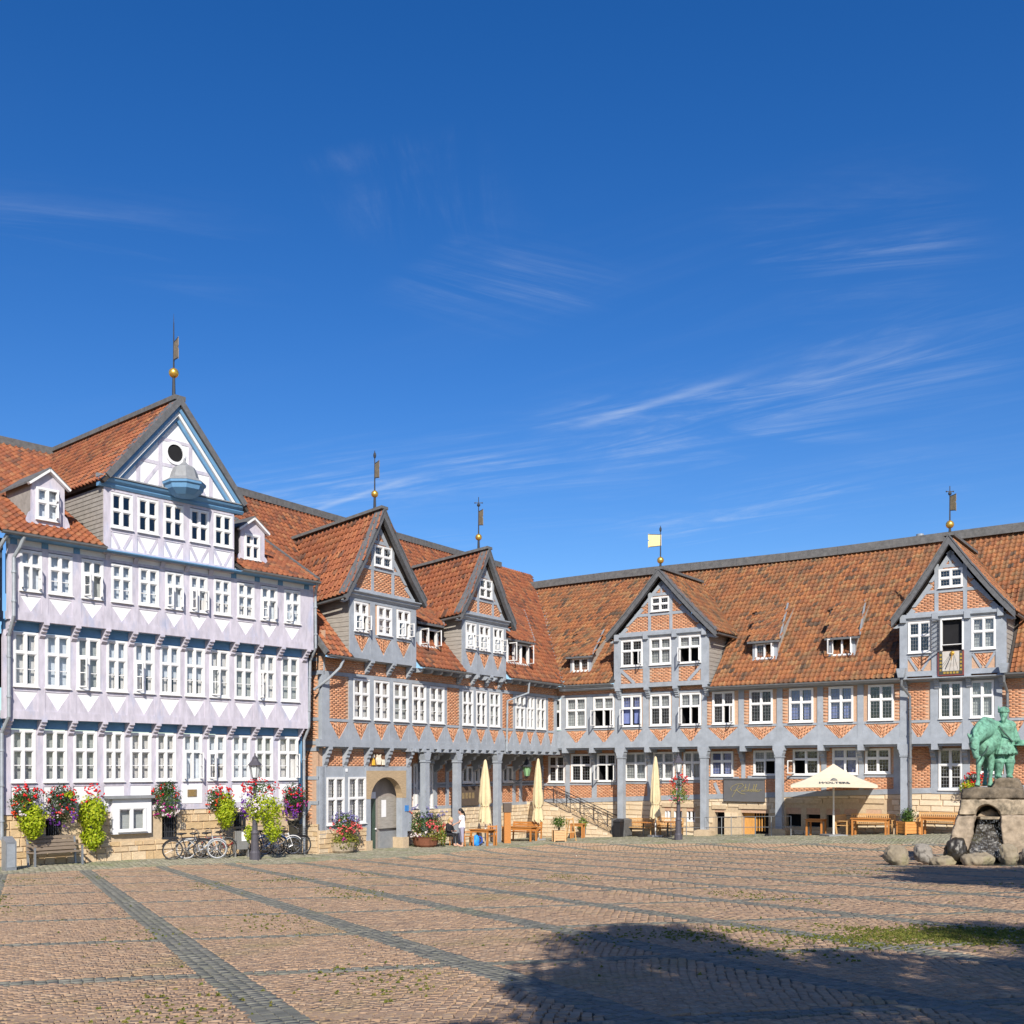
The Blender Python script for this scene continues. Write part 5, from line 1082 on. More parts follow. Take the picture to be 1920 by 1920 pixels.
for i in range(5): m.frect(FR, su0 + .24 + i * .13, su0 + .33 + i * .13, sz0 + .08, sz0 + .17, GO + .108, GO + .114)
for i in range(5): m.frect(FR, su0 + .09, su0 + .17, sz0 + .2 + i * .16, sz0 + .29 + i * .16, GO + .108, GO + .114); m.frect(FR, su1 - .15, su1 - .07, sz0 + .2 + i * .16, sz0 + .29 + i * .16, GO + .108, GO + .114)
m.build('numerals', 'gold', sdl)
m = MB(); m.tube([FR.W(g0, GO + .12, sz1 - .08), FR.W(g0 + .02, GO + .5, sz1 - .42)], .018, 6); m.ball(FR.W(g0, GO + .15, sz1 - .08), .09, 10, 8, sc=(1, 1, 1)); m.build('gnomon', 'gold', sdl)
m = MB()
for i in range(6): a = -.9 + i * .3; m.fstrip(FR, (g0 + .1 * math.sin(a), sz1 - .14), (g0 - .12 + .62 * math.sin(a), sz0 + .22), .012, GO + .118, GO + .121)
m.build('hour_lines', 'dial_dark', sdl)
for pl_, zt_ in ((pA, 7.5), (pB, 7.4)):
    for (u, w_) in pl_: m = MB(); m.frect(FR, u - .13, u + .13, zt_ - .14, zt_, -.1, GO + .06); B3.part('beam_head', m, 'timber_grey'); console(B3, FR, u, .2, zt_ - .14, .03, GO, 'timber_grey', .45)
for (a, c_, zc_) in ((a0g, a1g, 10.02), (b0g, b1g, 9.86)):
    m = MB(); m.fprof(FR, a + .1, c_ - .1, [(GO - .1, zc_), (GO + .04, zc_), (GO + .08, zc_ + .05), (GO + .14, zc_ + .08), (GO + .14, zc_ + .2), (GO - .1, zc_ + .2)]); B3.part('cornice', m, 'timber_grey')
    for (u, w_) in (pA if a == a0g else pB): m = MB(); m.frect(FR, u - .12, u + .12, zc_ - .1, zc_ + .24, GO, GO + .17); B3.part('beam_head', m, 'timber_grey')
RZR = lambda F, P: rrz(F.dist(P.x, P.y))
apA = FR.uz(1235, 1080, GO + .3); apB = FR.uz(1779, 1020, GO + .3)
brick_gable(B3, FR, GO, a0g, a1g, 10.22, apA, FR.uz(1137, 1205, GO + .3), FR.uz(1342, 1193, GO + .3), (FR.u(1221, GO), FR.u(1255, GO), FR.z(1238, 1146, GO), FR.z(1238, 1119, GO)), 'timber_grey', lambda F, P: max(rrz(F.dist(P.x, P.y)), 0), 4.6, 0, curve=.02, vw=.24)
brick_gable(B3, FR, GO, b0g, b1g, 10.06, apB, FR.uz(1671, 1177, GO + .3), FR.uz(1903, 1158, GO + .3), (FR.u(1760, GO), FR.u(1805.5, GO), FR.z(1783, 1101, GO), FR.z(1783, 1066, GO)), 'timber_grey', lambda F, P: max(rrz(F.dist(P.x, P.y)), 0), 4.6, 0, curve=.03, vw=.26)
for uc, sg in ((a0g, -1), (a1g, 1), (b0g, -1), (b1g, 1)):
    sl = (RRZ_ - REZ) / (REO - RRO); planks(B3, 'cheek_board', FR.W(uc, GO - .02, 7.6), -FR.n, None, 3.2, 2.7, 13, 'board_grey', FR.t * sg, .014, clip=lambda t: (0, min(2.9, max(.25, (t + .3) / sl + .3))))
def in_gr(P):
    u = FR.ul(P.x, P.y); d = FR.dist(P.x, P.y); return d > -1.9 and (a0g - .12 < u < a1g + .12 or b0g - .12 < u < b1g + .12) and P.z < 10.0
um = (a0g + a1g) / 2
keepR = lambda P: P.z >= zM_at(P) - .01 and not in_gr(P)
B3.roof_patch(FR.W(-9, REO, REZL), FR.W(um, REO, REZL), FR.W(um, RRO, RRZ_), FR.W(-9, RRO, RRZ_), keepR, deck=False)
cut_deck(B3, FR, -9, um, REO, REZL, RRO, RRZ_, lambda P: max(zM_at(P), front_cut(FR, [(a0g, a1g)], -1.0)(P) or 0))
B3.roof_patch(FR.W(um, REO, REZ), FR.W(RU1, REO, REZ), FR.W(RU1, RRO, RRZ_), FR.W(um, RRO, RRZ_), lambda P: not in_gr(P), deck=False)
fcR = front_cut(FR, [(a0g, a1g), (b0g, b1g)], -1.0)
cut_deck(B3, FR, um, RU1, REO, REZ, RRO, RRZ_, fcR, 90)
ul_ = FR.ul(vt.x, vt.y)
for i in range(12):                                     # the ridge sags a little
    ua_, ub_ = ul_ - .3 + (RU1 - ul_ + .3) * i / 12, ul_ - .3 + (RU1 - ul_ + .3) * (i + 1) / 12
    sg = lambda u: .05 + .06 * math.sin((u - ul_) / (RU1 - ul_) * 9)
    B3.ridge.bar(FR.W(ua_, RRO + .1, RRZ_ + sg(ua_)), FR.W(ub_ + .02, RRO + .1, RRZ_ + sg(ub_)), .62, .42)
gutter(B3, FR.W(.9, REO + .08, REZL - .04), FR.W(a0g, REO + .08, REZL - .05)); gutter(B3, FR.W(a1g, REO + .08, REZ - .03), FR.W(b0g + .1, REO + .08, REZ - .05)); gutter(B3, FR.W(b1g, REO + .08, REZ - .03), FR.W(RU1, REO + .08, REZ - .05))
m = MB(); m.fprof(FR, a1g, RU1, [(-.05, 7.3), (REO, REZ - .05), (REO, REZ - .09), (-.05, 7.2)]); B3.part('soffit', m, 'timber_grey')
m = MB(); m.fprof(FR, .3, a0g, [(-.05, 7.5), (.25, 7.5), (.3, 7.56), (.3, 7.62), (.42, 7.7), (.42, 7.74), (-.05, 7.74)]); B3.part('cornice', m, 'timber_grey')
dormer_shed(B3, FR, 1074, 1104, 1234, 1259, rrzl, ((1061, 1231), (1111, 1230)), ((1081, 1188), (1133, 1183)), 'dark')
dormer_shed(B3, FR, 1416.5, 1451.5, 1206.5, 1235, rrz, ((1401, 1204), (1462, 1199)), ((1416, 1146), (1480, 1128)), 'dark', [(0, 1, -1, 100)])
dormer_shed(B3, FR, 1560, 1598, 1196, 1228, rrz, ((1546, 1197), (1612, 1192)), ((1558, 1138), (1624, 1125)), 'dark', [(0, 0, 1, 110), (0, 1, -1, 105)])
weathervane(B3, FR.W(apA[0], GO + .1, apA[1] + .40), .42, .17, 2.15, (1.15, 1.7, -.62), True, label='pale pierced weather vane over the gable beside the corner', finial='bud', flagdir=(1, -.1))
weathervane(B3, FR.W(apB[0], GO + .1, apB[1] + .42), .45, .17, 2.1, (1.05, 1.65, .34), label='weather vane over the right-hand gable', finial='cross', flagdir=(.4, -.9))
m = MB(); P = px(1725, 1012, 54.5); m.tube([P + Vector((0, 0, -1)), P + Vector((0, 0, .28))], .19, 12); B3.part('chimney_pipe', m, 'pipe_zinc')
for xg, xo, sgn in ((1690, 1707, 1), (1882, 1890, 1)):
    ug, uo = FR.u(xg, .6), FR.u(xo, .15)
    pipe(B3, [FR.W(ug, REO + .08, REZ - .1), FR.W(ug, REO + .05, 7.0), FR.W(uo - .02, .16, 6.55), FR.W(uo, .16, 4.4), FR.W(uo, .10, 1.9 if xg > 1800 else 1.2)], .06, mt='gutter_zinc')
    m = MB(); m.hexa([FR.W(ug - a, o, z) for z, a in ((7.35, .12), (7.75, .2)) for a, o in ((a, REO - .05), (-a, REO - .05), (-a, REO + .2), (a, REO + .2))]); B3.part('rain_hopper', m, 'pipe_zinc')
# ---- ground floor behind the arcade
AR = -1.0
pz = lambda u: 1.5 + .041 * u                            # the base rises to the right with the square
gw_px = [(1023, 1059, 1417, 1467, 'dark'), (1071, 1109, 1414, 1466, 'dark'), (1120, 1156, 1413, 1465, 'dark', [op2(0, 1, 85), op2(1, -1, 110)]), (1172, 1212.5, 1411, 1463, 'grey'), (1225, 1265, 1410, 1462, 'grey'), (1282, 1315, 1409, 1461, 'grey'), (1333, 1375, 1409, 1455, 'bluec'), (1413, 1457, 1407, 1453, 'low', [op2(1, -1, 110)]), (1487, 1536.5, 1405, 1453, 'dark', [op2(0, 1, 105)]), (1561, 1609, 1403, 1452, 'bluec'), (1622.5, 1670, 1403, 1450, 'dark'), (1760, 1804.5, 1403, 1481, 'dark'), (1835, 1880, 1402, 1450, 'dark')]
gws = [(FR.u(w_[0], AR), FR.u(w_[1], AR), FR.z((w_[0] + w_[1]) / 2, w_[3], AR), FR.z((w_[0] + w_[1]) / 2, w_[2], AR)) for w_ in gw_px]
gws[0] = (max(gws[0][0], -1.2),) + gws[0][1:]
U0g = -1.9
holes_wall(B3.wall, FR, U0g, RU1, 1.2, 4.46, gws, AR - .1, AR - .02)
B3.bricks(FR, U0g, RU1, 1.4, 4.4, AR - .008, gws, poly=[(U0g - .2, pz(U0g) + .2), (RU1, pz(RU1) + .2), (RU1, 4.5), (U0g - .2, 4.5)])
for h, w_ in zip(gws, gw_px):
    window(B3, FR, *h, AR, .40, w_[4], (0, 0 if w_[0] != 1760 else 1), True, w_[5] if len(w_) > 5 else ())
    m = MB(); m.frect(FR, h[0] - .3, h[1] + .3, h[2] - .18, h[2] - .04, AR - .05, AR + .02); B3.part('rail', m, 'timber_grey')
for x, w_ in ((1015, .22), (1064.5, .28), (1114.5, .3), (1164, .3), (1219, .3), (1273, .3), (1322, .25), (1394, .2), (1466, .2), (1545, .24), (1615.5, .24), (1682, .3), (1752, .3), (1812, .3), (1890, .3), (1960, .3)):
    u = FR.u(x, AR); m = MB(); m.frect(FR, u - w_ / 2, u + w_ / 2, pz(u) + .2, 4.46, AR - .05, AR + .026); B3.part('post', m, 'timber_grey')
    if x not in (1322, 1466, 1682): console(B3, FR, u, .2, 4.42, AR + .03, AR + .62, 'timber_grey', .85)
for (xa, xb, xc, xd) in ((1380, 1392, 1340, 1360),):
    m = MB(); m.fstrip(FR, (FR.u(1340, AR), FR.z(1340, 1468, AR)), (FR.u(1352, AR), FR.z(1352, 1497, AR)), .16, AR - .05, AR + .02); B3.part('brace', m, 'timber_grey')
m = MB(); m.fprism(FR, [(U0g, pz(U0g)), (RU1, pz(RU1)), (RU1, pz(RU1) + .24), (U0g, pz(U0g) + .24)], AR - .1, AR + .035); B3.part('beam', m, 'timber_grey')
m = MB(); m.frect(FR, U0g, RU1, 4.36, 4.5, AR - .1, -.1); B3.part('soffit', m, 'timber_grey')
for x in (1058, 1109, 1213, 1265.5, 1392, 1538.5, 1613.5, 1752, 1810):
    u = FR.u(x, 0); m = MB(); m.frect(FR, u - .13, u + .13, 4.2, 4.46, -.9, .04); B3.part('beam_head', m, 'timber_grey')
# pale stone base: openings, lintels, stones
opn = [(FR.u(1340, AR), FR.u(1358, AR), -.5, FR.z(1350, 1517, AR)), (FR.u(1390, AR), FR.u(1441, AR), -.5, FR.z(1415, 1517, AR)), (FR.u(1474, AR), FR.u(1502, AR), .6, 1.72), (FR.u(1512, AR), FR.u(1538, AR), .6, 1.72), (FR.u(1549, AR), FR.u(1575, AR), .6, 1.75), (FR.u(1583, AR), FR.u(1607, AR), 1.15, 1.78), (FR.u(1624, AR), FR.u(1653, AR), 1.15, 1.78), (FR.u(1246, AR), FR.u(1258, AR), .7, 1.4), (FR.u(1263, AR), FR.u(1279, AR), .7, 1.4), (FR.u(1287, AR), FR.u(1303, AR), .7, 1.4)]
m = MB(); holes_wall(m, FR, U0g, RU1, -1.2, 1.5, opn, AR - .35, AR - .004); m.fprism(FR, [(U0g, 1.42), (0, 1.5), (RU1, 1.5), (RU1, pz(RU1))], AR - .35, AR - .004); plinth3 = B3.part('plinth', m, 'stone_joint')
T, Rm = [], []; u = U0g
row = 0; zc_ = -1.0
while zc_ < 2.6:
    h = random.choice([.2, .26, .3]); u = U0g - random.uniform(0, .3)
    while u < 24:
        wd = random.choice([.35, .5, .62, .8, 1.0]); cc = u + wd / 2; zt_ = min(zc_ + h, pz(u)); gz = ground(*FR.W(cc, AR, 0).xy)
        if zt_ > zc_ + .07 and zt_ > gz and not any(a < cc + wd * .5 and cc - wd * .5 < e and za2 < zc_ + h and zc_ < zb2 for a, e, za2, zb2 in opn):
            T.append(tuple(FR.W(cc, AR + .02, (zc_ + zt_) / 2))); Rm.append([[FR.t[i] * (wd - .02), (0, 0, 1)[i] * (zt_ - zc_ - .018), FR.n[i]] for i in range(3)])
        u += wd
    zc_ += h
k = np.argsort([t[1] for t in T])[:300]; inst_objs('stone', SBV, BF, [T[i] for i in k], [Rm[i] for i in k], 'sandstone_pale', plinth3)
for h in opn:
    if h[3] < 2.2: m = MB(); m.frect(FR, h[0] - .12, h[1] + .12, h[3], h[3] + .2, AR - .1, AR + .06); B3.part('lintel', m, 'stone_joint')
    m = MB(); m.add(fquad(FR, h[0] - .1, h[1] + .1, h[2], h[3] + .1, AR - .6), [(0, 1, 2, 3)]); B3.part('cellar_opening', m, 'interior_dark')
for h in opn[5:7]:                                      # white wrought grilles
    m = MB()
    for i in range(4): uu = h[0] + (h[1] - h[0]) * (i + .5) / 4; m.tube([FR.W(uu + .09 * math.cos(t * .7), AR - .08, (h[2] + h[3]) / 2 + .2 * math.sin(t * .7)) for t in range(10)], .014, 5)
    B3.part('grille', m, 'white_paint')
for h in opn[7:]: window(B3, FR, h[0], h[1], h[2], h[3], AR - .1, None, 'dark', (0, 0), ft=.04)
m = MB(); m.frect(FR, opn[1][0], opn[1][0] + .55, -.4, opn[1][3] - .15, AR - .4, AR - .33); m.frect(FR, opn[1][0], opn[1][1], opn[1][3] - .18, opn[1][3], AR - .42, AR - .3); cellar = B3.part('cellar_door', m, 'door_wood')
m = MB()
for i in range(4): m.frect(FR, opn[1][0] + .62 + i * .14, opn[1][0] + .67 + i * .14, .3, opn[1][3] - .15, AR - .42, AR - .36)
m.build('bars', 'door_wood', cellar)
# columns
for x in (1165.5, 1321, 1462, 1697):
    u = FR.u(x, -.12); gz = ground(*FR.W(u, 0, 0).xy); sb = gz + (.95 if x < 1200 else .32)
    m = MB(); m.frect(FR, u - .16, u + .16, sb, 3.95, -.28, .04); m.frect(FR, u - .2, u + .2, 3.9, 3.96, -.32, .08)
    m.fprism(FR, [(u - .16, 3.96), (u + .16, 3.96), (u + .22, 4.12), (u + .22, 4.18), (u + .28, 4.24), (u + .28, 4.46), (u - .28, 4.46), (u - .28, 4.24), (u - .22, 4.18), (u - .22, 4.12)], -.3, .09); B3.part('column', m, 'timber_grey')
    m = MB(); m.fprism(FR, [(u - .42, gz - .2), (u + .42, gz - .2), (u + .40, sb - .06), (u + .2, sb), (u - .2, sb), (u - .40, sb - .06)], -.5, .25); B3.part('column_base', m, 'stone_joint' if x > 1200 else 'slate_ridge')
B3.finish_roof('terracotta_old', 300); B3.finish_wall('mortar')
# ------------------------------------------------------------------ plants
def grn(name, lo, mid_, hi, trans=.3): mat(name, 0, .6, .25, 6, trans=trans, ramp_cols=[(0, lo), (.5, mid_), (1, hi)], spec=.3)
grn('leaf_lime', (.20, .29, .01), (.38, .47, .015), (.52, .56, .04)); grn('leaf_green', (.035, .075, .018), (.06, .125, .025), (.11, .19, .035)); grn('leaf_dark', (.02, .045, .015), (.035, .075, .02), (.065, .11, .03))
grn('leaf_mid', (.08, .14, .02), (.15, .22, .03), (.22, .28, .05)); grn('leaf_olive', (.12, .13, .02), (.22, .22, .03), (.30, .27, .05))
for nm, c3 in (('petal_red', (.72, .015, .02)), ('petal_orange', (.75, .07, .015)), ('petal_pink', (.70, .16, .22)), ('petal_white', (.78, .70, .70)), ('petal_magenta', (.50, .03, .28)), ('petal_purple', (.16, .035, .32)), ('petal_coral', (.75, .12, .12)), ('petal_lavender', (.22, .20, .42))):
    mat(nm, c3, .6, .2, 9, trans=.2)
LFV = [(-.5, 0, 0), (-.1, -.28, .06), (.5, 0, -.04), (-.1, .28, .06)]; LFF = [(0, 1, 2), (0, 2, 3)]
BLV = [(1, 0, 0), (.31, .95, .1), (-.81, .59, 0), (-.81, -.59, .1), (.31, -.95, 0), (0, 0, .7), (0, 0, -.3)]; BLF = [(i, (i + 1) % 5, 5) for i in range(5)] + [((i + 1) % 5, i, 6) for i in range(5)]
def blob_pts(n, c, r, shell=.55, taper=0):
    d = rng.normal(0, 1, (n, 3)); d /= np.linalg.norm(d, axis=1)[:, None]; q = (shell + (1 - shell) * rng.random(n)) * rng.uniform(.82, 1.06, n)
    p = d * q[:, None]
    if taper: k = 1 - taper * np.clip(-p[:, 2], 0, 1) ** 1.3; p[:, 0] *= k; p[:, 1] *= k
    return np.array(c)[None] + p * np.array(r)[None], d
def rot_frames(nrm, size):
    n = len(nrm); nn = nrm + rng.normal(0, .55, (n, 3)); nn /= np.linalg.norm(nn, axis=1)[:, None]
    a = rng.normal(0, 1, (n, 3)); a[:, 2] -= .6; x = a - nn * np.sum(a * nn, 1)[:, None]; x /= np.linalg.norm(x, axis=1)[:, None]; y = np.cross(nn, x)
    s = size * rng.uniform(.7, 1.25, n); return np.stack([x, y, nn], 2) * s[:, None, None]
class Plant:
    """gathers leaves and blossoms per material, then builds one foliage and one blossom part for each"""
    def __init__(s): s.l = {}; s.b = {}
    def leaves(s, c, r, n, m, size=.085, **k): T, d = blob_pts(n, c, r, **k); s.l.setdefault(m, []).append((T, rot_frames(d, size)))
    def blossoms(s, c, r, n, m, size=.035, shell=.88, clump=3):
        T, d = blob_pts(max(1, n // clump), c, np.array(r) * 1.04, shell); T = np.repeat(T, clump, 0) + rng.normal(0, size * .9, (len(T) * clump, 3)); d = np.repeat(d, clump, 0)
        k = (d[:, 1] < .55); s.b.setdefault(m, []).append((T[k], rot_frames(d[k] * 2, size)))
    def build(s, parent):
        for m, l in s.l.items(): T = np.concatenate([a for a, _ in l]); inst_mesh('foliage', LFV, LFF, T, np.concatenate([b for _, b in l]), rng.random(len(T)), m, parent, 'stuff')
        for m, l in s.b.items(): T = np.concatenate([a for a, _ in l]); inst_mesh('blossoms', BLV, BLF, T, np.concatenate([b for _, b in l]), rng.random(len(T)), m, parent, 'stuff')
def pxell(D, x0, x1, y0, y1, dep):
    c = px((x0 + x1) / 2, (y0 + y1) / 2, D); return tuple(c), ((x1 - x0) / 2 / FPX * D, dep, (y1 - y0) / 2 / FPX * D)
def lbasket(xc, fol, blo, label, out=.32, dep=.30, bowl=True):
    k = (FL.o + FL.n * out).dot(FL.n) / Vector(((xc - HX) / FPX, 1, 0)).dot(FL.n)
    D = k; pl = Plant()
    for (x0, x1, y0, y1, m, n, *t) in fol: c_, r = pxell(D, x0 - 3, x1 + 3, y0 - 2, y1 + 2, dep); pl.leaves(c_, r, int(n * 1.6), m, .11 if m == 'leaf_lime' else .075, taper=t[0] if t else 0)
    for (x0, x1, y0, y1, m, n) in blo: c_, r = pxell(D, x0, x1, y0, y1, dep * 1.08); pl.blossoms(c_, r, n, m, .042)
    yb = max(f[3] for f in fol); zc = px(xc, sum(f[2] + f[3] for f in fol) / len(fol) / 2, D)
    t = thing('flower_basket', (zc.x, zc.y, px(xc, yb, D).z), label, 'flower basket', 'flower baskets along the lilac house')
    pl.build(t)
    m = MB(); m.lathe([(.03, -.12), (.10, -.1), (.15, 0), (.16, .04)], zc, 10); m.build('bowl', 'iron_dark', t)
    m = MB(); w0 = Vector((zc.x, zc.y, zc.z)) - FL.n * out; m.tube([w0 + Vector((0, 0, .35)), zc + Vector((0, 0, .35)), zc], .015, 5); m.build('bracket', 'iron_dark', t)
lbasket(52, [(34, 86, 1500, 1578, 'leaf_lime', 900, .35), (14, 60, 1485, 1535, 'leaf_green', 500), (24, 84, 1476, 1505, 'leaf_green', 260)], [(22, 84, 1471, 1502, 'petal_red', 100), (13, 52, 1496, 1533, 'petal_orange', 66), (20, 60, 1510, 1535, 'petal_white', 18)], 'leftmost flower basket, red geraniums over a long lime trail above the bench')
lbasket(116, [(83, 148, 1470, 1545, 'leaf_dark', 900, .2), (122, 140, 1484, 1496, 'leaf_lime', 60)], [(88, 146, 1472, 1535, 'petal_red', 84), (90, 145, 1500, 1532, 'petal_white', 30), (85, 146, 1516, 1550, 'petal_purple', 90), (100, 140, 1505, 1530, 'petal_coral', 40)], 'dark green basket with red and purple flowers between two lime trails')
lbasket(174, [(145, 201, 1490, 1560, 'leaf_lime', 900, .1), (152, 196, 1545, 1596, 'leaf_lime', 520, .5)], [(160, 194, 1471, 1494, 'petal_red', 66), (152, 170, 1500, 1512, 'petal_red', 9)], 'long lime-green trailing basket with few red flowers beside the white bay window')
lbasket(310, [(280, 341, 1467, 1535, 'leaf_green', 850, .15), (296, 330, 1463, 1490, 'leaf_dark', 200)], [(282, 338, 1470, 1500, 'petal_red', 54), (283, 338, 1498, 1532, 'petal_white', 120), (284, 336, 1500, 1533, 'petal_magenta', 66)], 'round basket of pink, white and red flowers above a barred cellar window')
lbasket(414, [(387, 425, 1478, 1522, 'leaf_green', 450), (406, 442, 1484, 1556, 'leaf_lime', 800, .25)], [(386, 440, 1474, 1500, 'petal_red', 90), (386, 418, 1500, 1524, 'petal_orange', 48), (388, 415, 1490, 1515, 'petal_white', 30)], 'basket with red flowers and lime trail left of the street lamp')
lbasket(552, [(529, 574, 1468, 1526, 'leaf_dark', 800, .1)], [(530, 574, 1472, 1515, 'petal_red', 84), (532, 574, 1480, 1525, 'petal_magenta', 90), (530, 562, 1506, 1536, 'petal_purple', 120)], 'basket of pink and purple flowers at the right end of the lilac house')
# ---- street lamps with flowers
mat('lamp_iron', (.075, .07, .085), .5, .15, 6); mat('lamp_glass', (.62, .66, .66), .15, .1, 4, spec=.6); mat('lamp_green', (.22, .42, .20), .4, .15, 5, spec=.6)
def lantern(m_, g_, c, s=1.0):
    """four-sided lantern with crown roof, foot at c"""
    m_.lathe([(.05 * s, 0), (.09 * s, .03 * s), (.10 * s, .06 * s)], c, 8); g_.lathe([(.11 * s, .07 * s), (.20 * s, .50 * s)], c, 6); 
    for j in range(6): a = 2 * math.pi * j / 6; m_.tube([Vector(c) + Vector((.11 * s * math.cos(a), .11 * s * math.sin(a), .06 * s)), Vector(c) + Vector((.205 * s * math.cos(a), .205 * s * math.sin(a), .51 * s))], .012 * s, 4)
    m_.lathe([(.28 * s, .49 * s), (.24 * s, .53 * s), (.13 * s, .66 * s), (.09 * s, .74 * s), (.10 * s, .76 * s), (.03 * s, .84 * s), (.02 * s, .93 * s)], c, 8)
def street_lamp(xb, yb, ytop, flowers, label, flabel, D=None):
    P = gp(xb, yb); top = px(xb, ytop, P.y); H = top.z - P.z; t = thing('street_lamp', P, label, 'street lamp', 'lamp posts with flowers')
    m = MB(); m.lathe([(.20, -.1), (.19, .25), (.15, .32), (.13, .9), (.15, .95), (.10, 1.05), (.085, H * .45), (.10, H * .46), (.065, H * .5), (.05, H - 1.0), (.08, H - .95), (.05, H - .9)], P, 14); m.build('post', 'lamp_iron', t, smooth=False)
    g_ = MB(); m = MB(); c_ = P + Vector((0, 0, H - .95)); lantern(m, g_, c_, 1.0); m.build('lantern_frame', 'lamp_iron', t); g_.build('lantern_glass', 'lamp_glass', t)
    m = MB(); z = P.z + H * .70; m.tube([(P.x - .35, P.y, z + .1), (P.x - .3, P.y, z), (P.x, P.y, z), (P.x + .3, P.y, z), (P.x + .35, P.y, z + .1)], .02, 6); m.build('ladder_arm', 'lamp_iron', t)
    pl = Plant(); D = P.y
    for (x0, x1, y0, y1, mm, n, dep, *tp) in flowers[0]: c_, r = pxell(D, x0, x1, y0, y1, dep); pl.leaves(c_, r, n, mm, .10 if mm == 'leaf_lime' else .075, taper=tp[0] if tp else 0)
    for (x0, x1, y0, y1, mm, n, dep) in flowers[1]: c_, r = pxell(D, x0, x1, y0, y1, dep); pl.blossoms(c_, r, n, mm, .042)
    x0 = min(f[0] for f in flowers[0]); yb_ = max(f[3] for f in flowers[0]); ft = thing('flower_basket', (P.x, P.y, px(xb, yb_, D).z), flabel, 'flower basket'); pl.build(ft)
street_lamp(478, 1612, 1411, ([(452, 535, 1486, 1548, 'leaf_lime', 1500, .42), (492, 532, 1530, 1582, 'leaf_lime', 600, .3, .35), (458, 474, 1545, 1582, 'leaf_lime', 200, .2, .3), (455, 525, 1464, 1490, 'leaf_green', 350, .3)], [(452, 524, 1460, 1492, 'petal_red', 150, .34), (470, 505, 1495, 1530, 'petal_white', 110, .46), (452, 475, 1486, 1535, 'petal_purple', 90, .42), (448, 470, 1490, 1530, 'petal_white', 24, .4)]),
            'black iron street lamp standing among the bicycles before the lilac house', 'big lime and white flower cascade hung on the lamp post by the bicycles')
street_lamp(1272, 1575, 1412, ([(1253, 1294, 1472, 1510, 'leaf_mid', 700, .45), (1257, 1290, 1456, 1478, 'leaf_dark', 260, .35)], [(1256, 1290, 1452, 1476, 'petal_red', 110, .4), (1254, 1293, 1476, 1510, 'petal_pink', 60, .48)]),
            'slim dark street lamp before the brick range, right of a folded parasol', 'ball of red and pink flowers on the lamp post before the brick range')
# ---- tubs of flowers by the door
def tub(xc, yb, fol, blo, label, tubm, tr):
    P = gp(xc, yb); D = P.y; t = thing('flower_tub', P, label, 'flower tub'); pl = Plant()
    for (x0, x1, y0, y1, mm, n, dep, *tp) in fol: c_, r = pxell(D, x0, x1, y0, y1, dep); pl.leaves(c_, r, n, mm, .095, taper=tp[0] if tp else 0)
    for (x0, x1, y0, y1, mm, n, dep, *s_) in blo: c_, r = pxell(D, x0, x1, y0, y1, dep); pl.blossoms(c_, r, n, mm, s_[0] if s_ else .05)
    pl.build(t); m = MB(); m.lathe([(tr * .6, -.05), (tr * .85, .1), (tr, .42), (tr * 1.05, .45)], P, 16); m.build('tub', tubm, t)
    return t, P
mat('rust_tub', (.20, .075, .04), .8, .25, 6); mat('stone_tub', (.40, .33, .24), .9, .2, 6)
tub(641, 1599, [(606, 678, 1555, 1600, 'leaf_olive', 1100, .75), (610, 676, 1558, 1602, 'leaf_mid', 500, .7), (620, 676, 1524, 1562, 'leaf_green', 600, .6)], [(612, 678, 1538, 1562, 'petal_coral', 220, .75), (622, 676, 1522, 1545, 'petal_lavender', 110, .6), (612, 676, 1560, 1590, 'petal_magenta', 16, .8)], 'big tub of coral and lavender flowers left of the arched doorway', 'stone_tub', .6)
tub(798, 1588, [(768, 838, 1552, 1582, 'leaf_olive', 700, .7), (756, 836, 1528, 1565, 'leaf_green', 1100, .75), (765, 832, 1518, 1545, 'leaf_dark', 500, .6), (820, 838, 1550, 1588, 'leaf_mid', 200, .4)], [(782, 836, 1538, 1554, 'petal_coral', 120, .8), (758, 836, 1512, 1536, 'petal_lavender', 150, .7), (766, 815, 1550, 1572, 'petal_white', 60, .8), (765, 775, 1515, 1530, 'petal_orange', 9, .6), (775, 835, 1555, 1575, 'petal_magenta', 18, .8)], 'rust-brown tub of mixed flowers right of the arched doorway', 'rust_tub', .62)
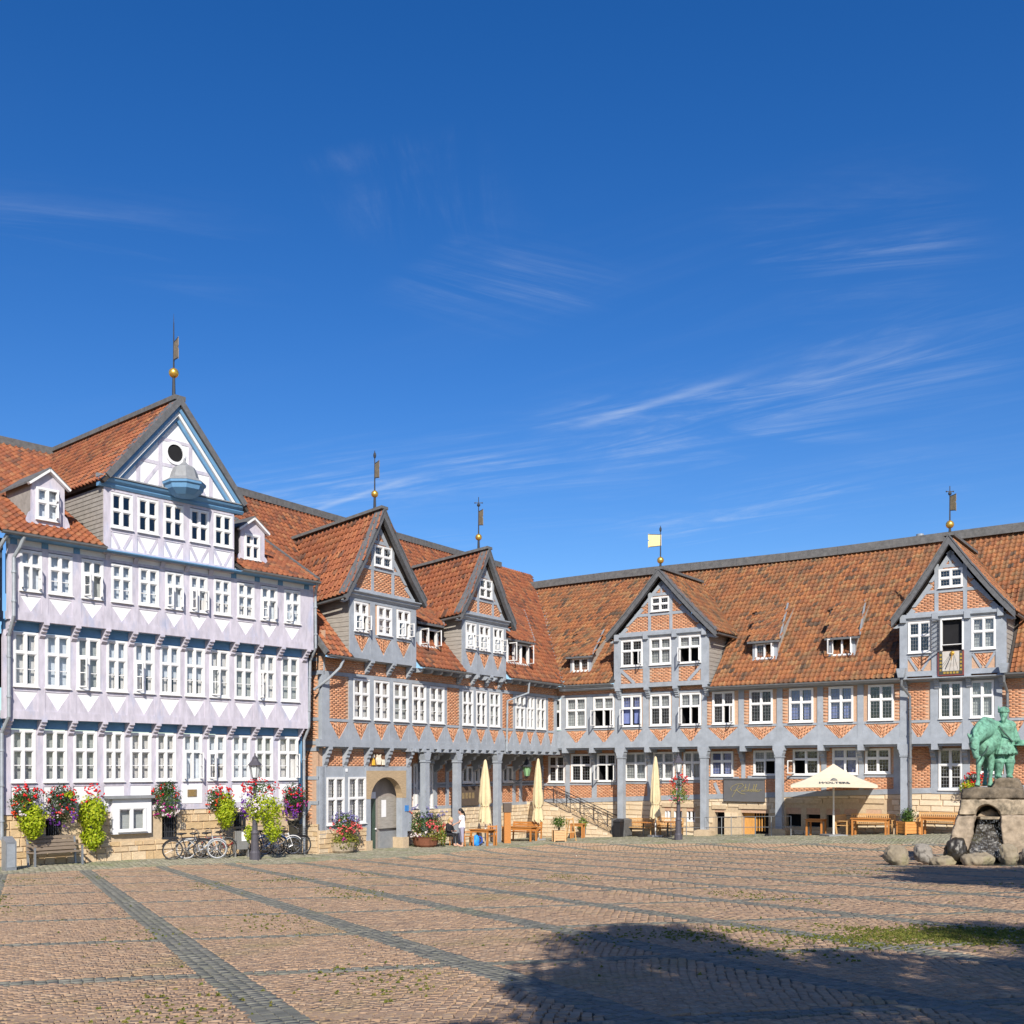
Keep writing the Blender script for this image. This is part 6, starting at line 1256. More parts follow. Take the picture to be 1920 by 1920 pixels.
# ---- boxed shrubs
mat('box_wood', (.58, .36, .18), .75, .2, 5, .2, stretch=(1, 1, 5)); mat('box_wood_orange', (.60, .27, .075), .65, .2, 5, .2, stretch=(1, 1, 5))
def boxed_shrub(xc, yb, w_, h_, fol, label, wood='box_wood', rz=.15):
    P = gp(xc, yb); D = P.y; t = thing('boxed_shrub', P, label, 'potted shrub', 'shrubs in wooden boxes'); q = Matrix.Rotation(rz, 3, 'Z'); n = max(3, int(h_ / .11))
    for i in range(n):
        for k in range(4):
            m = MB(); a = rz + k * math.pi / 2; d = Matrix.Rotation(a, 3, 'Z') @ Vector((0, -w_ / 2, 0)); m.box(P + d + Vector((0, 0, .06 + (i + .5) * h_ / n)), w_ * .98, .03, h_ / n - .012, a); m.build('plank', wood, t)
    m = MB()
    for sx_ in (-1, 1):
        for sy_ in (-1, 1): d = q @ Vector((sx_ * (w_ / 2 + .01), sy_ * (w_ / 2 + .01), 0)); m = MB(); m.box(P + d + Vector((0, 0, h_ / 2 + .03)), .06, .06, h_ + .06, rz); m.build('post', wood, t)
    m = MB(); m.box(P + Vector((0, 0, h_ - .03)), w_ * .94, w_ * .94, .04, rz); m.build('soil', 'joint_soil', t)
    pl = Plant()
    for (x0, x1, y0, y1, mm, n) in fol: c_, r = pxell(D, x0, x1, y0, y1, (x1 - x0) / 2 / FPX * D); pl.leaves(c_, r, n, mm, .09, shell=.3)
    m = MB()
    for k in range(5): m.tube([P + Vector((0, 0, h_ - .05)), P + Vector((random.uniform(-.1, .1), random.uniform(-.1, .1), h_ + .35)), P + Vector((random.uniform(-.3, .3), random.uniform(-.3, .3), h_ + .6))], [.02, .014, .006], 5)
    m.build('stem', 'dark_oak', t); pl.build(t)
boxed_shrub(1048, 1578, .52, .5, [(1030, 1065, 1527, 1556, 'leaf_green', 420), (1034, 1068, 1532, 1552, 'leaf_mid', 150)], 'green shrub in a pale plank box before the stone steps')
boxed_shrub(1703, 1565, .66, .52, [(1684, 1722, 1512, 1546, 'leaf_green', 420), (1688, 1720, 1528, 1548, 'leaf_mid', 160)], 'shrub in a slatted wooden box between the two right-hand benches', 'box_wood_orange', .2)
P = gp(1093, 1570); t = thing('potted_grass', P, 'pale trailing grass in a grey pot below the stair railing', 'potted plant'); m = MB(); m.lathe([(.14, -.03), (.18, .5), (.2, .55)], P, 12); m.build('pot', 'lead', t); pl = Plant(); c_, r = pxell(P.y, 1082, 1104, 1531, 1562, .3); pl.leaves(c_, r, 260, 'leaf_mid', .12); pl.build(t)
# red geraniums in a window box behind the statue
k = (FR.o + FR.n * -.7).dot(FR.n) / Vector(((1822 - HX) / FPX, 1, 0)).dot(FR.n); pl = Plant(); c_, r = pxell(k, 1797, 1838, 1462, 1490, .3); pl.leaves(c_, r, 420, 'leaf_lime', .1); c_, r = pxell(k, 1808, 1850, 1446, 1472, .3); pl.leaves(c_, r, 200, 'leaf_dark', .08); pl.blossoms(c_, r, 120, 'petal_red', .045); pl.blossoms(*pxell(k, 1802, 1838, 1464, 1480, .32), 30, 'petal_orange', .03)
t = thing('flower_basket', (c_[0], c_[1], c_[2] - .6), 'red and lime flower basket on the brick wall behind the bronze horse', 'flower basket'); pl.build(t); m = MB(); m.lathe([(.05, -.2), (.22, -.1), (.25, 0)], c_, 10); m.build('bowl', 'iron_dark', t)
# ---- trees beside and behind the viewer: their shadows lie on the square
mat('bark', (.10, .075, .055), .9, .3, 6, .6)
def tree(P, hc, r, n, label, rzf=.9, seed=1):
    rr = random.Random(seed); t = thing('linden_tree', P, label, 'tree', 'trees on the square'); P = Vector(P)
    m = MB(); m.tube([P - Vector((0, 0, .2)), P + Vector((0, 0, hc * .35)), P + Vector((.1, .05, hc))], [r * .10, r * .075, r * .05], 10); tr_ = m.build('trunk', 'bark', t)
    cl = []
    for i in range(26):
        d = Vector((rr.gauss(0, 1), rr.gauss(0, 1), rr.gauss(0, .9))).normalized() * r * rr.uniform(.45, .86); cl.append(P + Vector((0, 0, hc)) + Vector((d.x, d.y, d.z * rzf)))
    for c_ in cl[:14]: m = MB(); m.tube([P + Vector((0, 0, hc * .45)), P.lerp(c_, .55) + Vector((0, 0, hc * .25)), c_], [r * .045, r * .03, r * .01], 6); m.build('limb', 'bark', tr_)
    pl = Plant()
    for c_ in cl: pl.leaves(tuple(c_), (r * .34, r * .34, r * .30), n // 26, rr.choice(['leaf_green', 'leaf_mid', 'leaf_green']), r * .078, shell=.1)
    for m_, l in pl.l.items(): T = np.concatenate([a for a, _ in l]); inst_mesh('crown', LFV, LFF, T, np.concatenate([b for _, b in l]), rng.random(len(T)), m_, t, 'stuff')
tree(on_ground(3.1, -2.2), 7.0, 3.0, 17000, 'leafy tree beside the viewer whose shadow lies across the foreground paving', seed=3)
tree(on_ground(12.9, 12.2), 7.2, 3.9, 17000, 'leafy tree right of the fountain whose shadow reaches across the paving', .8, seed=5)
tree(on_ground(8.2, -4.5), 7.5, 3.6, 13000, 'broad tree behind the viewer shading the lower right corner of the paving', seed=9)
# ------------------------------------------------------------------ street furniture
mat('wood_orange', (.46, .185, .045), .55, .18, 6, .15, stretch=(2, 2, 6)); mat('wood_honey', (.54, .32, .13), .55, .16, 6, .15, stretch=(2, 2, 6)); mat('wood_weathered', (.235, .185, .14), .85, .22, 5, .3, stretch=(1, 1, 8))
mat('steel_grey', (.30, .32, .34), .45, .12, 5, metal=.5); mat('bin_grey', (.26, .26, .26), .5, .12, 5, metal=.4); mat('black_plastic', (.02, .02, .023), .5, .2, 6); mat('rubber', (.025, .025, .027), .8, .2, 9)
mat('canvas', (.70, .58, .36), .9, .10, 5, .15, trans=.12); mat('canvas_open', (.74, .66, .50), .9, .05, 4, .1, trans=.15); mat('pole_white', (.66, .63, .58), .4, .06, 5); mat('ink', (.03, .04, .06), .8, .1, 5)
class LF:
    """local frame: x along rz, y to the left of it, z up"""
    def __init__(s, P, rz): s.P = Vector(P); s.q = Matrix.Rotation(rz, 3, 'Z'); s.rz = rz
    def __call__(s, x, y, z): return s.P + s.q @ Vector((x, y, z))
def bxp(L, name, mt, par, x, y, z, sx_, sy_, sz_, tilt=0):
    m = MB(); m.box(L(x, y, z), sx_, sy_, sz_, L.rz, tilt=tilt); return m.build(name, mt, par)
def bench(P, rz, w_, label, wood='wood_honey', slats='v', legm=None, h=.45, grp=None):
    """bench facing local -y"""
    t = thing('bench', P, label, 'bench', grp); L = LF(P, rz); legm = legm or wood
    for i in range(4): bxp(L, 'seat_slat', wood, t, 0, -.2 + i * .13, h, w_, .11, .03)
    for sx_ in (-1, 1):
        bxp(L, 'leg', legm, t, sx_ * (w_ / 2 - .04), -.24, h / 2 - .05, .06, .06, h + .1); m = MB(); m.bar(L(sx_ * (w_ / 2 - .04), .22, -.1), L(sx_ * (w_ / 2 - .04), .32, h + .45), .06); m.build('leg', legm, t)
        bxp(L, 'armrest', wood, t, sx_ * (w_ / 2 - .04), .0, h + .2, .07, .56, .035); bxp(L, 'arm_post', legm, t, sx_ * (w_ / 2 - .04), -.24, h + .1, .05, .05, .2)
    if slats == 'v':
        for z in (h + .1, h + .43): bxp(L, 'back_rail', wood, t, 0, .29 + (z - h) * .06, z, w_ - .1, .035, .07)
        n = int(w_ / .085)
        for i in range(n): m = MB(); x = -w_ / 2 + .08 + i * (w_ - .16) / (n - 1); m.bar(L(x, .295, h + .12), L(x, .315, h + .42), .04, .02, up=(0, 1, 0)); m.build('back_slat', wood, t)
    else:
        for i in range(4): bxp(L, 'back_slat', wood, t, 0, .25 + i * .025, h + .1 + i * .12, w_, .03, .10)
    return t
def table(P, rz, w_, d_, label, wood='wood_orange', h=.74, grp=None):
    t = thing('table', P, label, 'table', grp); L = LF(P, rz); n = 5
    for i in range(n): bxp(L, 'top_board', wood, t, 0, -d_ / 2 + (i + .5) * d_ / n, h, w_, d_ / n - .008, .035)
    for s1 in (-1, 1):
        bxp(L, 'apron', wood, t, 0, s1 * (d_ / 2 - .07), h - .07, w_ - .16, .03, .09)
        for s2 in (-1, 1): bxp(L, 'leg', wood, t, s1 * (w_ / 2 - .08), s2 * (d_ / 2 - .08), h / 2 - .06, .075, .075, h + .08)
    return t
def chair(P, rz, label, wood='wood_orange', grp=None, h=.45):
    t = thing('chair', P, label, 'chair', grp); L = LF(P, rz)
    for i in range(4): bxp(L, 'seat_slat', wood, t, 0, -.17 + i * .115, h, .44, .1, .025)
    for s1 in (-1, 1):
        bxp(L, 'leg', wood, t, s1 * .2, -.19, h / 2 - .04, .05, .05, h + .06); m = MB(); m.bar(L(s1 * .2, .2, -.08), L(s1 * .2, .28, .95), .05); m.build('leg', wood, t); bxp(L, 'armrest', wood, t, s1 * .22, .0, h + .2, .05, .46, .03)
    for z in (.62, .9): bxp(L, 'back_rail', wood, t, 0, .24 + (z - .6) * .08, z, .42, .03, .06)
    for i in range(4): m = MB(); x = -.13 + i * .087; m.bar(L(x, .24, .63), L(x, .265, .89), .035, .018, up=(0, 1, 0)); m.build('back_slat', wood, t)
    return t
# weathered bench before the lilac house
P = at(FL, 104, .5); bench(P, FL.rz + .0, 1.62, 'weathered grey-brown slatted bench under the leftmost flower baskets', 'wood_weathered', 'h', 'steel_grey', .43)
# slender service pillar at the far left
P = gp(17, 1632); t = thing('service_pillar', P, 'slender grey metal service pillar with slanted top at the far left', 'pillar'); L = LF(P, FL.rz)
m = MB(); a = [(-.16, -.15, -.1), (.16, -.15, -.1), (.16, .15, -.1), (-.16, .15, -.1), (-.16, -.15, .86), (.16, -.15, .86), (.16, .15, 1.02), (-.16, .15, 1.02)]; m.hexa([L(*v) for v in a]); m.build('housing', 'steel_grey', t); m = MB(); m.box(L(.0, -.155, .45), .24, .012, .7, L.rz); m.build('panel', 'pipe_zinc', t)
# litter bin
P = at(FL, 452, 1.1); t = thing('litter_bin', P, 'grey metal litter bin with a white notice beside the lamp post', 'litter bin'); L = LF(P, FL.rz - .25)
m = MB(); m.hexa([L(*v) for v in [(-.20, -.15, .28), (.20, -.15, .28), (.20, .15, .28), (-.20, .15, .28), (-.23, -.17, .95), (.23, -.17, .95), (.23, .17, .95), (-.23, .17, .95)]]); m.build('bin_body', 'bin_grey', t)
for s1 in (-1, 1): bxp(L, 'leg', 'bin_grey', t, s1 * .24, 0, .45, .05, .2, 1.0)
m = MB(); m.box(L(0, 0, 1.06), .52, .36, .06, L.rz); m.build('lid', 'black_plastic', t); m = MB(); m.box(L(.06, -.172, .74), .2, .01, .32, L.rz, tilt=-.03); m.build('notice', 'plaster_white', t); m = MB(); m.lathe([(.035, -.005), (.035, .005)], (0, 0, 0), 10); m.v = [tuple(L(.06 + x, -.182 - z, .8 + y)) for x, y, z in m.v]; m.build('emblem', 'gold', t)
# ---- bicycles
for nm, c3 in (('frame_silver', (.42, .44, .46)), ('frame_black', (.02, .02, .025)), ('frame_blue', (.03, .12, .38)), ('frame_white', (.7, .7, .7)), ('frame_grey', (.16, .17, .18)), ('frame_red', (.30, .02, .02))): mat(nm, c3, .35, .06, 5, spec=.5)
mat('chrome', (.55, .56, .58), .25, .1, 6, metal=.9)
def bicycle(P, rz, fm, label, basket=False, rim='chrome', lean=.10, drop=False, tyrem='rubber'):
    t = thing('bicycle', P, label, 'bicycle', 'bicycles leaning by the lilac house'); Q = Matrix.Rotation(rz, 3, 'Z') @ Matrix.Rotation(lean, 3, 'X'); P = Vector(P)
    W = lambda x, z, y=0: P + Q @ Vector((x, y, z))
    R = .34
    for xw in (-.52, .53):
        wt = MB(); n = 22; ring = [W(xw + R * math.cos(2 * math.pi * i / n), R + R * math.sin(2 * math.pi * i / n)) for i in range(n + 1)]; wt.tube(ring, .021, 6, cap=False); wh = wt.build('wheel', tyrem, t)
        m = MB(); m.tube([W(xw + (R - .03) * math.cos(2 * math.pi * i / n), R + (R - .03) * math.sin(2 * math.pi * i / n)) for i in range(n + 1)], .011, 5, cap=False)
        for i in range(14): a = 2 * math.pi * i / 14; m.tube([W(xw, R, .02 * (-1) ** i), W(xw + (R - .03) * math.cos(a), R + (R - .03) * math.sin(a))], .0028, 3, cap=False)
        m.tube([W(xw, R, -.05), W(xw, R, .05)], .022, 8); m.build('rim', rim, wh)
        m = MB(); m.tube([W(xw + (R + .035) * math.cos(a), R + (R + .035) * math.sin(a)) for a in [(.15 + i * .16) * (1 if xw > 0 else 1) + (0.5 if xw > 0 else .9) for i in range(12)]], .018, 5); m.build('mudguard', fm, t)
    m = MB(); bb = W(-.05, .29); seat = W(-.22, .80); head = W(.36, .82); hl = W(.40, .62); ra = W(-.52, R); r = .017
    m.tube([bb, seat], r, 7); m.tube([hl, bb], r * 1.2, 7); m.tube([ra, bb], .011, 6); m.tube([ra, W(-.19, .70)], .011, 6); m.tube([head, hl], r * 1.2, 7)
    if drop: m.tube([W(.385, .70), W(.1, .42), W(-.12, .50)], r, 7)
    else: m.tube([W(-.20, .74), W(.375, .77)], r, 7)
    m.build('frame', fm, t)
    m = MB(); m.tube([W(.53, R), W(.45, .58), hl], .014, 6); m.build('fork', fm, t)
    m = MB(); m.tube([head, W(.33, .98)], .014, 6); m.tube([W(.20, 1.03, .29), W(.30, 1.02, .2), W(.33, .99, 0), W(.30, 1.02, -.2), W(.20, 1.03, -.29)], .012, 6); m.build('handlebar', 'chrome', t)
    m = MB(); 
    for s1 in (-1, 1): m.tube([W(.24, 1.03, s1 * .23), W(.16, 1.03, s1 * .31)], .018, 6)
    m.build('grips', 'black_plastic', t)
    m = MB(); m.ball(W(-.27, .90), .12, 10, 6, q=Q, sc=(1.15, .75, .38)); m.ball(W(-.13, .91), .06, 8, 5, q=Q, sc=(1.5, .6, .5)); m.tube([seat, W(-.25, .88)], .013, 6); m.build('saddle', 'black_plastic', t)
    m = MB(); m.tube([W(-.05, .29, -.06), W(-.05, .29, .06)], .03, 8); m.tube([W(-.05, .29, .07), W(.06, .17, .07)], .011, 5); m.tube([W(-.05, .29, -.07), W(-.16, .41, -.07)], .011, 5); m.box(W(.06, .17, .12), .09, .09, .025, rz); m.box(W(-.16, .41, -.12), .09, .09, .025, rz); m.tube([W(-.05 + .09 * math.cos(i * .524), .29 + .09 * math.sin(i * .524), .05) for i in range(13)], .008, 4, cap=False); m.build('crank', 'chrome', t)
    m = MB(); m.tube([W(-.75, .72), W(-.25, .72)], .009, 5); m.tube([W(-.75, .72, .06), W(-.3, .72, .06)], .008, 5); m.tube([W(-.52, R), W(-.62, .72)], .008, 5); m.build('rack', fm, t)
    if basket:
        m = MB(); c_ = W(.55, .88)
        for k in range(5): z = -.12 + k * .065; m.tube([c_ + Q @ Vector((math.cos(i * .628) * (.15 + k * .008), math.sin(i * .628) * (.19 + k * .008), z)) for i in range(11)], .008, 4, cap=False)
        for i in range(12): a = i * .524; m.tube([c_ + Q @ Vector((math.cos(a) * .15, math.sin(a) * .19, -.12)), c_ + Q @ Vector((math.cos(a) * .182, math.sin(a) * .222, .14))], .006, 4)
        m.build('basket', 'black_plastic', t)
def bike_at(x, y, rz, *a, **k): P = at(FL, x, .62 + (y - 1604) * .12); bicycle(P, rz, *a, **k)
LR = FL.rz
bike_at(352, 1606, LR - .35, 'frame_black', 'leftmost bicycle, dark with thin tyres, below the barred cellar window')
bike_at(378, 1607, LR - .62, 'frame_silver', 'silver bicycle with a pale front rim and front light, second from left', rim='frame_white', tyrem='frame_grey', drop=True)
bike_at(398, 1606, LR - .30, 'frame_grey', 'grey bicycle carrying a dark handlebar basket, in the middle of the left row', basket=True)
bike_at(424, 1604, LR - .45, 'frame_red', 'dark red bicycle half hidden behind the litter bin', drop=True)
bike_at(498, 1606, LR - .20, 'frame_blue', 'blue bicycle right of the lamp post', basket=True)
bike_at(522, 1605, LR - .55, 'frame_white', 'bicycle with white frame tubes under the lime flower cascade')
bike_at(541, 1604, LR - .35, 'frame_black', 'black bicycle before the dark wooden shutter, rightmost of the row', basket=True)
# ---- closed parasols
def parasol_closed(x, yb, yt, ycan, label, text=None):
    P = at(*yb); T = px(x, yt, P.y); H = T.z - P.z; zc = px(x, ycan, P.y).z - P.z; t = thing('parasol', P, label, 'parasol', 'folded cream parasols')
    m = MB(); m.tube([P + Vector((0, 0, -.05)), P + Vector((0, 0, H * .9))], .035, 10); m.build('pole', 'pole_white', t); bxp(LF(P, .3), 'base', 'lead', t, 0, 0, .04, .6, .6, .1)
    m = MB(); n = 32
    prof = [(H, .02), (H - .06, .06), (H - .5, .115), (H * .66 + zc * .34, .165), (H * .4 + zc * .6, .215), (zc + .8, .235), (zc + .62, .16), (zc + .4, .21), (zc, .25)]
    rr = random.Random(int(x)); fold = [rr.uniform(.12, .42) * (1 if j % 4 < 2 else -1) * (1 if j % 2 else .6) for j in range(n)]; drop = [rr.uniform(-.34, .10) for j in range(n)]
    for i_, (z, r) in enumerate(prof):
        for j in range(n):
            a = 2 * math.pi * j / n; f = 1 + fold[j] * min(1, (H - z) / .6) + rr.uniform(-.03, .03); dz = (drop[j] + drop[j - 1]) / 2 if i_ == len(prof) - 1 else 0
            m.v.append((P.x + r * f * math.cos(a), P.y + r * f * math.sin(a), P.z + z + dz))
    for i in range(len(prof) - 1):
        for j in range(n): m.f.append((i * n + j, i * n + (j + 1) % n, (i + 1) * n + (j + 1) % n, (i + 1) * n + j)); m.m.append(0); m.r.append(0.)
    can = m.build('canopy', 'canvas', t, smooth=True)
    m = MB(); zz = zc + .62; m.tube([P + Vector((.185 * math.cos(a * .524), .185 * math.sin(a * .524), zz)) for a in range(13)], .02, 5, cap=False); m.build('strap', 'canvas', t)
    return P, H, zc, t
def text_mesh(s):
    cu = bpy.data.curves.new('lettering', 'FONT'); cu.body = s; cu.align_x = 'CENTER'; cu.extrude = 0; cu.resolution_u = 2; cu.offset = .025
    o = bpy.data.objects.new('lettering', cu); COL.objects.link(o); dg = bpy.context.evaluated_depsgraph_get(); me = bpy.data.meshes.new_from_object(o.evaluated_get(dg)); bpy.data.objects.remove(o); vs_ = [tuple(v.co) for v in me.vertices]; fs = [tuple(p.vertices) for p in me.polygons]; bpy.data.meshes.remove(me); return vs_, fs
for (x, yb, yt, yc, lb) in ((910, (FM, 910, 1.3), 1424, 1536, 'folded cream parasol behind the blue backpack, leftmost of three'), (1009, (FR, 1009, 3.0), 1422, 1536, 'folded cream parasol before the stone stair wall, with dark lettering'), (1229, (FR, 1229, .5), 1418, 1531, 'folded cream parasol left of the lamp post, with dark emblem')):
    P, H, zc, t = parasol_closed(x, yb, yt, yc, lb)
    vs_, fs = text_mesh('WOLTERS')
    if x != 910:
        m = MB(); sc = .27; z0 = H * .62 + zc * .38
        m.add([(P.x + .22 + v[1] * sc * .5 - .03, P.y - .24 + .0, P.z + z0 + .2 - v[0] * sc) for v in vs_], fs); m.build('lettering', 'ink', t)
# ---- the open parasol
P = at(FR, 1563, 1.0); T = px(1563, 1432, P.y); e0 = px(1468, 1471, P.y); H = T.z - P.z; he = e0.z - P.z; hw_ = (px(1658, 1471, P.y).x - e0.x) / 2
t = thing('parasol', P, 'large open cream parasol shading the tables before the brick range', 'parasol')
m = MB(); m.tube([P + Vector((0, 0, 1.0)), P + Vector((0, 0, H - .05))], .04, 12); m.build('pole', 'pole_white', t); m = MB(); m.tube([P + Vector((0, 0, -.05)), P + Vector((0, 0, 1.1))], .05, 12); m.build('pole_foot', 'pole_white', t); bxp(LF(P, .2), 'base', 'lead', t, 0, 0, .03, .9, .9, .09)
rz = -.29; n = 8
cor = [P + Matrix.Rotation(rz, 3, 'Z') @ Vector((math.cos(math.pi / 4 + k * math.pi / 2) * hw_ * 1.12, math.sin(math.pi / 4 + k * math.pi / 2) * hw_ * 1.12, he)) for k in range(4)]
m = MB(); top = P + Vector((0, 0, H)); pts = []
for k in range(4): a, b_ = cor[k], cor[(k + 1) % 4]; pts += [a, a.lerp(b_, .5) + Vector((0, 0, .03))]
rowN = 5; 
for i in range(rowN + 1):
    f = i / rowN
    for q_ in pts: p = top.lerp(q_, f); p = p - Vector((0, 0, .10 * math.sin(math.pi * f))); m.v.append(tuple(p))
for i in range(rowN):
    for j in range(8): m.f.append((i * 8 + j, i * 8 + (j + 1) % 8, (i + 1) * 8 + (j + 1) % 8, (i + 1) * 8 + j)); m.m.append(0); m.r.append(0.)
k0 = len(m.v); m.v += [(v[0], v[1], v[2] - .12) for v in m.v[rowN * 8:rowN * 8 + 8]]
for j in range(8): m.f.append((rowN * 8 + j, rowN * 8 + (j + 1) % 8, k0 + (j + 1) % 8, k0 + j)); m.m.append(0); m.r.append(0.)
can = m.build('canopy', 'canvas_open', t)
for q_ in pts: m = MB(); m.bar(top - Vector((0, 0, .18)), q_ - Vector((0, 0, .06)), .03); m.build('rib', 'pole_white', t)
# lettering and emblem on its front panel
fr = sorted(range(4), key=lambda k: (cor[k] + cor[(k + 1) % 4]).y)[0]; A, B_ = cor[fr], cor[(fr + 1) % 4]
if A.x > B_.x: A, B_ = B_, A
def onpanel(s, f): q_ = A.lerp(B_, s); p = top.lerp(q_, f); return p - Vector((0, 0, .10 * math.sin(math.pi * f))) + Vector((0, -.035, .03))
vs_, fs = text_mesh('WOLTERS'); wmax = max(v[0] for v in vs_); m = MB(); m.add([onpanel(.5 + v[0] / wmax * .205, .94 - v[1] * .17) for v in vs_], fs); m.build('lettering', 'ink', t)
m = MB(); em = []
for k in range(9): a = math.pi * (k + .5) / 9; r0, r1 = .55, 1.0; em = [onpanel(.5 + math.cos(a + d) * .058 * r, .75 - math.sin(a + d) * .15 * r) for r, d in ((r0, -.12), (r1, -.12), (r1, .12), (r0, .12))]; m.add(em, [(0, 1, 2, 3)])
m.add([onpanel(.5 + x * .03, .74 - y * .06) for x, y in ((-1, 0), (1, 0), (.6, 1), (0, .6), (-.6, 1))], [(0, 1, 2, 3, 4)]); m.build('emblem', 'gutter_zinc', t)
# ---- tables, benches, chairs
RRz = FR.rz; MRz = FM.rz
G = 'wooden cafe furniture'
table(at(FR, 974, 4.2), RRz + .1, 1.75, .75, 'long orange wood table left of the stair-wall parasol', grp=G)
bench(at(FR, 984, 3.4), RRz + .1, 1.7, 'orange bench behind the long table left of the stair-wall parasol', 'wood_orange', 'h', grp=G)
table(at(FM, 905, 1.3), RRz, 1.1, .7, 'orange wood table beneath the leftmost folded parasol', grp=G)
chair(at(FM, 877, 1.1), RRz + 2.6, 'orange wooden chair right behind the standing person', grp=G)
chair(at(FM, 922, 1.5), RRz - 2.4, 'orange wooden chair right of the blue backpack', grp=G)
chair(gp(839, 1585), RRz + 1.9, 'orange wooden chair carrying the seated person in black', grp=G)
table(at(FR, 1083, 1.2), RRz + .3, .75, .6, 'small orange table behind the pale planter box', grp=G)
P = gp(1068, 1577); t = thing('easel', P, 'light wooden A-frame easel beside the boxed shrub', 'easel'); L = LF(P, .3)
for a, b_ in (((-.28, -.2, -.05), (-.16, 0, 1.15)), ((.28, -.2, -.05), (.16, 0, 1.15)), ((0, .5, -.05), (0, .02, 1.1))): m = MB(); m.bar(L(*a), L(*b_), .055, .04); m.build('leg', 'wood_honey', t)
bxp(L, 'cross_bar', 'wood_honey', t, 0, -.1, .45, .5, .04, .05); bxp(L, 'top_bar', 'wood_honey', t, 0, 0, 1.08, .4, .04, .06)
bench(at(FR, 1204, -.45), RRz + .06, 1.9, 'pale slatted bench left of the folded parasol with the emblem', 'wood_honey', grp=G)
bench(at(FR, 1250, -.45), RRz + .06, 1.6, 'pale slatted bench between that parasol and the lamp post', 'wood_honey', grp=G)
def pedestal_table(x, y, label, top='wood_orange'):
    P = at(FR, x, y); t = thing('table', P, label, 'table', G); m = MB(); m.lathe([(.30, 0), (.28, .03), (.04, .06), (.035, .72)], P, 12); m.build('foot', 'black_plastic', t)
    for i in range(5): bxp(LF(P, RRz), 'top_board', top, t, 0, -.28 + i * .14, .74, .95, .13, .03)
pedestal_table(1206, .55, 'black-footed table before the left pale bench'); pedestal_table(1252, .5, 'black-footed table before the bench beside the lamp post')
table(at(FR, 1632, .45), RRz + .05, 1.6, .7, 'orange table before the slatted bench right of the open parasol', grp=G)
bench(at(FR, 1634, -.5), RRz + .05, 2.0, 'pale slatted bench behind the orange table right of the open parasol', 'wood_honey', grp=G)
bench(at(FR, 1588, .0), RRz + 1.5, 1.3, 'slatted bench seen end-on right of the parasol pole', 'wood_honey', grp=G)
table(at(FR, 1530, .35), RRz, .85, .7, 'orange table in the shade left of the parasol pole', grp=G)
table(at(FR, 1762, .45), RRz, 1.5, .7, 'dark orange table before the bench left of the fountain', 'wood_orange', grp=G)
bench(at(FR, 1764, -.5), RRz, 2.0, 'slatted bench between the boxed shrub and the fountain', 'wood_honey', grp=G)
# ---- dark bins by the first column, brown menu stand
for (x, y, lb) in ((1160, 1572, 'black bin before the first stone-footed column'),):
    P = at(FR, x, .45); t = thing('bin', P, lb, 'bin'); m = MB(); m.hexa([LF(P, RRz)(*v) for v in [(-.16, -.16, -.05), (.16, -.16, -.05), (.16, .16, -.05), (-.16, .16, -.05), (-.21, -.21, .78), (.21, -.21, .78), (.21, .21, .78), (-.21, .21, .78)]]); m.build('body', 'black_plastic', t); m = MB(); m.hexa([LF(P, RRz)(*v) for v in [(-.23, -.24, .78), (.23, -.24, .78), (.23, .22, .78), (-.23, .22, .78), (-.19, -.2, .86), (.19, -.2, .86), (.19, .2, .93), (-.19, .2, .93)]]); m.build('lid', 'black_plastic', t)
P = at(FM, 951, .9); t = thing('menu_stand', P, 'tall wooden menu stand with dark roof before the third column', 'menu stand'); z1 = px(951, 1506, P.y).z - P.z; z2 = px(951, 1523, P.y).z - P.z
bxp(LF(P, .2), 'post', 'wood_orange', t, 0, 0, z2 / 2, .32, .2, z2); bxp(LF(P, .2), 'case', 'notice_brown', t, 0, 0, (z1 + z2) / 2, .40, .26, z1 - z2)
# ---- stone stairs with iron railing, wall lantern
ux0, ux1 = FR.u(1000, .1), FR.u(1150, .1); so0, so1 = -.95, .35; zt_ = 1.45
gzb = ground(*FR.W(ux1, 0, 0).xy)
t = thing('stone_stairs', FR.W((ux0 + ux1) / 2, 0, gzb), 'sandstone stairs with iron railings rising to the corner door', 'stairs')
ns = 11; us_ = ux0 + .9
for i in range(ns):
    ua_ = us_ + (ux1 - us_) * i / ns; ub_ = us_ + (ux1 - us_) * (i + 1) / ns; zz = gzb + (zt_ - gzb) * (1 - i / ns); m = MB(); m.frect(FR, ua_, ub_ + .03, gzb - .4, zz, so0, so1 - .25); m.build('step', 'stone_joint', t)
m = MB(); m.frect(FR, ux0 - 1.2, us_, gzb - .4, zt_ + .02, so0 - .8, so1 - .2); ld_ = m.build('landing', 'stone_joint', t)
m = MB(); m.fprism(FR, [(ux0 - .5, gzb - .4), (ux1 + .05, gzb - .4), (ux1 + .05, gzb + .1), (us_, zt_ + .12), (ux0 - .5, zt_ + .12)], so1 - .25, so1); q_ = m.build('string_wall', 'stone_joint', t); stone_face(FR, ux0 - .5, ux1, gzb - .1, lambda u: zt_ + .10 if u < us_ else zt_ + .10 - (u - us_) / (ux1 - us_) * (zt_ - gzb), so1 + .01, q_, 'sandstone_pale')
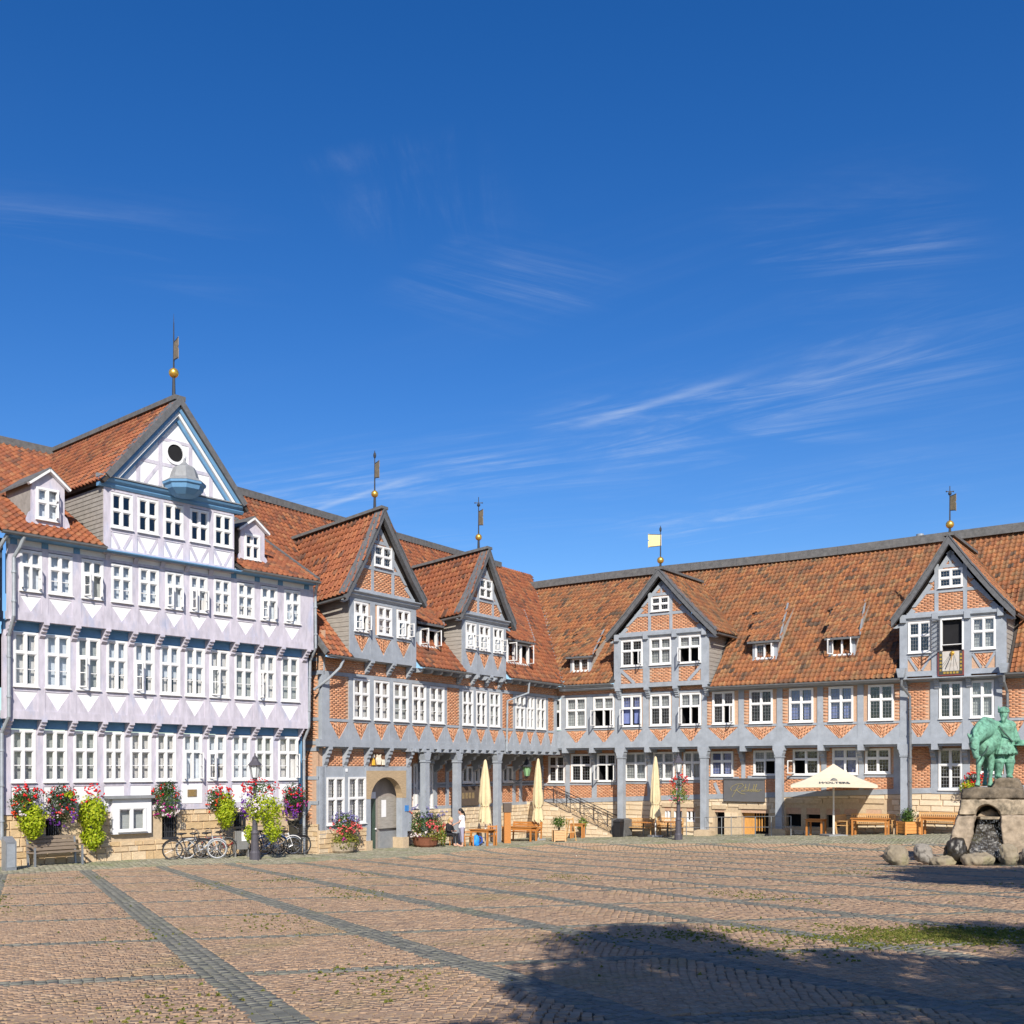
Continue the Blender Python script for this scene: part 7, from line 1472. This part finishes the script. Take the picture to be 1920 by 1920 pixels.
for oo in (so1 - .12, so0 + .15):
    A0, A1 = FR.W(us_ - .15, oo, zt_ + .95), FR.W(ux1, oo, gzb + .95); B0, B1_ = FR.W(us_ - .15, oo, zt_ + .2), FR.W(ux1, oo, gzb + .2)
    m = MB(); m.tube([A0, A1], .022, 6); m.tube([B0, B1_], .018, 6); m.tube([FR.W(ux0 - .6, oo, zt_ + .95), A0], .022, 6); m.tube([FR.W(ux0 - .6, oo, zt_ + .2), B0], .018, 6); m.tube([A1, A1 + FR.t * .2 - Vector((0, 0, .12)), A1 + FR.t * .12 - Vector((0, 0, .25))], .02, 6)
    for i in range(6): f = i / 5; m.tube([A0.lerp(A1, f), B0.lerp(B1_, f) - Vector((0, 0, .15))], .018, 6)
    for i in range(5):
        f0, f1 = i / 5, (i + 1) / 5; m.tube([A0.lerp(A1, f0), B0.lerp(B1_, f1)], .01, 5); m.tube([B0.lerp(B1_, f0), A0.lerp(A1, f1)], .01, 5)
    m.build('railing', 'iron_dark', t)
P = FM.W(FM.u(980, -.6), -.6, 0); z = px(988, 1457, 56.5).z; P = px(988, 1462, 56.0); m = MB(); g_ = MB(); lantern(m, g_, P + Vector((0, 0, .12)), 1.15); t = thing('wall_lantern', P, 'green-glazed wall lantern on an iron arm above the stairs', 'lantern')
m.tube([P + Vector((-.9, .55, .0)), P + Vector((-.5, .3, -.05)), P + Vector((0, 0, .1))], .025, 6); m.tube([P + Vector((-.9, .55, -.35)), P + Vector((-.4, .25, -.05))], .018, 6); m.build('arm_and_frame', 'iron_dark', t); g_.build('glass', 'lamp_green', t)
# ---- steel railing round the cellar steps
t = thing('railing', gp(1370, 1567), 'thin grey steel railing around the cellar entrance', 'railing'); xs_ = [1258, 1287, 1322, 1353, 1371, 1395, 1416, 1446, 1483]; prev = None
for x in xs_:
    P = gp(x, 1567.5); m = MB(); m.tube([P - Vector((0, 0, .1)), P + Vector((0, 0, .92))], .022, 7); m.build('post', 'steel_grey', t)
    if prev is not None:
        for z in (.92, .42): m = MB(); m.tube([prev + Vector((0, 0, z)), P + Vector((0, 0, z))], .016, 6); m.build('rail', 'steel_grey', t)
    prev = P
# ---- inn sign over the cellar entrance
SO = -.86; u0_, u1_ = FR.u(1357, SO), FR.u(1433, SO); sz0_, sz1_ = FR.z(1395, 1501, SO), FR.z(1395, 1461.5, SO)
mat('sign_slate', (.115, .115, .12), .6, .08, 4); mat('sign_gold', (.36, .30, .12), .5, .1, 6)
t = thing('inn_sign', FR.W((u0_ + u1_) / 2, SO, sz0_), 'dark grey sign with gold handwriting over the cellar entrance', 'sign'); m = MB(); m.frect(FR, u0_, u1_, sz0_, sz1_, SO - .1, SO); m.build('board', 'sign_slate', t)
m = MB(); m.frect(FR, u0_ - .02, u1_ + .02, sz1_, sz1_ + .06, SO - .14, SO + .05); m.build('frame', 'sign_slate', t)
m = MB(); m.frect(FR, u0_ - .02, u1_ + .02, sz0_ - .05, sz0_, SO - .14, SO + .05); m.build('frame', 'sign_slate', t)
strokes = [[(.20, .48), (.17, .58), (.22, .70), (.34, .80), (.46, .82), (.50, .72), (.42, .60), (.32, .52), (.24, .46)], [(.38, .76), (.32, .55), (.26, .34), (.21, .18)], [(.32, .52), (.38, .42), (.46, .34), (.54, .33)],
           [(.475, .52), (.445, .50), (.44, .44), (.475, .45), (.485, .52), (.49, .45), (.51, .46)], [(.555, .80), (.535, .60), (.525, .46), (.545, .45)], [(.515, .62), (.58, .65)], [(.585, .55), (.565, .52), (.59, .48), (.565, .44)], [(.645, .82), (.62, .60), (.605, .45)], [(.66, .56), (.62, .51), (.655, .45)],
           [(.665, .49), (.70, .52), (.685, .56), (.665, .50), (.685, .44), (.71, .47)], [(.71, .47), (.765, .76), (.755, .80), (.735, .60), (.735, .46), (.755, .46)], [(.755, .46), (.82, .76), (.81, .80), (.785, .60), (.785, .46), (.805, .46)], [(.805, .47), (.845, .52), (.83, .56), (.81, .50), (.83, .44), (.86, .47)], [(.87, .45), (.88, .55), (.885, .50), (.91, .54), (.95, .52)]]
m = MB()
for st in strokes: m.tube([FR.W(u0_ + (u1_ - u0_) * x, SO + .012, sz0_ + (sz1_ - sz0_) * (y - .02)) for x, y in st], .012, 5)
m.build('lettering', 'sign_gold', t)
# ------------------------------------------------------------------ people, statue, fountain
mat('skin', (.56, .33, .24), .6, .06, 6); mat('hair_black', (.012, .010, .010), .5, .2, 12); mat('hair_blond', (.55, .40, .18), .6, .2, 12); mat('shirt_white', (.80, .79, .82), .85, .05, 6); mat('trousers_grey', (.33, .31, .40), .85, .1, 6); mat('cloth_black', (.018, .018, .022), .85, .2, 6)
def remesh(o, vox, sm=4):
    md = o.modifiers.new('skin', 'REMESH'); md.mode = 'VOXEL'; md.voxel_size = vox; md.use_smooth_shade = True
    if sm: s_ = o.modifiers.new('smooth', 'SMOOTH'); s_.factor = .5; s_.iterations = sm
    return o
def hand(m, w, d, side, s=1.0):
    """palm, four curled fingers and a thumb at wrist w; d points along the hand"""
    d = Vector(d).normalized(); x = d.orthogonal().normalized(); y = d.cross(x); c_ = w + d * .05 * s
    m.ball(c_, .045 * s, 8, 6, sc=(1, .8, 1.0))
    for i in range(4):
        b_ = c_ + d * .035 * s + x * (-.03 + i * .02) * s; L = (.07, .08, .076, .06)[i] * s; m.tube([b_, b_ + d * L * .55 - y * .012 * s, b_ + d * L - y * .035 * s], [.011 * s, .010 * s, .008 * s], 6)
    b_ = c_ + x * .04 * s * side; m.tube([b_, b_ + x * .03 * s * side + d * .03 * s, b_ + x * .035 * s * side + d * .06 * s - y * .01], [.012 * s, .011 * s, .009 * s], 6)
def person_standing(x, y, label):
    P = gp(x, y); h = (y - 1517) / FPX * P.y; s = h / 1.68; t = thing('person', P, label, 'person'); f = Vector((-1, -.15, 0)).normalized(); sd_ = Vector((0, 1, 0)); Z = Vector((0, 0, 1))
    W = lambda a, b_, z: P + (f * a + sd_ * b_ + Z * z) * s
    b = MB()
    for q in (-1, 1):
        b.tube([W(.02 * q, .09 * q, .88), W(.03 * q, .09 * q, .48), W(-.02 + .02 * q, .09 * q, .08)], [.085 * s, .058 * s, .036 * s], 10); b.ball(W(.04 + .02 * q, .09 * q, .04), .05 * s, 8, 6, sc=(2.2 if abs(f.x) > .5 else 1, 1, .75))
        sh_ = W(.01, .17 * q, 1.36); el = W(.10, .20 * q, 1.12); wr_ = W(.30, .10 * q, 1.02); b.tube([sh_, el, wr_], [.048 * s, .038 * s, .027 * s], 8); hand(b, wr_, W(.36, .08 * q, .99) - wr_, q, .95 * s)
    b.tube([W(0, 0, .88), W(.0, 0, 1.1), W(.01, 0, 1.35), W(.03, 0, 1.43)], [.13 * s, .115 * s, .13 * s, .06 * s], 12); b.tube([W(.02, 0, 1.40), W(.05, 0, 1.50)], [.05 * s, .05 * s], 8)
    hc = W(.075, 0, 1.575); b.ball(hc, .098 * s, 14, 10, sc=(1.0, .82, 1.15)); b.ball(W(.165, 0, 1.56), .022 * s, 6, 5); b.ball(W(.13, 0, 1.505), .035 * s, 8, 6); b.ball(W(.155, 0, 1.525), .014 * s, 6, 5)
    for q in (-1, 1): b.ball(W(.07, .088 * q, 1.565), .022 * s, 6, 5)
    remesh(b.build('body', 'skin', t), .014, 3)
    e = MB(); [e.ball(W(.158, .035 * q, 1.583), .011 * s, 6, 5) for q in (-1, 1)]; e.build('eyes', 'hair_black', t)
    hr = MB(); hr.ball(W(.05, 0, 1.61), .108 * s, 14, 10, sc=(1.02, .9, 1.0)); hr.ball(W(.0, 0, 1.56), .085 * s, 10, 8); hr.tube([W(-.06, 0, 1.58), W(-.12, 0, 1.45), W(-.13, 0, 1.2), W(-.11, 0, 1.05)], [.04 * s, .045 * s, .04 * s, .015 * s], 8); remesh(hr.build('hair', 'hair_black', t), .016, 3)
    c_ = MB(); c_.tube([W(0, 0, .84), W(.0, 0, 1.0), W(.0, 0, 1.12), W(.01, 0, 1.34), W(.03, 0, 1.41)], [.165 * s, .155 * s, .14 * s, .15 * s, .085 * s], 14)
    for q in (-1, 1): c_.tube([W(.01, .12 * q, 1.35), W(.02, .175 * q, 1.34), W(.07, .19 * q, 1.20)], [.07 * s, .066 * s, .06 * s], 8)
    remesh(c_.build('shirt', 'shirt_white', t), .018, 3)
    c_ = MB(); c_.tube([W(0, 0, .9), W(0, 0, .8)], [.155 * s, .15 * s], 12)
    for q in (-1, 1): c_.tube([W(.0 + .01 * q, .085 * q, .88), W(.02 * q, .09 * q, .66), W(.03 * q, .09 * q, .46), W(-.01 + .02 * q, .09 * q, .20)], [.105 * s, .088 * s, .07 * s, .055 * s], 10)
    remesh(c_.build('trousers', 'trousers_grey', t), .018, 3)
def person_seated(x, y, label):
    P = gp(x, y); s = .98; t = thing('person', P, label, 'person'); f = Vector((.82, -.57, 0)); sd_ = Vector((.57, .82, 0)); Z = Vector((0, 0, 1)); W = lambda a, b_, z: P + (f * a + sd_ * b_ + Z * z) * s
    b = MB()
    for q in (-1, 1):
        b.tube([W(-.05, .1 * q, .52), W(.36, .11 * q, .53), W(.40, .11 * q, .08)], [.08, .06, .04], 10); b.ball(W(.46, .11 * q, .05), .05, 8, 6, sc=(1.9, 1, .8)); b.tube([W(0, .18 * q, .98), W(.10, .22 * q, .74), W(.30, .10 * q, .70)], [.048, .04, .028], 8); hand(b, W(.30, .10 * q, .70), W(.4, .06 * q, .70) - W(.3, .1 * q, .7), q, .95)
    b.tube([W(-.05, 0, .5), W(-.02, 0, .75), W(.04, 0, .99), W(.09, 0, 1.1)], [.14, .13, .14, .05], 12); b.ball(W(.13, 0, 1.2), .1, 12, 9, sc=(1, .84, 1.15)); b.ball(W(.225, -.0, 1.185), .02, 6, 5); b.ball(W(.19, 0, 1.13), .034, 8, 6); [b.ball(W(.13, .088 * q, 1.19), .02, 6, 5) for q in (-1, 1)]
    remesh(b.build('body', 'skin', t), .015, 3)
    hr = MB(); hr.ball(W(.10, 0, 1.24), .112, 12, 9, sc=(1, .9, 1)); hr.tube([W(.04, 0, 1.22), W(.0, 0, 1.08), W(.0, 0, .95)], [.09, .085, .04], 9); remesh(hr.build('hair', 'hair_blond', t), .018, 3)
    e = MB(); [e.ball(W(.218, .035 * q, 1.215), .011, 6, 5) for q in (-1, 1)]; e.build('eyes', 'hair_black', t)
    c_ = MB(); c_.tube([W(-.05, 0, .47), W(-.03, 0, .72), W(.04, 0, 1.0), W(.07, 0, 1.06)], [.175, .165, .165, .08], 12)
    for q in (-1, 1): c_.tube([W(0, .14 * q, .99), W(.01, .19 * q, .96), W(.1, .22 * q, .73), W(.26, .12 * q, .70)], [.07, .066, .055, .042], 8); c_.tube([W(-.05, .1 * q, .52), W(.36, .11 * q, .53), W(.40, .11 * q, .14)], [.105, .08, .058], 10)
    remesh(c_.build('clothes', 'cloth_black', t), .02, 3)
person_standing(866, 1588, 'standing person in white T-shirt and grey cropped trousers, long dark ponytail')
person_seated(842, 1586, 'seated person in black clothes with light hair beside the flower tub')
mat('bag_blue', (.02, .26, .72), .6, .12, 6); mat('bag_dark', (.02, .07, .35), .6, .1, 6)
P = gp(893, 1586); t = thing('backpack', P, 'bright blue backpack on the ground before the cafe tables', 'backpack'); m = MB()
m.ball(P + Vector((0, 0, .26)), .26, 12, 10, sc=(.62, .55, 1.0)); m.ball(P + Vector((-.05, -.07, .16)), .17, 10, 8, sc=(.7, .6, .9)); m.ball(P + Vector((0, 0, .06)), .17, 10, 6, sc=(.9, .8, .5)); remesh(m.build('body', 'bag_blue', t), .025, 3)
m = MB(); m.tube([P + Vector((.12, .0, .45)), P + Vector((.26, .02, .36)), P + Vector((.27, 0, .18)), P + Vector((.12, 0, .08))], [.03, .04, .045, .03], 8); m.build('strap', 'bag_dark', t)
# ---- fountain
mat('bronze_green', (.155, .345, .245), .7, .35, 9, .9, metal=.05, spot=((.05, .10, .075), 5, .50, .66, .85)); mat('bronze_dark', (.05, .085, .07), .6, .3, 5)
mat('rock', (.36, .29, .205), .9, .35, 4, 1.0, spot=((.10, .085, .06), 1.7, .48, .62, .85)); mat('rock_wet', (.026, .021, .014), .45, .5, 4, .8, spec=.6, spot=((.07, .07, .018), 1.8, .54, .68, .6)); mat('boulder', (.26, .215, .15), .9, .25, 3, .6, spot=((.20, .20, .09), 2, .5, .68, .6)); mat('boulder_grey', (.26, .235, .20), .9, .3, 5, .6, spot=((.08, .07, .06), 5, .52, .62, .8))
DF = 31.0
tex = bpy.data.textures.new('rock_relief', 'CLOUDS'); tex.noise_scale = .55; tex.noise_depth = 3; tex2 = bpy.data.textures.new('rock_grain', 'CLOUDS'); tex2.noise_scale = .16; tex2.noise_depth = 2
def rocky(o, vox, a, b_):
    md = o.modifiers.new('r', 'REMESH'); md.mode = 'VOXEL'; md.voxel_size = vox; md.use_smooth_shade = True
    s_ = o.modifiers.new('s', 'SMOOTH'); s_.factor = .5; s_.iterations = 3
    for tx, st in ((tex, a), (tex2, b_)): d = o.modifiers.new('d', 'DISPLACE'); d.texture = tx; d.strength = st; d.texture_coords = 'LOCAL'; d.mid_level = .5
def fq(x, y, dy=0.): return px(x, y, DF + dy)
Pf = Vector((*fq(1858, 1620).xy, ground(*fq(1858, 1620).xy))); t = thing('fountain', Pf, 'rough stone fountain pedestal with arched niche and running water, at the right edge', 'fountain')
def pierpoly(pts, d0, d1):
    m = MB(); n = len(pts); m.add([fq(x, y, d0) for x, y in pts] + [fq(x, y, d1) for x, y in pts], [tuple(range(n)), tuple(range(n, 2 * n))[::-1]] + [(i, n + i, n + (i + 1) % n, (i + 1) % n) for i in range(n)]); return m
mat('rock_dark', (.17, .135, .095), .9, .4, 4, 1.0, spot=((.06, .05, .038), 1.9, .46, .60, .85)); mat('rock_pale', (.34, .27, .195), .9, .3, 4, 1.0, spot=((.20, .16, .115), 2.2, .50, .64, .8))
def joinmb(*l):
    m = l[0]
    for o_ in l[1:]: q = len(m.v); m.v += o_.v; m.f += [tuple(i + q for i in f) for f in o_.f]; m.m += o_.m; m.r += o_.r
    return m
# courses: splayed feet, arch course, dark capping rock, mound under the man
rocky(pierpoly([(1776, 1626), (1783, 1575), (1795, 1529), (1829, 1529), (1824, 1560), (1814, 1590), (1808, 1626)], -.3, 2.0).build('foot_stone', 'rock_pale', t), .03, .14, .06)
rocky(pierpoly([(1884, 1626), (1882, 1590), (1877, 1560), (1876, 1529), (1926, 1529), (1944, 1590), (1955, 1626)], -.3, 2.0).build('foot_stone', 'rock_pale', t), .03, .14, .06)
ar_ = [(1829, 1528), (1830, 1521), (1836, 1514), (1844, 1510), (1852, 1509), (1861, 1511), (1869, 1516), (1875, 1523), (1876, 1528)]
rocky(pierpoly([(1797, 1528)] + ar_ + [(1926, 1528), (1922, 1499), (1802, 1499)], -.1, 1.9).build('arch_stone', 'rock', t), .03, .12, .05)
rocky(pierpoly([(1802, 1498), (1922, 1498), (1918, 1478), (1862, 1477), (1830, 1476), (1806, 1481)], -.06, 1.9).build('cap_stone', 'rock_dark', t), .03, .13, .06)
rocky(pierpoly([(1858, 1480), (1866, 1462), (1880, 1459), (1910, 1461), (1919, 1480)], .25, 1.6).build('mound', 'rock_dark', t), .03, .14, .08)
m = pierpoly([(1815, 1626), (1822, 1505), (1884, 1505), (1888, 1626)], .85, 1.9); m.build('niche_back', 'rock_dark', t)
m = pierpoly([(1822, 1612), (1833, 1536), (1874, 1536), (1880, 1612)], .30, .95); m.v[0] = tuple(fq(1812, 1612, -.55)); m.v[3] = tuple(fq(1886, 1612, -.55)); o = m.build('cascade_rock', 'rock_wet', t); rocky(o, .03, .12, .10)
m = MB(); m.box(fq(1852, 1533, .28), .70, .62, .07, 0); o = m.build('lip_stone', 'rock', t)
rocky(pierpoly([(1832, 1531), (1840, 1522), (1858, 1518), (1870, 1524), (1874, 1531)], .35, .85).build('spring_stone', 'rock_pale', t), .03, .08, .05)
def water_mat():
    m = bpy.data.materials.new('water'); MATS['water'] = m; m.use_nodes = True; t_ = m.node_tree; b = t_.nodes['Principled BSDF']; tcn = t_.nodes.new('ShaderNodeTexCoord'); mp = t_.nodes.new('ShaderNodeMapping'); mp.inputs['Scale'].default_value = (20, 20, 3.0); t_.links.new(tcn.outputs['Object'], mp.inputs[0])
    n = t_.nodes.new('ShaderNodeTexNoise'); n.inputs['Scale'].default_value = 1.6; n.inputs['Detail'].default_value = 6; t_.links.new(mp.outputs[0], n.inputs['Vector']); r = t_.nodes.new('ShaderNodeMapRange'); r.inputs[1].default_value = .56; r.inputs[2].default_value = .78; r.inputs[4].default_value = .7; t_.links.new(n.outputs['Fac'], r.inputs[0])
    b.inputs['Base Color'].default_value = (.5, .52, .53, 1); b.inputs['Roughness'].default_value = .25; tr = t_.nodes.new('ShaderNodeBsdfTransparent'); ms = t_.nodes.new('ShaderNodeMixShader'); t_.links.new(r.outputs[0], ms.inputs[0]); t_.links.new(tr.outputs[0], ms.inputs[1]); t_.links.new(b.outputs[0], ms.inputs[2]); t_.links.new(ms.outputs[0], t_.nodes['Material Output'].inputs[0])
water_mat(); mat('pool_water', (.02, .022, .02), .08, .3, 8, .4, spec=.7)
m = MB(); n = 9
for i in range(n + 1):
    f = i / n; y = 1537 + 70 * f; dy = .18 - .86 * f ** 1.1
    for j in range(9): x = 1834 - 16 * f + (40 + 24 * f) * j / 8; p = fq(x, y, dy - .34 + .05 * math.sin(j * 1.7 + i)); m.v.append(tuple(p))
for i in range(n):
    for j in range(8): m.f.append((i * 9 + j, i * 9 + j + 1, (i + 1) * 9 + j + 1, (i + 1) * 9 + j)); m.m.append(0); m.r.append(0.)
m.build('falling_water', 'water', t, smooth=True)
m = MB(); m.lathe([(1.0, 0), (1.0, .05)], Vector((Pf.x - .05, Pf.y - .75, Pf.z + .04)), 24, sx=1.1, sy=.55); m.build('pool', 'pool_water', t)
mat('verdigris_streak', (.30, .48, .38), .8, .2, 6)
def boulder(x0, x1, y0, y1, dep, dy, mt, label, seed, flat=1):
    c_ = fq((x0 + x1) / 2, (y0 + y1) / 2, dy); k = (DF + dy) / FPX; rr = random.Random(seed); rx, rz_ = (x1 - x0) / 2 * k, (y1 - y0) / 2 * k; P = Vector((c_.x, c_.y, ground(c_.x, c_.y))); o_ = thing('boulder', P, label, 'boulder', 'boulders round the fountain')
    m = MB(); m.ball(c_, 1, 14, 10, sc=(rx * .92, dep, rz_ * 1.0), q=Matrix.Rotation(rr.uniform(-.2, .2), 3, 'Y'))
    for i in range(3): m.ball(c_ + Vector((rr.uniform(-.4, .4) * rx, rr.uniform(-.4, .4) * dep, rr.uniform(-.5, .2) * rz_)), 1, 10, 8, sc=(rx * .6, dep * .7, rz_ * .7))
    rocky(m.build('stone', mt, o_), .03, .22, .09)
boulder(1656, 1706, 1585, 1624, .36, -.1, 'boulder', 'rounded tan boulder, leftmost beside the fountain', 1)
boulder(1712, 1749, 1582, 1620, .28, -.1, 'boulder_grey', 'upright dark-speckled boulder, second from left by the fountain', 2)
boulder(1738, 1796, 1603, 1624, .3, -.35, 'boulder', 'low flat boulder before the left foot of the fountain', 3)
boulder(1800, 1868, 1598, 1626, .35, -.85, 'boulder', 'low broad boulder in front of the falling water', 4)
boulder(1871, 1910, 1582, 1628, .3, -.7, 'boulder', 'upright tan boulder right of the falling water', 5)
boulder(1772, 1814, 1570, 1622, .35, -.3, 'rock_wet', 'mossy dark boulder against the left side of the fountain', 6)
boulder(1912, 1950, 1590, 1626, .35, -.5, 'boulder_grey', 'grey boulder at the right edge of the picture', 7)
# ---- bronze man and horse
DSt = .75
Pt = fq(1862, 1472, DSt); st = thing('bronze_statue', Pt, 'green bronze statue of a bearded man standing beside his lowered-headed horse', 'statue')
S = lambda x, y, dy=0.: fq(x, y, DSt + dy)
pk = (DF + DSt) / FPX
h = MB()
h.ball(S(1850, 1386, .2), 1, 14, 10, sc=(.40, .55, .48)); h.ball(S(1860, 1382, 1.0), 1, 14, 10, sc=(.40, .62, .44)); h.ball(S(1862, 1380, 1.55), 1, 14, 10, sc=(.40, .42, .44)); h.ball(S(1846, 1396, -.12), 1, 12, 9, sc=(.31, .30, .36)); h.ball(S(1852, 1364, .2), 1, 12, 9, sc=(.30, .45, .26))
h.tube([S(1856, 1370, .25), S(1846, 1368, -.12), S(1836, 1375, -.48), S(1828, 1386, -.76)], [.36, .31, .25, .17], 12)
h.tube([S(1827, 1385, -.78), S(1827, 1396, -.88), S(1829, 1410, -.94), S(1830.5, 1420, -.95)], [.15, .14, .10, .085], 12); h.ball(S(1827, 1392, -.84), .15, 10, 8, sc=(.95, 1.1, 1.2)); h.ball(S(1830.5, 1418, -.97), .092, 8, 6)
for x, sx_ in ((1819, -1), (1834, 1)): h.tube([S(x, 1384, -.74), S(x + sx_ * 3, 1378, -.76), S(x + sx_ * 6, 1373.5, -.76)], [.055, .045, .008], 6)
def leg(pts, rs): h.tube(pts, rs, 10)
leg([S(1843, 1402, .0), S(1838, 1422, -.06), S(1835, 1436, -.1), S(1834, 1456, -.05), S(1834, 1466, -.05), S(1832, 1474, -.1)], [.19, .12, .085, .052, .07, .085])
leg([S(1858, 1402, .05), S(1859, 1424, .05), S(1858, 1438, .04), S(1857, 1458, .08), S(1857, 1468, .06), S(1856, 1475, .0)], [.19, .12, .085, .052, .07, .085])
leg([S(1850, 1398, 1.55), S(1846, 1420, 1.4), S(1849, 1440, 1.75), S(1847, 1462, 1.66), S(1846, 1473, 1.6)], [.24, .15, .08, .055, .08]); leg([S(1868, 1398, 1.6), S(1866, 1420, 1.5), S(1869, 1440, 1.85), S(1868, 1462, 1.72), S(1867, 1473, 1.65)], [.24, .15, .08, .055, .08])
h.tube([S(1862, 1376, 1.9), S(1864, 1395, 2.08), S(1864, 1430, 2.05)], [.06, .10, .05], 8)
hs_ = h.build('horse', 'bronze_green', st); remesh(hs_, .024, 3)
m = MB(); m.tube([S(1833, 1414, -1.02), S(1842, 1417, -.8), S(1850, 1408, -.5), S(1854, 1392, -.32), S(1854, 1372, -.2), S(1850, 1358, -.05)], .02, 6); m.tube([S(1820, 1402, -.92), S(1829, 1406, -1.05), S(1838, 1402, -.92)], .014, 5); m.build('reins', 'bronze_dark', st)
m = MB(); [m.ball(S(x, 1392, -.96), .028, 8, 6) for x in (1820.5, 1833.5)]; m.build('eyes', 'bronze_dark', st)
m = MB(); m.tube([S(1858, 1352, .3), S(1846, 1350, -.1), S(1835, 1359, -.48), S(1827, 1372, -.76), S(1826, 1384, -.92)], [.10, .11, .09, .07, .03], 8); remesh(m.build('mane', 'bronze_green', st), .03, 3)
mn = MB()
for xs_, xk, xf, q in ((1876, 1874, 1872, -1), (1893, 1893, 1893, 1)):
    mn.tube([S(xs_, 1402, .05), S(xk, 1427, -.02), S(xk, 1432, -.02), S(xf, 1452, .05)], [.175, .125, .135, .095], 10); mn.ball(S(xf - 1 * q * 0, 1456, -.06), .085, 8, 6, sc=(1.0, 2.0, .75)); mn.tube([S(xk, 1424, -.02), S(xk, 1430, -.02)], [.15, .16], 10)
mn.tube([S(1886, 1408, .05), S(1886, 1395, .05), S(1886, 1378, .02), S(1885, 1362, .0), S(1884, 1353, 0)], [.29, .25, .24, .27, .13], 14); mn.ball(S(1885, 1360, 0), 1, 12, 8, sc=(.33, .2, .17))
mn.tube([S(1884, 1355, 0), S(1883, 1345, -.03)], [.085, .08], 8); mn.ball(S(1882, 1339, -.05), .135, 12, 10, sc=(.86, 1, 1.12)); mn.ball(S(1881.5, 1341, -.2), .028, 6, 5); mn.tube([S(1881.5, 1344, -.13), S(1881, 1351, -.17), S(1881, 1357, -.15)], [.085, .07, .03], 8)
mn.tube([S(1874, 1361, .0), S(1858, 1353, .05), S(1845, 1352, -.05)], [.115, .09, .07], 10); hand(mn, S(1845, 1352, -.05), Vector((-1, -.1, -.25)), 1, 1.35)
mn.tube([S(1896, 1361, .0), S(1905, 1382, -.02), S(1912, 1394, -.12)], [.115, .10, .065], 10); hand(mn, S(1912, 1394, -.12), Vector((.7, -.5, -.3)), 1, 1.35)
mn.tube([S(1886, 1398, .05), S(1886, 1412, .05)], [.29, .33], 14)
for k_ in range(9): a_ = math.pi * (.02 + k_ / 9); mn.tube([S(1886 + 13 * math.cos(a_), 1384, .05 - .22 * math.sin(a_)), S(1886 + 17 * math.cos(a_), 1400, .05 - .28 * math.sin(a_)), S(1886 + 21 * math.cos(a_ + .1), 1415, .05 - .34 * math.sin(a_))], [.02, .045, .05], 6)
mn.lathe([(.275, -.03), (.29, 0), (.275, .03)], S(1886, 1388, .03), 16, sx=1, sy=.95)
mo = mn.build('man', 'bronze_green', st); remesh(mo, .02, 2)
m = MB(); m.lathe([(.15, 0), (.165, .02), (.15, .1), (.08, .16), (.02, .18)], S(1882, 1336, -.04), 12); m.tube([S(1875, 1336, 0), S(1873, 1330, .02), S(1872, 1324, .06)], [.03, .035, .01], 6); m.build('cap', 'bronze_green', st)
m = MB(); m.tube([S(1873, 1361, -.2), S(1885, 1376, -.28), S(1899, 1391, -.25)], .022, 6); m.build('baldric', 'bronze_dark', st)
m = MB(); m.lathe([(.24, 0), (.25, .02), (.12, .05), (.11, .14), (.05, .17)], S(1916, 1398, -.2), 12); m.build('hat', 'bronze_green', st)
m = MB(); [m.ball(S(1882 + d, 1337, -.17), .016, 6, 5) for d in (-3, 3)]; m.build('eyes', 'bronze_dark', st)
